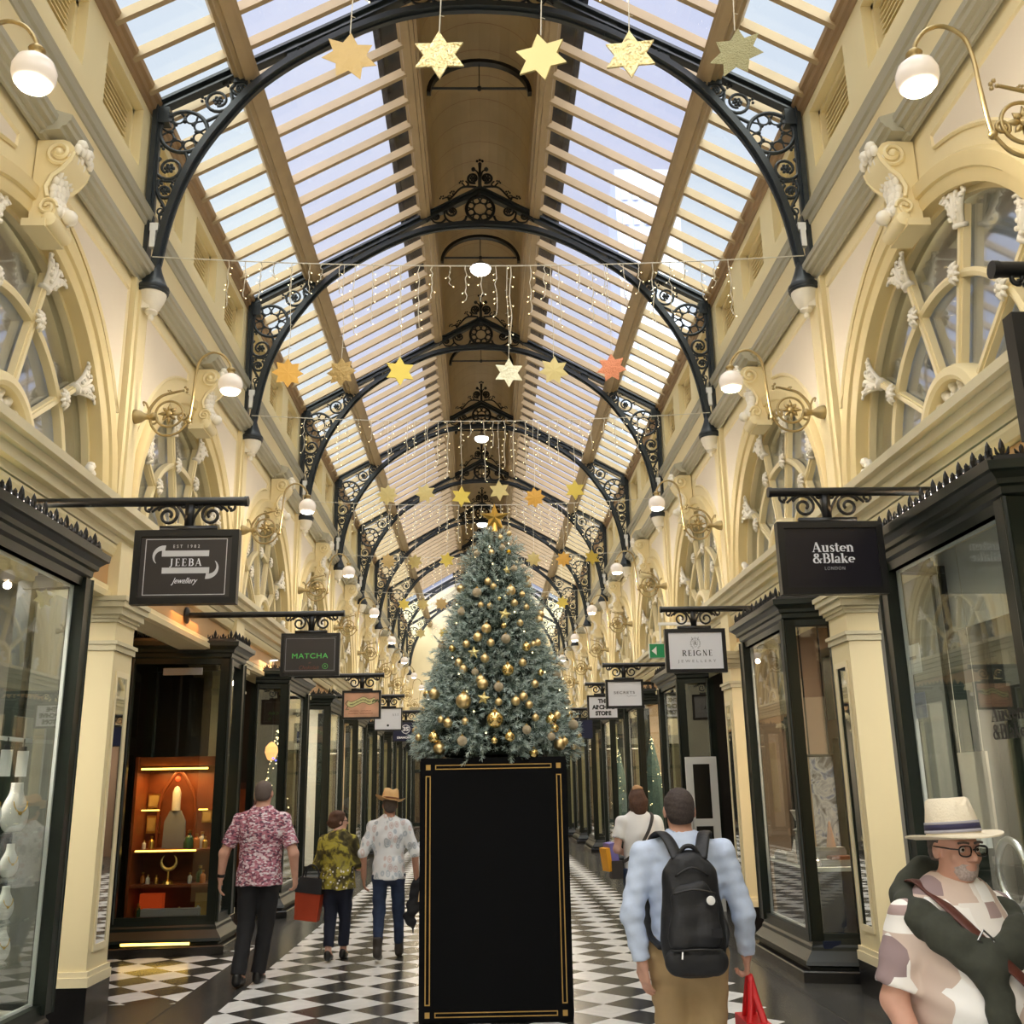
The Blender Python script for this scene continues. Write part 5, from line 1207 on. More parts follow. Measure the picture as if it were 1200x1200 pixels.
def default_joints(Hh):
    h = Hh / 1.75; J = {}
    J['pelvis'] = V3(0, 0, .95) * h; J['waist'] = V3(0, 0, 1.10) * h; J['chest'] = V3(0, 0, 1.30) * h; J['neck'] = V3(0, -.01, 1.47) * h; J['head'] = V3(0, .02, 1.635) * h
    for n, e in (('L', -1), ('R', 1)):
        J['sh' + n] = V3(e * .185, -.01, 1.42) * h; J['el' + n] = V3(e * .25, -.03, 1.13) * h; J['wr' + n] = V3(e * .27, .05, .88) * h
        J['hip' + n] = V3(e * .095, 0, .92) * h; J['kn' + n] = V3(e * .10, .02, .50) * h; J['an' + n] = V3(e * .10, -.02, .085) * h
    return J, h
def person(label, loc, rz, Hh, vox, skin, J=None, girth=1., belly=0., yaw=0., nod=0., curl=(.5, .5), hands=None, face=True, headk=1.):
    J0, h = default_joints(Hh); J0.update({k: np.array(v, float) for k, v in (J or {}).items()}); J = J0
    root = thing('person', label, 'person', (loc[0], loc[1], 0), (0, 0, rz))
    lo = np.min([J[k] for k in J], 0) - .30; hi = np.max([J[k] for k in J], 0) + .30; lo[2] = -.04
    S = SDF(lo, hi, vox); g = girth
    S.cone(J['pelvis'], J['waist'], .135 * g * h, .125 * g * h, .05, .72); S.cone(J['waist'], J['chest'], .125 * g * h, .150 * g * h, .05, .72); S.cone(J['chest'], (J['neck'] + J['chest']) / 2 + V3(0, 0, .02), .150 * g * h, .12 * h, .06, .7)
    for n in 'LR':
        S.cone(J['neck'] - V3(0, 0, .05 * h), J['sh' + n] - V3(0, 0, .02) * h, .05 * h, .05 * h, .05, .9)
        S.cone(J['sh' + n] - V3(0, 0, .02) * h, J['el' + n], .048 * h * g ** .5, .042 * h * g ** .5, .03); S.cone(J['el' + n], J['wr' + n], .044 * h * g ** .5, .029 * h, .02)
        S.cone(J['hip' + n], J['kn' + n], .085 * g * h, .058 * h, .04); S.cone(J['kn' + n], J['an' + n], .056 * h, .038 * h, .03); S.cone(J['an' + n], J['an' + n] + V3(0, .13, -.04) * h, .038 * h, .03 * h, .02)
        hd = (hands or {}).get(n); e = -1 if n == 'L' else 1
        d = J['wr' + n] - J['el' + n]; nn = V3(e, -.3, 0); side = V3(0, 1, 0)
        if hd: d, nn, side = hd
        hand(S, J['wr' + n], d, nn, side, h * .98, curl[0 if n == 'L' else 1], max(.0086, vox * 1.15) if vox > .0075 else .0082)
    R = rotz(yaw) @ rotx(nod)
    S.cone(J['neck'] - V3(0, 0, .03), J['head'] - V3(0, 0, .06 * h), .062 * h * g ** .3, .056 * h * g ** .3, .03)
    head(S, J['head'], R, h * headk, face)
    link('body', S.mesh('body', skin), root)
    return root, J, h, R, lo, hi
def grow(root, name, mt, lo, hi, vox, fn, wr=0., wf=30., seed=1):
    S = SDF(lo, hi, vox); fn(S)
    if wr: S.wrinkle(wr, wf, seed)
    return link(name, S.mesh(name, mt), root)
def shirt_fn(J, h, g, t, sleeve, hem, flare=1.05, neckz=.03, sq=.78, belly=0.):
    """torso shell with sleeves: sleeve in 0..2 (1 = elbow, 2 = wrist)"""
    def fn(S):
        S.cone(J['waist'], J['chest'], (.140 * g + t) * h, (.158 * g + t) * h, .05, sq); S.cone(J['chest'], (J['neck'] + J['chest']) / 2 + V3(0, 0, .03) * h, (.158 * g + t) * h, (.115 + t) * h, .05, sq)
        hm = J['pelvis'] * 1.; hm[2] = hem; S.cone(J['waist'], hm - V3(0, 0, .1), (.140 * g + t) * h, (.166 * g * flare + t) * h, .05, sq + .06); S.cone((0, -.03, J['pelvis'][2]), (0, -.04, hem - .06), .135 * g * h + t, .14 * g * h + t, .05, .9)
        if belly: S.ell(J['waist'] + V3(0, .10 * (1), .02), (.15 * g, belly, .18), .08)
        S.half((0, 0, hem), (0, 0, -1.))
        for n in 'LR':
            S.cone(J['neck'] - V3(0, 0, .045) * h, J['sh' + n] - V3(0, 0, .02) * h, (.050 + t * .7) * h, (.050 + t * .6) * h, .05, .95)
            if sleeve <= 1: S.cone(J['sh' + n] - V3(0, 0, .02) * h, J['sh' + n] + (J['el' + n] - J['sh' + n]) * sleeve, (.054 + t * .7) * h, (.056 + t * .9) * h, .03, cap='b')
            else:
                S.cone(J['sh' + n] - V3(0, 0, .02) * h, J['el' + n], (.053 + t * .7) * h, (.045 + t * .7) * h, .03); S.cone(J['el' + n], J['el' + n] + (J['wr' + n] - J['el' + n]) * (sleeve - 1), (.045 + t * .7) * h, (.036 + t * .5) * h, .02, cap='b')
        nk = J['neck'] + V3(0, 0, neckz) * h; S.cone(J['neck'] - V3(0, 0, .05), nk, .072 * h, .068 * h, .02, cap='b')
        S.cone(nk - V3(0, 0, .03), nk + V3(0, 0, .1), .058 * h, .058 * h, 0, op='s')
    return fn
def trouser_fn(J, h, g, t, ankle=.95, top=None, hemr=.055):
    def fn(S):
        S.cone(J['pelvis'] + V3(0, 0, .06) * h, J['pelvis'] - V3(0, 0, .04) * h, (.132 * g + t) * h, (.13 * g + t) * h, .05, .8)
        for n in 'LR':
            S.cone(J['hip' + n], J['kn' + n], (.092 * g + t) * h, (.066 + t) * h, .035); b = J['kn' + n] + (J['an' + n] - J['kn' + n]) * ankle
            S.cone(J['kn' + n], b, (.064 + t) * h, (hemr + t) * h, .03, cap='b')
            S.ell(J['hip' + n] + V3(0, -.04, -.03) * h, (.085 * g * h, .078 * h, .09 * h), .05)
        S.half((0, 0, top or J['pelvis'][2] + .10 * h), (0, 0, 1.))
    return fn
def shoe_fn(J, h, n, boot=0., heel_up=0.):
    a = J['an' + n]
    def fn(S):
        f = V3(0, 1, 0); S.cone(a + V3(0, -.035, -.04) * h, a + V3(0, .13, -.055 - heel_up) * h, .042 * h, .036 * h, .02); S.cone(a + V3(0, -.03, .0), a + V3(0, .02, -.03) * h, .04 * h, .045 * h, .02)
        if boot: S.cone(a + V3(0, -.01, boot), a, .05 * h, .05 * h, .02, cap='a')
        if not heel_up: S.half((0, 0, 0.0), (0, 0, -1.))
    return fn
def shoes(root, J, h, lo, hi, mt, vox=.009, boot=0., up=(0, 0), name='shoe'):
    for i, n in enumerate('LR'):
        a = J['an' + n]; grow(root, name, mt, a - V3(.13, .2, .2), a + V3(.13, .3, .3), vox, shoe_fn(J, h, n, boot, up[i]))
def hair_fn(c, R, k, t=.008, low=-.03, front=.045, extra=None):
    def fn(S):
        P = lambda x, y, z: np.array(c) + R @ (V3(x, y, z) * k)
        S.ell(P(0, -.014, .024), V3(.077 + t, .094 + t, .087 + t) * k, .01, R); S.ell(P(0, -.05, -.03), V3(.062 + t, .052 + t, .06) * k, .03, R)
        S.half(P(0, front, 0), R @ V3(0, 1., -.25)); S.half(P(0, 0, low), R @ V3(0, .25, -1.))
        if extra: extra(S, P)
    return fn
def pmat(name, build, rough=.85):
    m = bpy.data.materials.new(name); m.use_nodes = True; nt = m.node_tree; b = nt.nodes['Principled BSDF']; b.inputs['Roughness'].default_value = rough; b.inputs['Specular IOR Level'].default_value = .25
    tc = nt.nodes.new('ShaderNodeTexCoord'); build(nt, tc.outputs['Object'], b); MATS[name] = m
def ramp(nt, src, stops, const=False):
    r = nt.nodes.new('ShaderNodeValToRGB'); r.color_ramp.interpolation = 'CONSTANT' if const else 'LINEAR'; e = r.color_ramp.elements
    while len(e) < len(stops): e.new(.5)
    for q, (p, c) in zip(e, stops): q.position = p; q.color = lin(c)
    nt.links.new(src, r.inputs['Fac']); return r.outputs['Color']
def vor(nt, vec, scale, out='Color', metric='EUCLIDEAN', rnd=1., stretch=None, feature='F1'):
    v = nt.nodes.new('ShaderNodeTexVoronoi'); v.inputs['Scale'].default_value = scale; v.distance = metric; v.inputs['Randomness'].default_value = rnd; v.feature = feature
    if stretch:
        mp = nt.nodes.new('ShaderNodeMapping'); mp.inputs['Scale'].default_value = stretch; nt.links.new(vec, mp.inputs['Vector']); vec = mp.outputs[0]
    nt.links.new(vec, v.inputs['Vector']); return v.outputs[out]
def noi(nt, vec, scale, detail=3., dist=0.):
    v = nt.nodes.new('ShaderNodeTexNoise'); v.inputs['Scale'].default_value = scale; v.inputs['Detail'].default_value = detail; v.inputs['Distortion'].default_value = dist; nt.links.new(vec, v.inputs['Vector']); return v.outputs['Fac']
def mixc(nt, f, a, b):
    m = nt.nodes.new('ShaderNodeMix'); m.data_type = 'RGBA'; nt.links.new(f, m.inputs['Factor']); nt.links.new(a, m.inputs['A']); nt.links.new(b, m.inputs['B']); return m.outputs['Result']
def col(nt, c):
    r = nt.nodes.new('ShaderNodeRGB'); r.outputs[0].default_value = lin(c); return r.outputs[0]
def sep(nt, src):
    s = nt.nodes.new('ShaderNodeSeparateColor'); nt.links.new(src, s.inputs[0]); return s.outputs[0]
def b_pink(nt, v, b): nt.links.new(ramp(nt, sep(nt, vor(nt, v, 42, stretch=(1, 1, 1.9))), [(0, (128, 76, 92)), (.2, (176, 112, 126)), (.42, (214, 190, 196)), (.6, (104, 74, 92)), (.72, (186, 128, 142)), (.88, (226, 214, 218))], True), b.inputs['Base Color'])
def b_yellow(nt, v, b):
    base = ramp(nt, noi(nt, v, 8, 5, .5), [(.36, (52, 48, 32)), (.46, (92, 84, 48)), (.53, (176, 164, 66)), (.58, (164, 154, 78)), (.62, (112, 104, 66)), (.72, (60, 56, 42))])
    sp = vor(nt, v, 26, 'Distance'); z = nt.nodes.new('ShaderNodeSeparateXYZ'); nt.links.new(v, z.inputs[0])
    lt = nt.nodes.new('ShaderNodeMath'); lt.operation = 'LESS_THAN'; lt.inputs[1].default_value = .27; nt.links.new(sp, lt.inputs[0])
    zz = nt.nodes.new('ShaderNodeMath'); zz.operation = 'LESS_THAN'; zz.inputs[1].default_value = .93; nt.links.new(z.outputs[2], zz.inputs[0]); mu = nt.nodes.new('ShaderNodeMath'); mu.operation = 'MULTIPLY'; nt.links.new(lt.outputs[0], mu.inputs[0]); nt.links.new(zz.outputs[0], mu.inputs[1])
    nt.links.new(mixc(nt, mu.outputs[0], base, col(nt, (226, 222, 214))), b.inputs['Base Color'])
def b_paisley(nt, v, b):
    d = vor(nt, v, 17, 'Distance', stretch=(1, 1, .66)); c = ramp(nt, sep(nt, vor(nt, v, 17, stretch=(1, 1, .66))), [(0, (150, 168, 184)), (.4, (206, 176, 170)), (.7, (122, 138, 150))], True)
    r = ramp(nt, d, [(0, (90, 90, 90)), (.2, (230, 230, 230)), (.28, (60, 60, 60)), (.38, (220, 220, 220)), (.5, (0, 0, 0))])
    nt.links.new(mixc(nt, sep(nt, r), col(nt, (236, 238, 240)), c), b.inputs['Base Color'])
def b_patch(nt, v, b): nt.links.new(ramp(nt, sep(nt, vor(nt, v, 12, metric='CHEBYCHEV', rnd=.8, stretch=(1, .02, .62))), [(0, (240, 236, 230)), (.3, (150, 130, 130)), (.45, (232, 226, 218)), (.62, (206, 186, 172)), (.74, (244, 242, 238)), (.9, (168, 146, 142))], True), b.inputs['Base Color'])
pmat('shirt_pink', b_pink); pmat('shirt_yellow', b_yellow); pmat('shirt_paisley', b_paisley); pmat('shirt_patch', b_patch)
mat('skin_fair', (212, 168, 148), .55, vary=.06, scale=14); mat('skin_ruddy', (204, 156, 134), .55, vary=.08, scale=14); mat('skin_tan', (186, 138, 114), .55, vary=.06, scale=14)
mat('cloth_black', (22, 22, 26), .8); mat('cloth_navy', (26, 32, 50), .85); mat('denim', (42, 56, 84), .9, vary=.15, scale=20); mat('khaki', (170, 144, 104), .85, vary=.05, scale=12); mat('shirt_blue', (196, 210, 234), .75, vary=.03, scale=60); mat('tee_white', (240, 238, 234), .85)
mat('leather_black', (20, 19, 19), .4); mat('leather_brown', (84, 44, 34), .45, vary=.1, scale=20); mat('boot_dark', (58, 52, 48), .7); mat('hair_grey', (96, 84, 78), .8, vary=.3, scale=120); mat('hair_dark', (64, 54, 50), .8, vary=.3, scale=120); mat('hair_brown', (82, 54, 38), .7, vary=.3, scale=60); mat('hair_light', (176, 136, 92), .7, vary=.2, scale=60)
mat('straw', (218, 178, 122), .8, bump=.4, bscale=120); mat('straw_white', (232, 220, 194), .8, bump=.3, bscale=140); mat('band_navy', (44, 42, 72), .8); mat('band_grey', (160, 158, 168), .8); mat('band_brown', (120, 78, 46), .7); mat('knit_olive', (58, 60, 50), .95, vary=.12, scale=40); mat('nylon_black', (20, 21, 25), .55, bump=.15, bscale=30); mat('bag_orange', (178, 66, 34), .5, vary=.1); mat('red_bag', (206, 30, 34), .45); mat('paper', (226, 196, 150), .7); mat('folder_orange', (240, 170, 40), .6); mat('folder_purple', (130, 120, 190), .6); mat('stubble', (176, 160, 152), .8, vary=.25, scale=140); mat('glasses_frame', (24, 20, 20), .3); glass('lens', tint=(232, 230, 228), refl=.03, edge=.4); mat('eye_white', (220, 214, 208), .3); mat('iris', (40, 30, 26), .2)

# -- man in the pink patterned shirt
rt, J, h, R, lo, hi = person('bald man in a pink patterned short-sleeved shirt and black trousers walking away', (-2.12, 9.98), math.radians(-4), 1.80, .009, 'skin_ruddy', {
    'elL': (-.34, -.02, 1.14), 'wrL': (-.375, .03, .92), 'elR': (.325, -.05, 1.13), 'wrR': (.325, .03, .93), 'shL': (-.205, -.01, 1.455), 'shR': (.205, -.01, 1.455), 'knL': (-.10, -.02, .5), 'anL': (-.115, -.14, .10), 'knR': (.06, .08, .52), 'anR': (.0, .10, .085), 'hipL': (-.095, 0, .93), 'hipR': (.095, 0, .93)}, girth=1.16, curl=(.45, .55), headk=1.0)
grow(rt, 'shirt', 'shirt_pink', lo, hi, .010, shirt_fn(J, h, 1.16, .014, .78, .86), .004, 26, 2)
grow(rt, 'trousers', 'cloth_black', lo, hi, .010, trouser_fn(J, h, 1.12, .006, .98, top=.91, hemr=.06), .003, 30, 3); shoes(rt, J, h, lo, hi, 'leather_black')
grow(rt, 'hair', 'hair_grey', J['head'] - .16, J['head'] + .16, .006, hair_fn(J['head'], R, h, .002, -.05, .01))
m = MB(); w = J['wrL'] + (J['elL'] - J['wrL']) * .12; d = unit(J['elL'] - J['wrL']); m.tube([tuple(w - d * .014), tuple(w + d * .014)], .038, 14); m.obj('wrist_watch', 'leather_black', rt, smooth=40)

# -- woman in the olive and yellow blouse
rt, J, h, R, lo, hi = person('woman in an olive and yellow patterned blouse looking right as she walks away', (-1.57, 11.25), math.radians(-6), 1.47, .009, 'skin_fair', {
    'elL': (-.21, -.02, .93), 'wrL': (-.20, .12, .86), 'elR': (.22, -.02, .95), 'wrR': (.20, .16, .90), 'anL': (-.05, -.12, .085), 'knL': (-.06, -.02, .42), 'anR': (.05, .12, .07), 'knR': (.07, .08, .43)}, girth=1.18, yaw=-1.1, curl=(1., .8))
grow(rt, 'blouse', 'shirt_yellow', lo, hi, .010, shirt_fn(J, h, 1.18, .022, 1.35, .70, 1.12), .005, 24, 5)
grow(rt, 'trousers', 'cloth_navy', lo, hi, .010, trouser_fn(J, h, 1.15, .008, .82, top=.75, hemr=.06), .004, 28, 1); shoes(rt, J, h, lo, hi, 'leather_black')
def bun(S, P):
    S.ell(P(0, -.10, -.01), (.05, .045, .05), .03); S.ell(P(-.03, -.05, .07), (.06, .06, .05), .03); S.ell(P(.03, -.02, .075), (.06, .06, .04), .03)
grow(rt, 'hair', 'hair_brown', J['head'] - .2, J['head'] + .2, .007, hair_fn(J['head'], R, h, .014, -.07, .035, bun), .004, 60, 2)
m = MB()
P = lambda x, y, z: tuple(J['head'] + R @ (V3(x, y, z) * h))
for e in (-1, 1): m.tube([P(e * .033 + .02 * math.cos(a), .096, .004 + .016 * math.sin(a)) for a in [i * PI / 6 for i in range(12)]], .0025, 4, closed=True); m.tube([P(e * .053, .094, .006), P(e * .078, .01, .006)], .0025, 4)
m.obj('glasses', 'glasses_frame', rt)
t = thing('shoulder_bag', 'orange-red tote bag with a dark top carried by the woman in yellow', 'bag', (-1.87, 11.2, .40), (0, math.radians(6), math.radians(-10)))
m = MB(); m.hexa([(-.12, -.05, 0), (.12, -.05, 0), (.12, .05, 0), (-.12, .05, 0), (-.14, -.07, .30), (.14, -.07, .30), (.14, .07, .30), (-.14, .07, .30)]); m.obj('bag_body', 'bag_orange', t)
m = MB(); m.hexa([(-.145, -.075, .27), (.145, -.075, .27), (.145, .075, .27), (-.145, .075, .27), (-.12, -.05, .42), (.12, -.05, .42), (.12, .05, .42), (-.12, .05, .42)]); m.obj('bag_top', 'nylon_black', t)
m = MB()
for e in (-.04, .04): m.tube(smooth_path([(-.09, e, .40), (-.07, e, .50), (0, e, .55), (.07, e, .50), (.09, e, .40)], 5), .008, 5)
m.obj('handles', 'nylon_black', t, smooth=True)

# -- man in the straw cowboy hat
rt, J, h, R, lo, hi = person('man in a white paisley shirt and dark jeans walking away under a straw hat', (-1.03, 11.2), math.radians(-3), 1.64, .009, 'skin_tan', {
    'elL': (-.27, -.03, 1.05), 'wrL': (-.265, .02, .80), 'elR': (.275, -.02, 1.05), 'wrR': (.285, .05, .80), 'anL': (-.07, -.24, .13), 'knL': (-.09, -.04, .47), 'anR': (.09, .2, .085), 'knR': (.09, .12, .48)}, girth=.98, yaw=.25, curl=(.5, 1.2))
grow(rt, 'shirt', 'shirt_paisley', lo, hi, .010, shirt_fn(J, h, .98, .020, 1.12, .79, 1.05), .005, 26, 4)
grow(rt, 'jeans', 'denim', lo, hi, .010, trouser_fn(J, h, .95, .002, .86, top=.84, hemr=.048), .003, 34, 6); shoes(rt, J, h, lo, hi, 'boot_dark', boot=.12, up=(.03, 0), name='ankle_boot')
grow(rt, 'hair', 'hair_grey', J['head'] - .18, J['head'] + .18, .007, hair_fn(J['head'], R, h, .006, -.09, .02))
def hat_mesh(brim_r, crown_r, crown_h, curl, dent, mt, sy=1.15, taper=.82, droop=0.):
    m = MB(); N = 36
    prof = [(crown_r * .0, crown_h * (1 - dent)), (crown_r * .35, crown_h * (1 - dent * .6)), (crown_r * taper * .85, crown_h), (crown_r * taper, crown_h * .94), (crown_r * .95, crown_h * .4), (crown_r, 0.0), (crown_r * 1.06, -.004), ((crown_r + brim_r) / 2, -.008 - droop * .4), (brim_r, -droop), (brim_r, -droop - .005), ((crown_r + brim_r) / 2, -.014 - droop * .4), (crown_r * .98, -.012)]
    m.lathe(prof[::-1], n=N, sy=sy)
    out = []
    for x, y, z in m.v:
        r = math.hypot(x, y / sy)
        if r > crown_r * 1.1: f = (r - crown_r) / (brim_r - crown_r); z += curl * f * f * (abs(x) / max(r, 1e-6)) ** 2 - .3 * curl * f * f * (abs(y) / max(r * sy, 1e-6)) ** 2
        elif z > crown_h * .55:
            z -= dent * .7 * crown_h * math.exp(-(x / (crown_r * .28)) ** 2) * (.6 + .4 * (y > 0)); x *= 1 - .22 * max(0, y / (crown_r * sy))
        out.append((x, y, z))
    m.v = out; return m.mesh('hat_felt', mt, 60)
def hat(label, kind, pos, rot, brim_r, crown_r, crown_h, curl, dent, mt, bands, **kw):
    t = thing(kind, label, 'hat', pos, rot); link('hat_body', hat_mesh(brim_r, crown_r, crown_h, curl, dent, mt, **kw), t)
    for z0, z1, bm in bands:
        b = MB(); tp = kw.get('taper', .82)
        f = lambda z: crown_r * (1.0 - .05 * z / (crown_h * .4)) + .0035
        b.lathe([(f(z0), z0), (f(z1), z1)], n=36, sy=1.15); b.obj('hat_band', bm, t, smooth=True)
    return t
hp = Matrix.Rotation(math.radians(-3), 3, 'Z') @ Vector(J['head'])
hat('straw cowboy hat with upturned brim on the man in the paisley shirt', 'cowboy_hat', (-1.03 + hp.x, 11.2 + hp.y, hp.z + .055), (math.radians(-4), math.radians(8), .25), .16, .092, .115, .035, .35, 'straw', [(.004, .022, 'band_brown')])
t = thing('jacket', 'dark jacket hanging folded from the hand of the man in the straw hat', 'jacket', (-.73, 11.24, .42))
S = SDF((-.2, -.2, -.22), (.25, .2, .45), .010)
S.cone((0, 0, .36), (-.03, .02, .1), .035, .07, .04, .6); S.cone((-.01, 0, .3), (-.075, -.02, -.02), .04, .05, .04, .5); S.cone((-.075, -.02, -.0), (-.04, 0, -.17), .045, .012, .04, .5); S.cone((.03, 0, .33), (.07, .03, .17), .035, .05, .04, .6); S.wrinkle(.006, 40, 2)
link('cloth', S.mesh('cloth', 'cloth_black'), t)
m = MB(); m.hexa([(.01, -.075, .14), (.05, -.075, .14), (.05, -.05, .14), (.01, -.05, .14), (.035, -.06, .37), (.075, -.06, .37), (.075, -.035, .37), (.035, -.035, .37)]); tag(m.obj('booklet', 'paper', None, loc=(-.73, 11.24, .42)), 'buff paper booklet held with the dark jacket', 'booklet')

# -- woman in the white tee
rt, J, h, R, lo, hi = person('woman in a white T-shirt with wavy brown hair walking away on the right', (1.53, 10.55), math.radians(4), 1.66, .009, 'skin_fair', {
    'elL': (-.24, -.02, 1.08), 'wrL': (-.13, .17, 1.03), 'elR': (.235, -.02, 1.08), 'wrR': (.15, .16, 1.05), 'anL': (-.07, -.18, .11), 'anR': (.09, .12, .085), 'knR': (.09, .08, .47)}, girth=.98, curl=(.9, .9))
grow(rt, 'tee_shirt', 'tee_white', lo, hi, .010, shirt_fn(J, h, .98, .016, .62, .86), .004, 26, 3); grow(rt, 'jeans', 'denim', lo, hi, .010, trouser_fn(J, h, .98, .008, .97, top=.90), .003, 30, 4); shoes(rt, J, h, lo, hi, 'tee_white', up=(.02, 0))
def wavy(S, P):
    S.ell(P(0, -.075, -.04), (.085, .055, .10), .04); S.ell(P(-.05, -.05, -.06), (.045, .05, .08), .03); S.ell(P(.05, -.05, -.06), (.045, .05, .08), .03); S.ell(P(.0, -.10, -.11), (.06, .03, .05), .03); S.ell(P(0, -.03, .09), (.05, .06, .04), .03)
grow(rt, 'hair', 'hair_brown', J['head'] - .25, J['head'] + .22, .007, hair_fn(J['head'], R, h, .014, -.2, .03, wavy), .004, 38, 2)
grow(rt, 'pinned_hair', 'hair_light', J['head'] - .2, J['head'] + .25, .007, lambda S: S.ell(J['head'] + V3(0, -.04, .115) * h, (.055, .055, .03), 0), .005, 80, 1)
t = thing('shoulder_strap_bag', 'grey strap bag slung over the shoulder of the woman in white', 'bag', (1.53, 10.55, 0), (0, 0, math.radians(4)))
m = MB(); m.tube(smooth_path([(.13, .02, 1.42), (.12, -.10, 1.38), (.06, -.145, 1.24), (-.05, -.15, 1.08), (-.16, -.10, .98), (-.22, 0, .94)], 6), .016, 6, flat=.3); m.obj('strap', 'boot_dark', t); m = MB(); m.box(-.30, -.19, -.06, .1, .80, .97); m.obj('pouch', 'boot_dark', t)
t = thing('folder', 'orange and purple folder under the arm of the woman in white', 'folder', (1.27, 10.52, .9), (0, math.radians(-8), .3)); m = MB(); m.box(-.075, -.03, -.02, .14, -.02, .2); m.obj('orange_cover', 'folder_orange', t); m = MB(); m.box(-.028, .05, -.02, .14, 0, .24); m.obj('purple_cover', 'folder_purple', t)

# -- man with the backpack
BX, BY, BR = .985, 5.38, math.radians(-3)
rt, J, h, R, lo, hi = person('man in a pale blue shirt and khaki trousers wearing a black backpack', (BX, BY), BR, 1.68, .0055, 'skin_ruddy', {
    'shL': (-.20, -.015, 1.375), 'shR': (.20, -.015, 1.375), 'elL': (-.275, -.06, 1.08), 'wrL': (-.235, -.07, .85), 'elR': (.285, -.02, 1.07), 'wrR': (.30, .06, .86), 'hipL': (-.082, 0, .885), 'hipR': (.082, 0, .885), 'knL': (-.085, .05, .49), 'anL': (-.08, .10, .085), 'knR': (.078, -.01, .47), 'anR': (.075, -.20, .12)}, girth=1.06, curl=(.35, 1.2), hands={'L': (V3(.12, .1, -1), V3(-.8, -.6, 0), V3(.5, 1, 0))})
grow(rt, 'shirt', 'shirt_blue', lo, hi, .0085, shirt_fn(J, h, 1.06, .020, 1.93, .93, .86, .055), .0035, 58, 2)
grow(rt, 'trousers', 'khaki', lo, hi, .009, trouser_fn(J, h, 1.10, .022, .98, top=.97, hemr=.066), .004, 40, 5); shoes(rt, J, h, lo, hi, 'leather_brown', up=(0, .02))
grow(rt, 'hair', 'hair_dark', J['head'] - .17, J['head'] + .17, .005, hair_fn(J['head'], R, h, .005, -.055, .03), .001, 200, 1)
t = thing('backpack', 'black backpack with a round white badge worn by the man in the blue shirt', 'backpack', (BX, BY, 0), (0, 0, BR))
def pack(S):
    S.cone((-.065, -.235, .99), (-.055, -.225, 1.27), .095, .075, .02, .75); S.cone((.065, -.235, .99), (.055, -.225, 1.27), .095, .075, .02, .75); S.cone((-.06, -.23, .90), (.06, -.23, .90), .085, .085, .03, .75); S.cone((0, -.24, .94), (0, -.225, 1.31), .11, .075, .04, .72)
    S.wrinkle(.003, 22, 7)
S = SDF((-.25, -.42, .75), (.25, -.08, 1.45), .008); pack(S); link('main_compartment', S.mesh('main_compartment', 'nylon_black'), t)
S = SDF((-.2, -.42, .95), (.2, -.2, 1.35), .007); S.cone((-.055, -.315, 1.0), (-.045, -.295, 1.17), .075, .055, .02, .45); S.cone((.055, -.315, 1.0), (.045, -.295, 1.17), .075, .055, .02, .45); S.cone((-.04, -.30, 1.19), (.04, -.30, 1.19), .045, .045, .02, .4); S.wrinkle(.003, 30, 3); link('front_pocket', S.mesh('front_pocket', 'nylon_black'), t)
S = SDF((-.2, -.42, .8), (.2, -.2, 1.0), .007); S.cone((-.085, -.29, .89), (.085, -.29, .89), .065, .065, .02, .55); link('lower_pocket', S.mesh('lower_pocket', 'nylon_black'), t)
for zp in ([(-.10, -.345, 1.195), (0, -.352, 1.215), (.10, -.345, 1.195)], [(-.12, -.335, .945), (0, -.345, .95), (.12, -.335, .945)], [(-.08, -.30, 1.27), (0, -.31, 1.31), (.08, -.30, 1.27)]): m = MB(); m.tube(smooth_path(zp, 5), .0055, 5); m.obj('zip', 'leather_black', t, smooth=True)
for e in (-1, 1):
    m = MB(); m.tube(smooth_path([(e * .055, -.24, 1.345), (e * .085, -.16, 1.43), (e * .115, -.05, 1.46), (e * .14, .08, 1.40), (e * .155, .15, 1.25), (e * .17, .13, 1.08), (e * .18, 0, .98), (e * .14, -.16, .93)], 6), .034, 8, flat=.28); m.obj('shoulder_strap', 'nylon_black', t, smooth=True)
m = MB(); m.tube(smooth_path([(-.05, -.23, 1.36), (-.02, -.24, 1.40), (.02, -.24, 1.40), (.05, -.23, 1.36)], 5), .012, 6); m.obj('grab_handle', 'nylon_black', t, smooth=True)
m = MB(); m.lathe([(.0, -.012), (.019, -.01), (.021, 0)], (.075, -.352, 1.165), 18, axis='y'); m.obj('round_badge', 'white', t); m = MB(); m.box(.07, .12, -.352, -.346, 1.0, 1.04); m.obj('square_patch', 'cloth_black', t)
m = MB(); m.tube([(-.07, -.345, .94), (-.075, -.355, .91)], .005, 5); m.obj('zip_pull', 'silver', t)
t = thing('carrier_bag', 'red carrier bag hanging from the hand of the backpack man', 'bag', (BX + .31, BY + .05, .30))
m = MB(); m.hexa([(-.04, -.11, 0), (.06, -.11, 0), (.06, .13, 0), (-.04, .13, 0), (-.045, -.13, .26), (.06, -.13, .26), (.06, .15, .26), (-.045, .15, .26)]); m.obj('bag_body', 'nylon_black', t)
m = MB()
for e, w in ((-.03, -.1), (.045, .12)): m.tube(smooth_path([(e - .02, w, .2), (e * .6, w * .5, .34), (0, 0, .47), (e * .4, -w * .4, .36), (e + .01, -w, .2)], 6), .017, 6, flat=.35)
m.obj('red_handles', 'red_bag', t, smooth=True); m = MB(); m.box(-.05, .065, -.135, .155, .17, .27); m.obj('red_trim', 'red_bag', t)

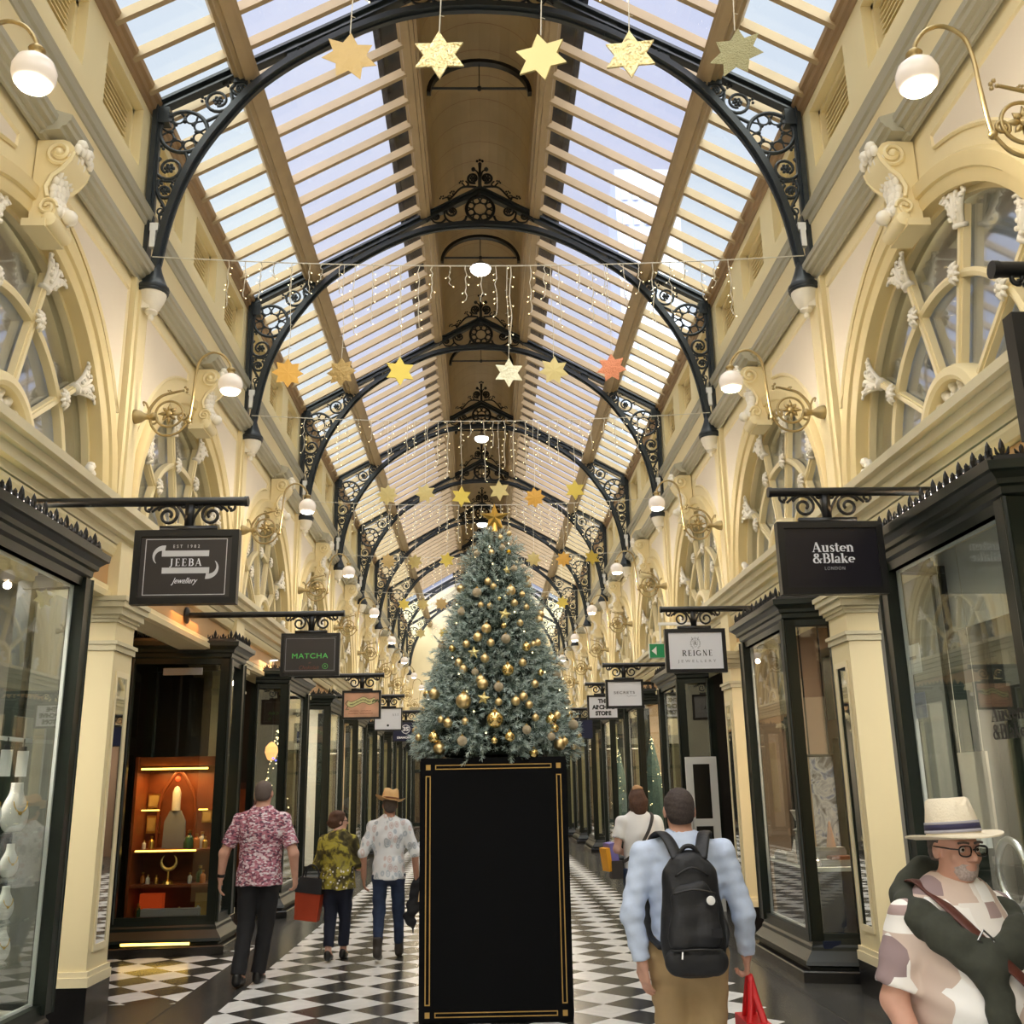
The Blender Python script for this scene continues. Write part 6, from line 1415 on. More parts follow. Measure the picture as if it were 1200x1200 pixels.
# -- man in the fedora, walking towards the camera
FX, FY, FR = 1.575, 3.62, PI + math.radians(16)
rt, J, h, R, lo, hi = person('older man in a white patchwork-print shirt and glasses walking towards the camera', (FX, FY), FR, 1.585, .0062, 'skin_ruddy', {
    'shR': (.185, -.01, 1.265), 'shL': (-.185, -.01, 1.265), 'elR': (.255, -.03, 1.0), 'wrR': (.235, .08, .80), 'elL': (-.25, -.03, 1.0), 'wrL': (-.24, .07, .80), 'head': (.005, .05, 1.475), 'neck': (0, 0, 1.33), 'anL': (-.1, -.15, .1), 'anR': (.09, .15, .085), 'knR': (.09, .11, .45)}, girth=1.2, curl=(.5, .5), yaw=math.radians(-4), nod=math.radians(-5))
grow(rt, 'shirt', 'shirt_patch', lo, hi, .008, shirt_fn(J, h, 1.2, .024, .85, .76, 1.08, .03, .85, .14), .0035, 46, 3)
grow(rt, 'trousers', 'cloth_navy', lo, hi, .010, trouser_fn(J, h, 1.12, .01, .97, top=.80), .004, 28, 2); shoes(rt, J, h, lo, hi, 'leather_brown', up=(.02, 0))
hd = J['head']; k = h
P = lambda x, y, z: hd + R @ (V3(x, y, z) * k)
def beard(S):
    S.ell(P(0, .022, -.045), V3(.0605, .0705, .0725) * k, .02, R); S.ell(P(0, .045, -.086), V3(.0365, .0345, .028) * k, .03, R); S.ell(P(0, .082, -.045), V3(.026, .012, .010) * k, .01, R)
    S.half(P(0, .03, -.030), R @ V3(0, .35, 1.)); S.ell(P(0, .1, -.061), V3(.024, .03, .008) * k, .004, R, op='s'); S.half(P(0, -.02, 0), R @ V3(0, -1., 0))
grow(rt, 'stubble_beard', 'stubble', hd - .17, hd + .17, .004, beard, .0006, 300, 1)
grow(rt, 'hair', 'hair_grey', hd - .17, hd + .17, .005, hair_fn(hd, R, k, .004, -.04, .0), .001, 200, 1)
m = MB()
for e in (-1, 1): m.ball(tuple(P(e * .031, .078, .003)), .0125 * k, 12, 8)
m.obj('eyes', 'eye_white', rt, smooth=True); m = MB()
for e in (-1, 1): m.ball(tuple(P(e * .031 + .002, .088, .002)), .006 * k, 10, 6)
m.obj('irises', 'iris', rt, smooth=True)
m = MB()
for e in (-1, 1):
    for i in range(7): m.ball(tuple(P(e * (.014 + .006 * i), .0955 - .0012 * i, .026 + .003 * math.sin(i * .5))), .0045, 6, 4)
m.obj('eyebrows', 'hair_grey', rt, smooth=True)
gl_ = thing('eyeglasses', 'dark framed glasses on the man in the pale fedora', 'glasses', (FX, FY, 0), (0, 0, FR))
m = MB(); ln_ = MB()
for e in (-1, 1):
    pts = [tuple(P(e * .034 + .026 * math.copysign(abs(math.cos(a)) ** .7, math.cos(a)), .108 - .006 * abs(math.cos(a)), .000 + .0185 * math.copysign(abs(math.sin(a)) ** .7, math.sin(a)))) for a in [i * PI / 10 for i in range(20)]]
    m.tube(pts, .0026, 5, closed=True); m.tube([tuple(P(e * .060, .104, .006)), tuple(P(e * .079, .08, .006)), tuple(P(e * .086, -.01, .004))], .0026, 5); ln_.add(pts, [tuple(range(20))])
m.tube([tuple(P(-.008, .11, .004)), tuple(P(0, .114, .008)), tuple(P(.008, .11, .004))], .0026, 5)
m.obj('spectacle_frame', 'glasses_frame', gl_); ln_.obj('lenses', 'lens', gl_)
Rm = Matrix.Rotation(FR, 3, 'Z'); q = Rm @ Vector(P(0, -.005, .048))
hat('pale straw fedora with a navy striped band on the man walking towards the camera', 'fedora', (FX + q.x, FY + q.y, q.z), (math.radians(3), math.radians(2), FR + math.radians(-4)), .150, .084, .118, .012, .3, 'straw_white', [(.004, .014, 'band_grey'), (.014, .032, 'band_navy'), (.032, .040, 'band_grey')], droop=.008)
# sweater worn over the shoulders, sleeves knotted in front
t = thing('draped_sweater', 'dark olive sweater tied over the shoulders of the man in the fedora', 'sweater', (FX, FY, 0), (0, 0, FR))
S = SDF((-.34, -.3, .62), (.34, .36, 1.5), .008)
nb = [(-.16, -.03, 1.275), (-.105, -.09, 1.315), (0, -.12, 1.345), (.105, -.09, 1.315), (.16, -.03, 1.275)]
for a, b in zip(nb, nb[1:]): S.cone(a, b, .040, .040, .04, .7)
S.cone((-.02, -.125, 1.27), (0, -.165, 1.10), .14, .10, .06, .35)
for e in (-1, 1):
    pth = [(.16, -.03, 1.275), (.168, .05, 1.25), (.155, .125, 1.215), (.12, .18, 1.17), (.08, .21, 1.13)] if e > 0 else [(-.16, -.03, 1.275), (-.16, .06, 1.245), (-.12, .15, 1.20), (-.03, .20, 1.16), (.08, .22, 1.13)]
    for a, b in zip(pth, pth[1:]): S.cone(a, b, .050, .044, .04, .55)
S.ell((.08, .225, 1.125), (.055, .04, .05), .03); S.cone((.08, .23, 1.12), (.055, .245, .91), .042, .055, .02, .6, cap='b'); S.cone((.07, .22, 1.1), (.01, .225, .68), .04, .055, .02, .6, cap='b')
S.wrinkle(.003, 55, 5); link('knitted_cloth', S.mesh('knitted_cloth', 'knit_olive'), t)
t = thing('leather_bag_strap', 'brown leather strap with a brass buckle across the chest of the man in the fedora', 'strap', (FX, FY, 0), (0, 0, FR))
m = MB(); m.tube(smooth_path([(.10, -.15, 1.31), (.115, -.05, 1.365), (.12, .06, 1.325), (.10, .165, 1.25), (.05, .235, 1.16), (-.03, .265, 1.07), (-.10, .25, .99), (-.18, .205, .88), (-.24, .13, .78), (-.27, .0, .70)], 7), .024, 8, flat=.22); m.obj('strap', 'leather_brown', t, smooth=True)
m = MB(); m.box(-.34, -.26, -.12, .14, .5, .74); m.obj('bag', 'leather_brown', t)
m = MB(); c = (.075, .222, 1.205)
fr_ = [Vector((-.026, 0, -.018)), Vector((.026, 0, -.018)), Vector((.026, 0, .018)), Vector((-.026, 0, .018))]
rm = Matrix.Rotation(math.radians(-40), 3, 'Y'); m.tube([tuple(Vector(c) + rm @ v) for v in fr_], .004, 5, closed=True); m.obj('buckle', 'silver', t)
# ------------------------------------------------------------------ what stands in the shop windows
def put(name, label, cat, mb, mt, loc=(0, 0, 0), rot=None, smooth=False, group=None, parent=None):
    o = mb.obj(name, mt, parent, smooth, loc)
    if rot: o.rotation_euler = rot
    return tag(o, label, cat, group) if label else o
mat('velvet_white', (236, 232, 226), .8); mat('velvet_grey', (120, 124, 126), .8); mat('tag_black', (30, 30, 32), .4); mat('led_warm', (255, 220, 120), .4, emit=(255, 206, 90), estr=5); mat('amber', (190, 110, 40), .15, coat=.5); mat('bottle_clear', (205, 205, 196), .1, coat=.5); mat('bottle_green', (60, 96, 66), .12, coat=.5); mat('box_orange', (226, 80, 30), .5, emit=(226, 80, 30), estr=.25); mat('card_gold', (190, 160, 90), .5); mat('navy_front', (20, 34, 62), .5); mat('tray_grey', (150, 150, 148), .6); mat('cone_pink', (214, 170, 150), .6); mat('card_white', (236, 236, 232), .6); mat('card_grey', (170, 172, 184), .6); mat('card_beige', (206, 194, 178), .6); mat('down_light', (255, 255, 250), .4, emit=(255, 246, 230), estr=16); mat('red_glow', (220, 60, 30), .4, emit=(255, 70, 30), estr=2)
def b_marble(nt, v, b): nt.links.new(ramp(nt, noi(nt, v, 5, 6, 2.), [(.35, (120, 120, 128)), (.45, (196, 200, 214)), (.52, (236, 238, 244)), (.6, (150, 164, 204)), (.7, (104, 104, 112))]), b.inputs['Base Color'])
pmat('art_marble', b_marble, .5)
for nm, s, k, pts in (('near left', -1, 0, [(3.5, 5.6), (3.5, 6.5)]), ('near right', 1, 0, [(3.5, 5.7), (3.5, 6.6)]), ('jewellery counter', 1, 1, [(3.1, 9.8), (3.4, 10.2), (3.45, 9.75), (3.2, 10.7)]), ('third left', -1, 2, [(3.2, 15.4), (3.3, 16.2)]), ('third right', 1, 2, [(3.2, 15.5)])):
    for i, (u, y) in enumerate(pts):
        m = MB(); m.lathe([(.0, 3.56), (.06, 3.56), (.065, 3.555), (.05, 3.55), (.0, 3.55)], n=14)
        t = thing('downlight', 'round ceiling downlight in the %s shop window, %s from the camera' % (nm, ORD[i]), 'ceiling light', (s * u, y, .055), group='downlights in the shop windows'); link('glowing_disc', m.mesh('glowing_disc', 'down_light'), t)
        m = MB(); m.lathe([(.066, 3.552), (.075, 3.55), (.075, 3.565)], n=14); link('trim_ring', m.mesh('trim_ring', 'white'), t)
# near left window: necklace busts on glass shelves
S = SDF((-.14, -.12, -.02), (.14, .12, .36), .007)
S.cone((0, 0, .30), (0, .0, .20), .042, .05, .03, .7); S.ell((0, .0, .10), (.105, .05, .12), .05); S.half((0, 0, .0), (0, 0, -1)); S.half((0, 0, .31), (0, 0, 1)); S.half((0, -.015, 0), (0, -1, 0)); BUST = S.mesh('bust_form', 'velvet_white')
m = MB(); m.tube([(.052 * math.cos(a), .05 - .0 + .012 * math.sin(-a), .19 + .07 * math.sin(a)) for a in [PI + PI * i / 16 for i in range(17)]], .004, 5); m.ball((0, .055, .115), .013, 8, 6); NECK = m.mesh('necklace', 'gold', True)
shl = [(1.47, 'top', 1.0), (1.19, 'second', .66), (.93, 'third', .66), (.68, 'lowest', .72)]
for z, nmz, sc_ in shl:
    m = MB(); m.box(-3.42, -2.99, 5.5, 7.12, z - .012, z); put('glass_shelf', 'clear %s glass shelf with necklace busts in the near left window' % nmz, 'shelf', m, 'shop_pane')
    for i, (y, wy) in enumerate(((7.0, 'nearest the column'), (6.72, 'next to the end one'), (6.4, 'third from the column'), (6.05, 'fourth from the column'))):
        t = thing('necklace_bust', 'white necklace bust on the %s glass shelf at the left, %s' % (nmz, wy), 'display bust', (-3.12 - .05 * (i % 2), y, z), (0, 0, -2.05), 'necklace busts in the near left window')
        t.scale = (sc_,) * 3; link('bust_form', BUST, t); link('necklace', NECK, t)
m = MB(); m.box(-3.2, -3.16, 5.6, 7.25, 2.05, 2.075); rail = put('display_rail', 'white rail across the near left window above the busts', 'rail', m, 'white')
for i, y in enumerate((6.62, 6.86, 7.1)):
    t = thing('price_tag', 'white hanging tag on the window rail, %s' % ('hidden by the frame edge', 'left one in view', 'right one in view')[i], 'tag', (-3.15, y, 1.82), (.12, 0, .5), 'tags hanging from the rail')
    m = MB(); m.box(-.035, .035, -.004, .004, 0, .17); m.obj('card', 'card_white', t); m = MB(); m.tube([(0, 0, .17), (0, .0, .25)], .004, 4); m.box(-.02, .02, -.005, .005, .17, .2); m.obj('clip', 'tag_black', t)
t = thing('display_cabinet', 'dark brown wooden cabinet frame behind the busts at the left', 'cabinet', (0, 0, 0))
m = MB()
for y in (5.4, 7.22): m.box(-3.5, -3.45, y, y + .05, .33, 1.83)
m.box(-3.52, -3.43, 5.35, 7.3, 1.83, 1.89); m.obj('frame', 'dark_wood', t); m = MB(); m.box(-4.1, -4.05, 5.3, 7.3, .3, 3.4); m.obj('back_panel', 'shop_grey', t)
o = star_mesh(.075, .042, 6, .004).obj('paper_star', 'star_silver', None, loc=(-3.08, 7.0, 3.02)); o.rotation_euler = (0, .2, .9); tag(o, 'pale gold star shape in the near left window', 'star')  # small flat star plate set just inside the glass
m = MB(); m.hexa([(-3.3, 6.2, .36), (-2.98, 6.2, .36), (-2.98, 6.95, .36), (-3.3, 6.95, .36), (-3.3, 6.2, .39), (-2.98, 6.2, .37), (-2.98, 6.95, .40), (-3.3, 6.95, .44)]); put('open_booklet', 'cream open booklet lying at the foot of the near left window', 'booklet', m, 'card_beige')
for s_, y0_, y1_ in ((-1, 5.24, 7.28), (1, 5.24, 7.12), (1, 9.5, 11.2)):
    m = MB(); m.box(s_ * 2.97, s_ * 3.9, y0_, y1_, .27, .33); trim(m, 'shop_white' if y0_ < 6 else 'navy_front')
# near right window: hung panels, cards, lettering and displays
def hung(name, label, u, y0, y1, z0, z1, mt, rot=0):
    t = thing(name, label, 'panel', (u, (y0 + y1) / 2, 0), (0, 0, rot)); w = (y1 - y0) / 2
    m = MB(); m.box(-.008, .008, -w, w, z0, z1); m.obj('sheet', mt, t); m = MB()
    for e in (-.8, .8): m.tube([(0, w * e, z1), (0, w * e, 3.5)], .002, 4)
    m.obj('hanging_wires', 'wire', t); return t
hung('hanging_sheet', 'large white panel hung in the top of the near right window', 3.36, 5.9, 7.25, 2.72, 3.34, 'card_white')
hung('hanging_card', 'beige blank panel low in the near right window behind the fedora', 3.24, 6.62, 7.02, 1.36, 1.87, 'card_beige')
hung('striped_drape', 'pale vertical drape inside the near right window', 3.75, 5.3, 6.4, .9, 2.9, 'card_grey')
for y0, y1, z0, z1, mt, w in ((6.78, 7.02, 2.40, 2.60, 'card_white', 'white notice card at the top left of the near right window'), (6.78, 7.0, 2.10, 2.27, 'card_grey', 'grey notice card below the white one in the near right window')):
    t = thing('notice_card', w, 'notice', (2.955, (y0 + y1) / 2, 0)); m = MB(); m.box(-.002, .002, -(y1 - y0) / 2, (y1 - y0) / 2, z0, z1); m.obj('card', mt, t)
    m = MB(); m.box(-.004, -.0025, -.06, .06, (z0 + z1) / 2, (z0 + z1) / 2 + .02); m.obj('print_line', 'sign_grey_ink', t)
mt_ = MATS['tag_black']
for txt, z, w in (('Austen', 2.04, .36), ('&Blake', 1.94, .34)):
    me = roman(txt, .085).mesh('window_lettering', 'tag_black')
    o = link('window_lettering', me); o.matrix_world = Matrix.Translation((2.912, 5.66, z)) @ Matrix.Rotation(-PI / 2, 4, 'Z') ; tag(o, 'black %s lettering on the glass of the near right window' % ('Austen' if txt[0] == 'A' else 'and Blake'), 'lettering')
rnd = random.Random(12)
for i in range(9):
    y = 5.5 + .19 * i; u = 3.12 + .1 * (i % 3); hgt = .55 + .05 * (i % 2)
    t = thing('ring_stand', 'silver ring display on a grey block in the near right window, %s from the camera' % ORD[i], 'ring display', (u, y, .33), group='ring displays in the near right window')
    m = MB(); m.box(-.06, .06, -.06, .06, 0, hgt); m.obj('block', 'velvet_grey', t); m = MB(); m.tube([(0, .035 * math.cos(a), hgt + .05 + .045 * math.sin(a)) for a in [j * PI / 10 for j in range(20)]], .007, 6, closed=True); m.ball((0, 0, hgt + .105), .014, 8, 5); m.obj('ring', 'silver', t, smooth=True)
t = thing('ring_sculpture', 'large silver hoop display at the right edge of the near right window', 'display', (3.12, 6.25, .9)); m = MB(); m.tube([(0, .17 * math.cos(a), .25 + .19 * math.sin(a)) for a in [j * PI / 16 for j in range(32)]], .022, 8, closed=True); m.obj('hoop', 'silver', t, smooth=True); m = MB(); m.box(-.07, .07, -.1, .1, -.57, .06); m.obj('stand', 'velvet_grey', t)
m = MB(); m.box(3.13, 3.2, 6.62, 6.75, 1.27, 1.36); put('white_ring_box', 'small white open ring box above the silver hoop', 'ring box', m, 'card_white')
# jewellery counter in the second window on the right
t = thing('display_counter', 'white-topped counter with a navy front in the second right window', 'counter', (0, 0, 0))
m = MB(); m.box(2.99, 3.85, 9.62, 11.2, .90, .935); m.obj('counter_top', 'shop_white', t); m = MB(); m.box(3.03, 3.8, 9.66, 11.15, .33, .90); m.obj('counter_front', 'navy_front', t)
t = thing('framed_picture', 'black framed blue and white marbled picture over the jewellery counter', 'picture', (3.22, 10.15, 0))
m = MB()
frame_boxes(m, -.23, .23, 1.02, 1.955, .025, -.015, .015)
m.obj('frame', 'black', t); m = MB(); m.box(-.03, .21, -.006, .006, 1.04, 1.94); m.obj('marbled_print', 'art_marble', t); m = MB(); m.box(-.21, -.03, -.006, .006, 1.04, 1.94); m.obj('tan_print', 'shop_beige', t)
m = MB()
for x in (-.2, -.02, .18): m.tube([(x, 0, 1.95), (x, 0, 3.55)], .009, 6)
m.obj('hanging_rods', 'black', t)
for i, (x, y, w, d, hh, mt, lb) in enumerate(((3.2, 9.85, .19, .12, .06, 'tray_grey', 'grey tray at the near end of the jewellery counter'), (3.12, 10.35, .14, .12, .10, 'card_beige', 'beige box on the jewellery counter beside the post'), (3.25, 9.95, .13, .08, .16, 'tray_grey', 'grey block under the picture on the jewellery counter'), (3.1, 10.7, .12, .2, .07, 'tray_grey', 'grey tray at the far end of the jewellery counter'), (3.3, 9.78, .12, .07, .03, 'warm_wood', 'brown wooden tray lying on the jewellery counter'))):
    z = .935 + (.06 if i == 4 else 0); m = MB(); m.box(-w, w, -d, d, 0, hh * .85); m.box(-w * .94, w * .94, -d * .94, d * .94, hh * .85, hh); put('display_tray', lb, 'tray', m, mt, (x, y, z))
for i, (x, y, z, r, hh, mt, lb) in enumerate(((3.26, 9.93, 1.095, .045, .24, 'cone_pink', 'pink ring cone on the grey block below the picture'), (3.08, 10.5, .935, .04, .16, 'cone_pink', 'pink ring cone on the counter left of the post'), (3.02, 10.3, 1.035, .03, .12, 'velvet_white', 'small white ring cone on the beige box'))):
    m = MB(); m.lathe([(r, 0), (r * .95, .02), (r * .25, hh * .92), (0, hh)], n=16); put('ring_cone', lb, 'ring cone', m, mt, (x, y, z), smooth=40)
for i, (x, y) in enumerate(((3.05, 9.75), (3.03, 10.1), (3.08, 10.62), (3.04, 10.8), (3.05, 11.0), (3.06, 10.9))):
    m = MB(); m.lathe([(.0, 0), (.035, .0), (.045, .02), (.04, .055), (.02, .07), (.022, .08), (0, .085)], n=14); put('silver_bowl', 'small silver pot on the jewellery counter, %s from the camera' % ORD[i], 'pot', m, 'silver', (x, y, .935), smooth=40, group='silver pots on the jewellery counter')
m = MB(); m.lathe([(.03, 0), (.06, .0), (.02, .02), (.02, .08), (.035, .11), (.06, .17), (.07, .18), (.065, .185), (0, .1)], n=16); put('white_goblet', 'pale trumpet shaped stand left of the framed picture', 'stand', m, 'velvet_white', (3.0, 10.05, 1.25), smooth=40); m = MB(); m.box(-.03, .03, -.03, .03, 0, .315); put('grey_riser', 'slim grey riser under the pale trumpet stand', 'riser', m, 'tray_grey', (3.0, 10.05, .935))
# dark shop on the left: lit shelves of bottles and gifts
t = thing('lit_shelf_unit', 'brown wooden shelf unit with yellow light strips in the dark left shop', 'shelves', (0, 0, 0))
m = MB(); m.box(-4.03, -3.1, 12.55, 12.6, .33, 2.1); m.box(-4.03, -3.1, 12.1, 12.55, .30, .345)
for z in (.70, 1.075): m.box(-4.03, -3.1, 12.12, 12.55, z - .03, z)
m.box(-4.03, -3.1, 12.15, 12.55, 2.0, 2.1); m.box(-4.05, -4.02, 12.1, 12.58, .33, 2.1); m.obj('boards', 'warm_wood', t)
m = MB(); m.box(-3.98, -3.22, 12.10, 12.125, 1.955, 1.975); m.box(-3.98, -3.3, 12.095, 12.12, 1.055, 1.07); m.box(-3.95, -3.75, 12.12, 12.14, 1.5, 1.512); m.box(-3.3, -3.2, 12.12, 12.14, 1.5, 1.512); m.obj('light_strips', 'led_warm', t)
m = MB(); m.box(-3.93, -3.2, 11.70, 11.715, .12, .145); put('kick_light', 'yellow light strip along the foot of the dark left shop window', 'light strip', m, 'led_warm')
def bottle(h, r): return MB().lathe([(0, 0), (r, 0), (r, h * .55), (r * .85, h * .66), (r * .35, h * .74), (r * .35, h * .85)], n=12)
n_ = 0
for z, row in ((1.075, [(-3.95, .1), (-3.88, .14), (-3.42, .2), (-3.35, .16), (-3.3, .18), (-3.24, .13), (-3.47, .12)]), (.70, [(-3.95, .12), (-3.86, .1), (-3.78, .09), (-3.3, .18), (-3.24, .14), (-3.4, .11)]), (.345, [(-3.98, .14), (-3.93, .12), (-3.5, .1), (-3.3, .13)])):
    for x, hh in row:
        n_ += 1; y = 12.25 + .05 * (n_ % 3); mt = ('amber', 'bottle_clear', 'gold', 'bottle_green')[n_ % 4]; nmz = {1.075: 'upper', .70: 'middle', .345: 'lowest'}[z]
        t = thing('perfume_bottle', '%s perfume bottle on the %s lit shelf, %s from its left end' % (('amber', 'clear', 'gold', 'green')[n_ % 4], nmz, ORD[sorted(q[0] for q in row).index(x)]), 'bottle', (x, y, z), group='bottles on the lit shelves')
        bottle(hh, hh * .24).obj('flask', mt, t, smooth=40); m = MB(); m.lathe([(hh * .1, hh * .85), (hh * .12, hh * .87), (hh * .12, hh), (0, hh * 1.02)], n=10); m.obj('stopper', 'gold', t)
t = thing('crescent_ornament', 'gold crescent moon ornament on the middle lit shelf', 'ornament', (-3.62, 12.2, .70)); m = MB(); m.tube([(.085 * math.cos(a), 0, .24 + .085 * math.sin(a)) for a in [-PI * 1.28 + PI * 1.56 * i / 20 for i in range(21)]], [.004 + .018 * math.sin(PI * i / 20) for i in range(21)], 8); m.obj('crescent', 'gold_pale', t, smooth=True); m = MB(); m.lathe([(.06, 0), (.05, .03), (.015, .05), (.012, .14), (0, .15)], n=12); m.obj('stand', 'gold', t)
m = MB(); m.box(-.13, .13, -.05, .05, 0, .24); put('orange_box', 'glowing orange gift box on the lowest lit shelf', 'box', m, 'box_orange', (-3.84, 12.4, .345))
m = MB(); m.box(-.09, .09, -.01, .01, 0, .24); put('gold_card', 'gold card leaning at the right of the lowest lit shelf', 'card', m, 'card_gold', (-3.25, 12.35, .345), (math.radians(-8), 0, 0))
m = MB(); m.box(-.32, .32, -.05, .05, 0, .1); put('grey_tray', 'long grey tray along the front of the lowest lit shelf', 'tray', m, 'tray_grey', (-3.55, 12.15, .345))
t = thing('gothic_niche', 'white panel under a pointed niche with a red light in the dark left shop', 'display niche', (-3.64, 12.4, 1.075))
m = MB(); m.prism([(-.13, 0), (.13, 0), (.12, .3), (.06, .42), (-.06, .42), (-.12, .3)], 'y', -.02, .02); m.obj('white_panel', 'velvet_grey', t); m = MB(); m.lathe([(.05, .42), (.05, .62), (.03, .68), (0, .7)], n=12); m.obj('pale_flask', 'bottle_clear', t, smooth=40); m = MB(); m.tube(smooth_path([(-.22, .05, .0), (-.21, .05, .5), (-.12, .05, .72), (0, .05, .86), (.12, .05, .72), (.21, .05, .5), (.22, .05, .0)], 5), .02, 6); m.obj('arch', 'warm_wood', t); m = MB(); m.ball((0, 0, .78), .03, 10, 6); m.obj('red_lamp', 'red_glow', t)
for i, (x, z, w, hh) in enumerate(((-3.93, 1.52, .07, .17), (-3.92, 1.24, .08, .2), (-3.3, 1.35, .06, .14))):
    m = MB(); m.box(-w, w, -.01, .01, 0, hh); m.box(-w * .8, w * .8, -.014, -.01, hh * .12, hh * .88, 1); put('gilt_plaque', 'gilt plaque on the dark left shop shelves, %s' % ('top left', 'under the top left one', 'at the right')[i], 'plaque', m, ['gold', 'card_gold'], (x, 12.5, z))
m = MB(); m.box(-3.75, -3.3, 11.9, 11.93, 3.02, 3.1); put('grey_strip', 'grey lit strip high in the dark left shop window', 'strip', m, 'card_grey')

# third shop on the left: hanging lamp, cabinet and lit tree
t = thing('glass_lantern', 'lit amber faceted glass lantern hanging in the third left shop', 'hanging lamp', (-3.24, 15.75, 2.28)); mat('amber_glow', (255, 200, 130), .3, emit=(255, 190, 110), estr=1.0); m = MB(); m.lathe([(.03, -.14), (.06, -.12), (.1, -.02), (.09, .06), (.04, .12), (0, .14)], n=8); m.obj('faceted_shade', 'amber_glow', t); m = MB(); m.ball((0, 0, 0), .05, 10, 6); m.obj('bulb', 'bulb', t); m = MB(); m.tube([(0, 0, .13), (0, 0, 1.25)], .006, 5); m.obj('cord', 'black', t)
m = MB(); m.box(-.35, .35, -.2, .2, 0, 1.5); m.box(-.3, .3, -.215, -.2, .1, 1.4, 1); put('dark_cabinet', 'dark red-brown cabinet below the amber lantern', 'cabinet', m, ['dark_wood', 'warm_wood'], (-3.55, 16.4, .33))
for i, (x, z) in enumerate(((-3.16, 2.14), (-3.11, 2.11), (-3.2, 2.17))):
    mat('blue_glow%d' % i, (60, 60, 255), .4, emit=(60, 70, 255), estr=5); m = MB(); m.ball((0, 0, 0), .012, 8, 6); put('blue_light', 'tiny blue light by the amber lantern, %s from the left' % ('second', 'third', 'first')[i], 'light', m, 'blue_glow%d' % i, (x, 15.7, z), group='blue lights in the third left shop')
def lit_tree(lb, loc, H_, R_, seed):
    t = thing('lit_tree', lb, 'light tree', loc); rr = random.Random(seed); m = MB(); m.lathe([(R_, 0), (R_ * .75, H_ * .3), (R_ * .4, H_ * .7), (.01, H_)], n=10); m.obj('wire_cone', 'needle_deep', t); m = MB()
    for i in range(110):
        f = rr.random() ** .8; a = rr.uniform(0, 6.28); r = R_ * (1 - f) * 1.05 + .01; m.ball((r * math.cos(a), r * math.sin(a), H_ * f), .009, 6, 4)
    m.obj('tiny_bulbs', 'led', t)['kind'] = 'stuff'
lit_tree('small tree of white lights in the third left shop window', (-3.2, 15.95, 1.4), 1.2, .2, 1)
lit_tree('tall tree of white lights in the fourth right shop window', (3.25, 20.0, .9), 1.7, .3, 2)
lit_tree('dark tree of warm lights in the fifth right shop window', (3.2, 24.6, .7), 1.8, .3, 3)
# white framed door leaf standing open on the right
o = bpy.data.objects.new('door_30', None); COL.objects.link(o); o.location = (3.05, 14.6, 0); o['kind'] = 'structure'; o['label'] = 'white framed glass door leaf standing open on the right'
m = MB()
frame_boxes(m, -.22, .22, .0, 2.06, .1, -.025, .025); m.box(-.12, .12, -.025, .025, 1.12, 1.22)
m.obj('frame', 'shop_white', o); m = MB(); m.box(-.13, .13, -.006, .006, .1, 2.0); m.obj('dark_pane', 'shop_black', o)
m = MB(); m.tube([(-.17, -.04, 1.0), (-.17, -.08, 1.02), (-.17, -.08, 1.2), (-.17, -.04, 1.22)], .01, 6); m.obj('handle', 'silver', o)
# far end of the arcade: glazed shop screen
m = MB()
for x in (-3.1, -2.0, -1.0, 0, 1.0, 2.0, 3.0): m.box(x - .06, x + .1, YEND - .05, YEND + .08, 0, 3.4)
for z in (0.2, 2.4, 3.3): m.box(-3.1, 3.1, YEND - .04, YEND + .06, z - .07, z + .07)
struct(m.obj('door_31', 'shop_green'), 'dark glazed screen across the far end of the arcade'); m = MB(); m.box(-3.1, 3.1, YEND, YEND + .01, .1, 3.4); struct(m.obj('window_90', 'shop_pane')); m = MB(); m.box(-6, 6, YEND + 4, YEND + 4.1, 0, 4); m.box(-6, 6, YEND + .3, YEND + 4, 3.5, 3.6); m.box(-6, -5.9, YEND + .3, YEND + 4, 0, 3.6); m.box(5.9, 6, YEND + .3, YEND + 4, 0, 3.6); struct(m.obj('wall_shop_99', 'shop_taupe'))
for e, nm in ((-1, 'left'), (1, 'right')):          # shop faces hung with warm lights seen along the arcade
    for k in (5, 6, 7):
        hung('light_curtain', 'curtain of glinting lights in the %s shop window on the %s' % (ORD[k], nm), e * 3.35, yc(k) + .3, yc(k) + 1.4, .8, 2.9, 'star_dull')
# grey tower beyond the glass roof
m = MB(); m.box(-3.2, 3.2, -3, 3, 0, 62); m.box(-1.7, 3.4, -3.2, 3.2, 0, 50); t = thing('office_tower', 'grey office tower seen through the right side of the glass roof', 'building', (17.0, 92, 0)); mat('tower_grey', (176, 186, 206), .6); mat('tower_window', (226, 232, 244), .4); m.obj('tower_body', 'tower_grey', t)
m = MB()
for i in range(14):
    for j in range(5): m.box(-2.6 + j * 1.1, -2.0 + j * 1.1, -3.25, -3.19, 22 + i * 2.8, 23.4 + i * 2.8)
m.obj('tower_windows', 'tower_window', t)
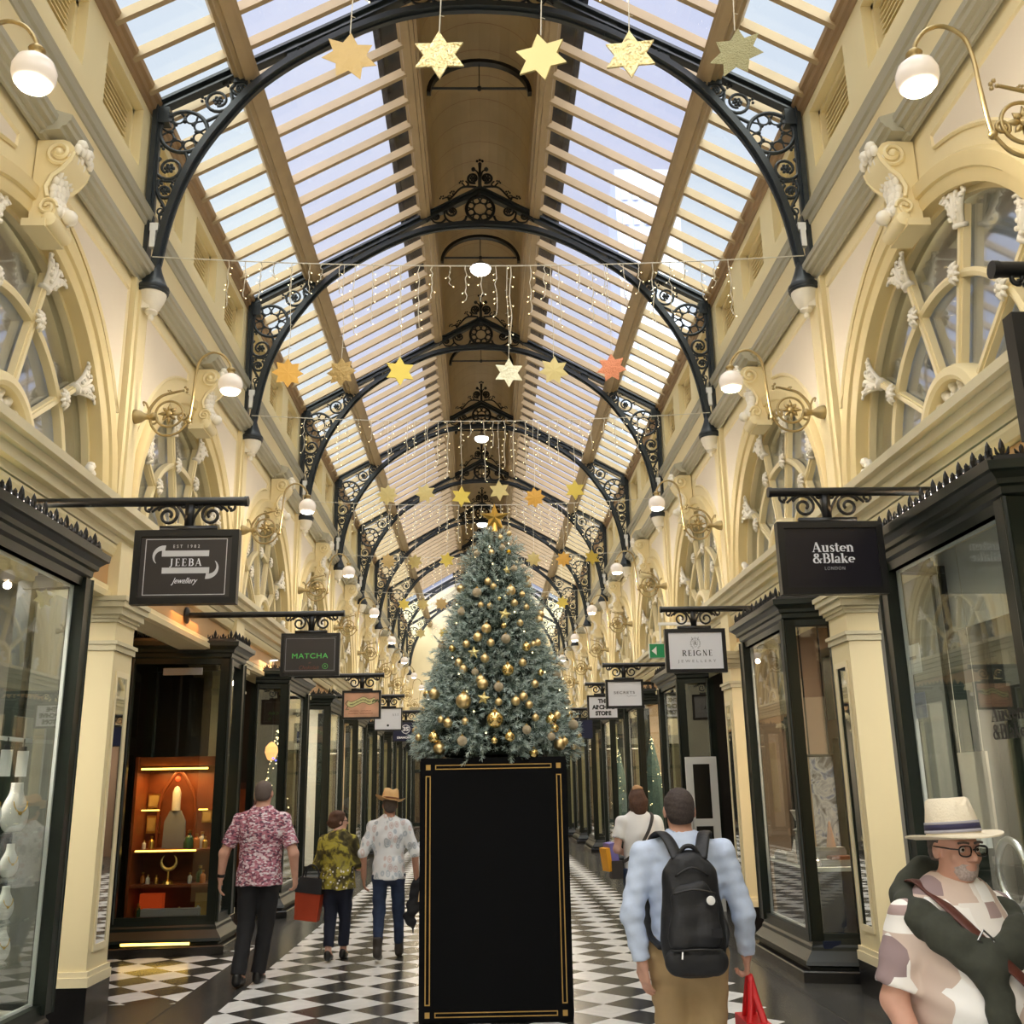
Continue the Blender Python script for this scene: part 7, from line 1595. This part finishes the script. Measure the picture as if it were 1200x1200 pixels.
# ------------------------------------------------------------------ light and camera
w = bpy.data.worlds.new('overcast_sky'); scene.world = w; w.use_nodes = True
nt = w.node_tree; bg = nt.nodes['Background']
tc = nt.nodes.new('ShaderNodeTexCoord'); nz = nt.nodes.new('ShaderNodeTexNoise'); nz.inputs['Scale'].default_value = 2.2; nz.inputs['Detail'].default_value = 5
rp = nt.nodes.new('ShaderNodeValToRGB'); rp.color_ramp.elements[0].position = .35; rp.color_ramp.elements[1].position = .7
rp.color_ramp.elements[0].color = lin((210, 216, 238)); rp.color_ramp.elements[1].color = lin((228, 233, 246))
nt.links.new(tc.outputs['Generated'], nz.inputs['Vector']); nt.links.new(nz.outputs['Fac'], rp.inputs['Fac']); nt.links.new(rp.outputs['Color'], bg.inputs['Color'])
bg.inputs['Strength'].default_value = 1.0
def light(name, kind, loc, energy, rgb=(255, 255, 255), size=1., rot=(0, 0, 0), **kw):
    d = bpy.data.lights.new(name, kind); d.energy = energy; d.color = lin(rgb)[:3]
    if kind == 'AREA': d.size = size
    elif kind == 'SUN': d.angle = size
    else: d.shadow_soft_size = size
    for a, b in kw.items(): setattr(d, a, b)
    o = bpy.data.objects.new(name, d); COL.objects.link(o); o.location = loc; o.rotation_euler = rot
    return o
light('hazy_sun', 'SUN', (0, 0, 30), 11.0, (255, 251, 244), math.radians(130), (math.radians(36), 0, 0))
for s, k, e, c in ((-1, 0, 230, (255, 246, 232)), (1, 0, 220, (255, 246, 234)), (1, 1, 220, (255, 232, 204)), (-1, 1, 14, (255, 170, 90)), (1, 2, 30, (255, 230, 200)), (-1, 2, 30, (255, 200, 150))):
    light('shop_light', 'AREA', (s * 3.55, yc(k) - (.4 if k == 0 or s * k == 1 else 0), 3.52), e, c, 1.0)
for k in range(3, 9):
    for s in (-1, 1): light('shop_light', 'AREA', (s * 4.1, yc(k), 3.55), 120, (255, 236, 212), 1.6)

for n in range(-1, 9):
    for s in (-1, 1): light('globe_light', 'POINT', (s * 2.34, yt(n), 5.18), 30, (255, 238, 214), .06)
light('shelf_glow', 'AREA', (-3.62, 12.2, 1.93), 9, (255, 190, 110), .6)
light('end_shop_light', 'AREA', (0, YEND + 2, 3.3), 60, (255, 230, 200), 3)
cam = bpy.data.cameras.new('camera'); co = bpy.data.objects.new('camera', cam); COL.objects.link(co)
cam.sensor_width = 36; cam.lens = 1177.4 / 1200 * 36; cam.clip_start = .05; cam.clip_end = 500
pitch, roll, yaw = .2666, -.0177, .0315
cp, sp, cr, sr, cw, sw = math.cos(pitch), math.sin(pitch), math.cos(roll), math.sin(roll), math.cos(yaw), math.sin(yaw)
fwd = Vector((sw * cp, cw * cp, sp)); r0 = Vector((cw, -sw, 0)); u0 = r0.cross(fwd)
right = cr * r0 + sr * u0; up = cr * u0 - sr * r0
co.matrix_world = Matrix(((right.x, up.x, -fwd.x, -.0223), (right.y, up.y, -fwd.y, 0), (right.z, up.z, -fwd.z, 1.7), (0, 0, 0, 1)))
scene.camera = co
vs = scene.view_settings; vs.view_transform = 'Standard'; vs.look = 'None'; vs.gamma = 1; vs.exposure = .18; vs.use_curve_mapping = False
scene.cycles.max_bounces = 10; scene.cycles.diffuse_bounces = 5; scene.cycles.glossy_bounces = 5; scene.cycles.transparent_max_bounces = 24
scene.cycles.caustics_reflective = False; scene.cycles.caustics_refractive = False; scene.cycles.sample_clamp_indirect = 6
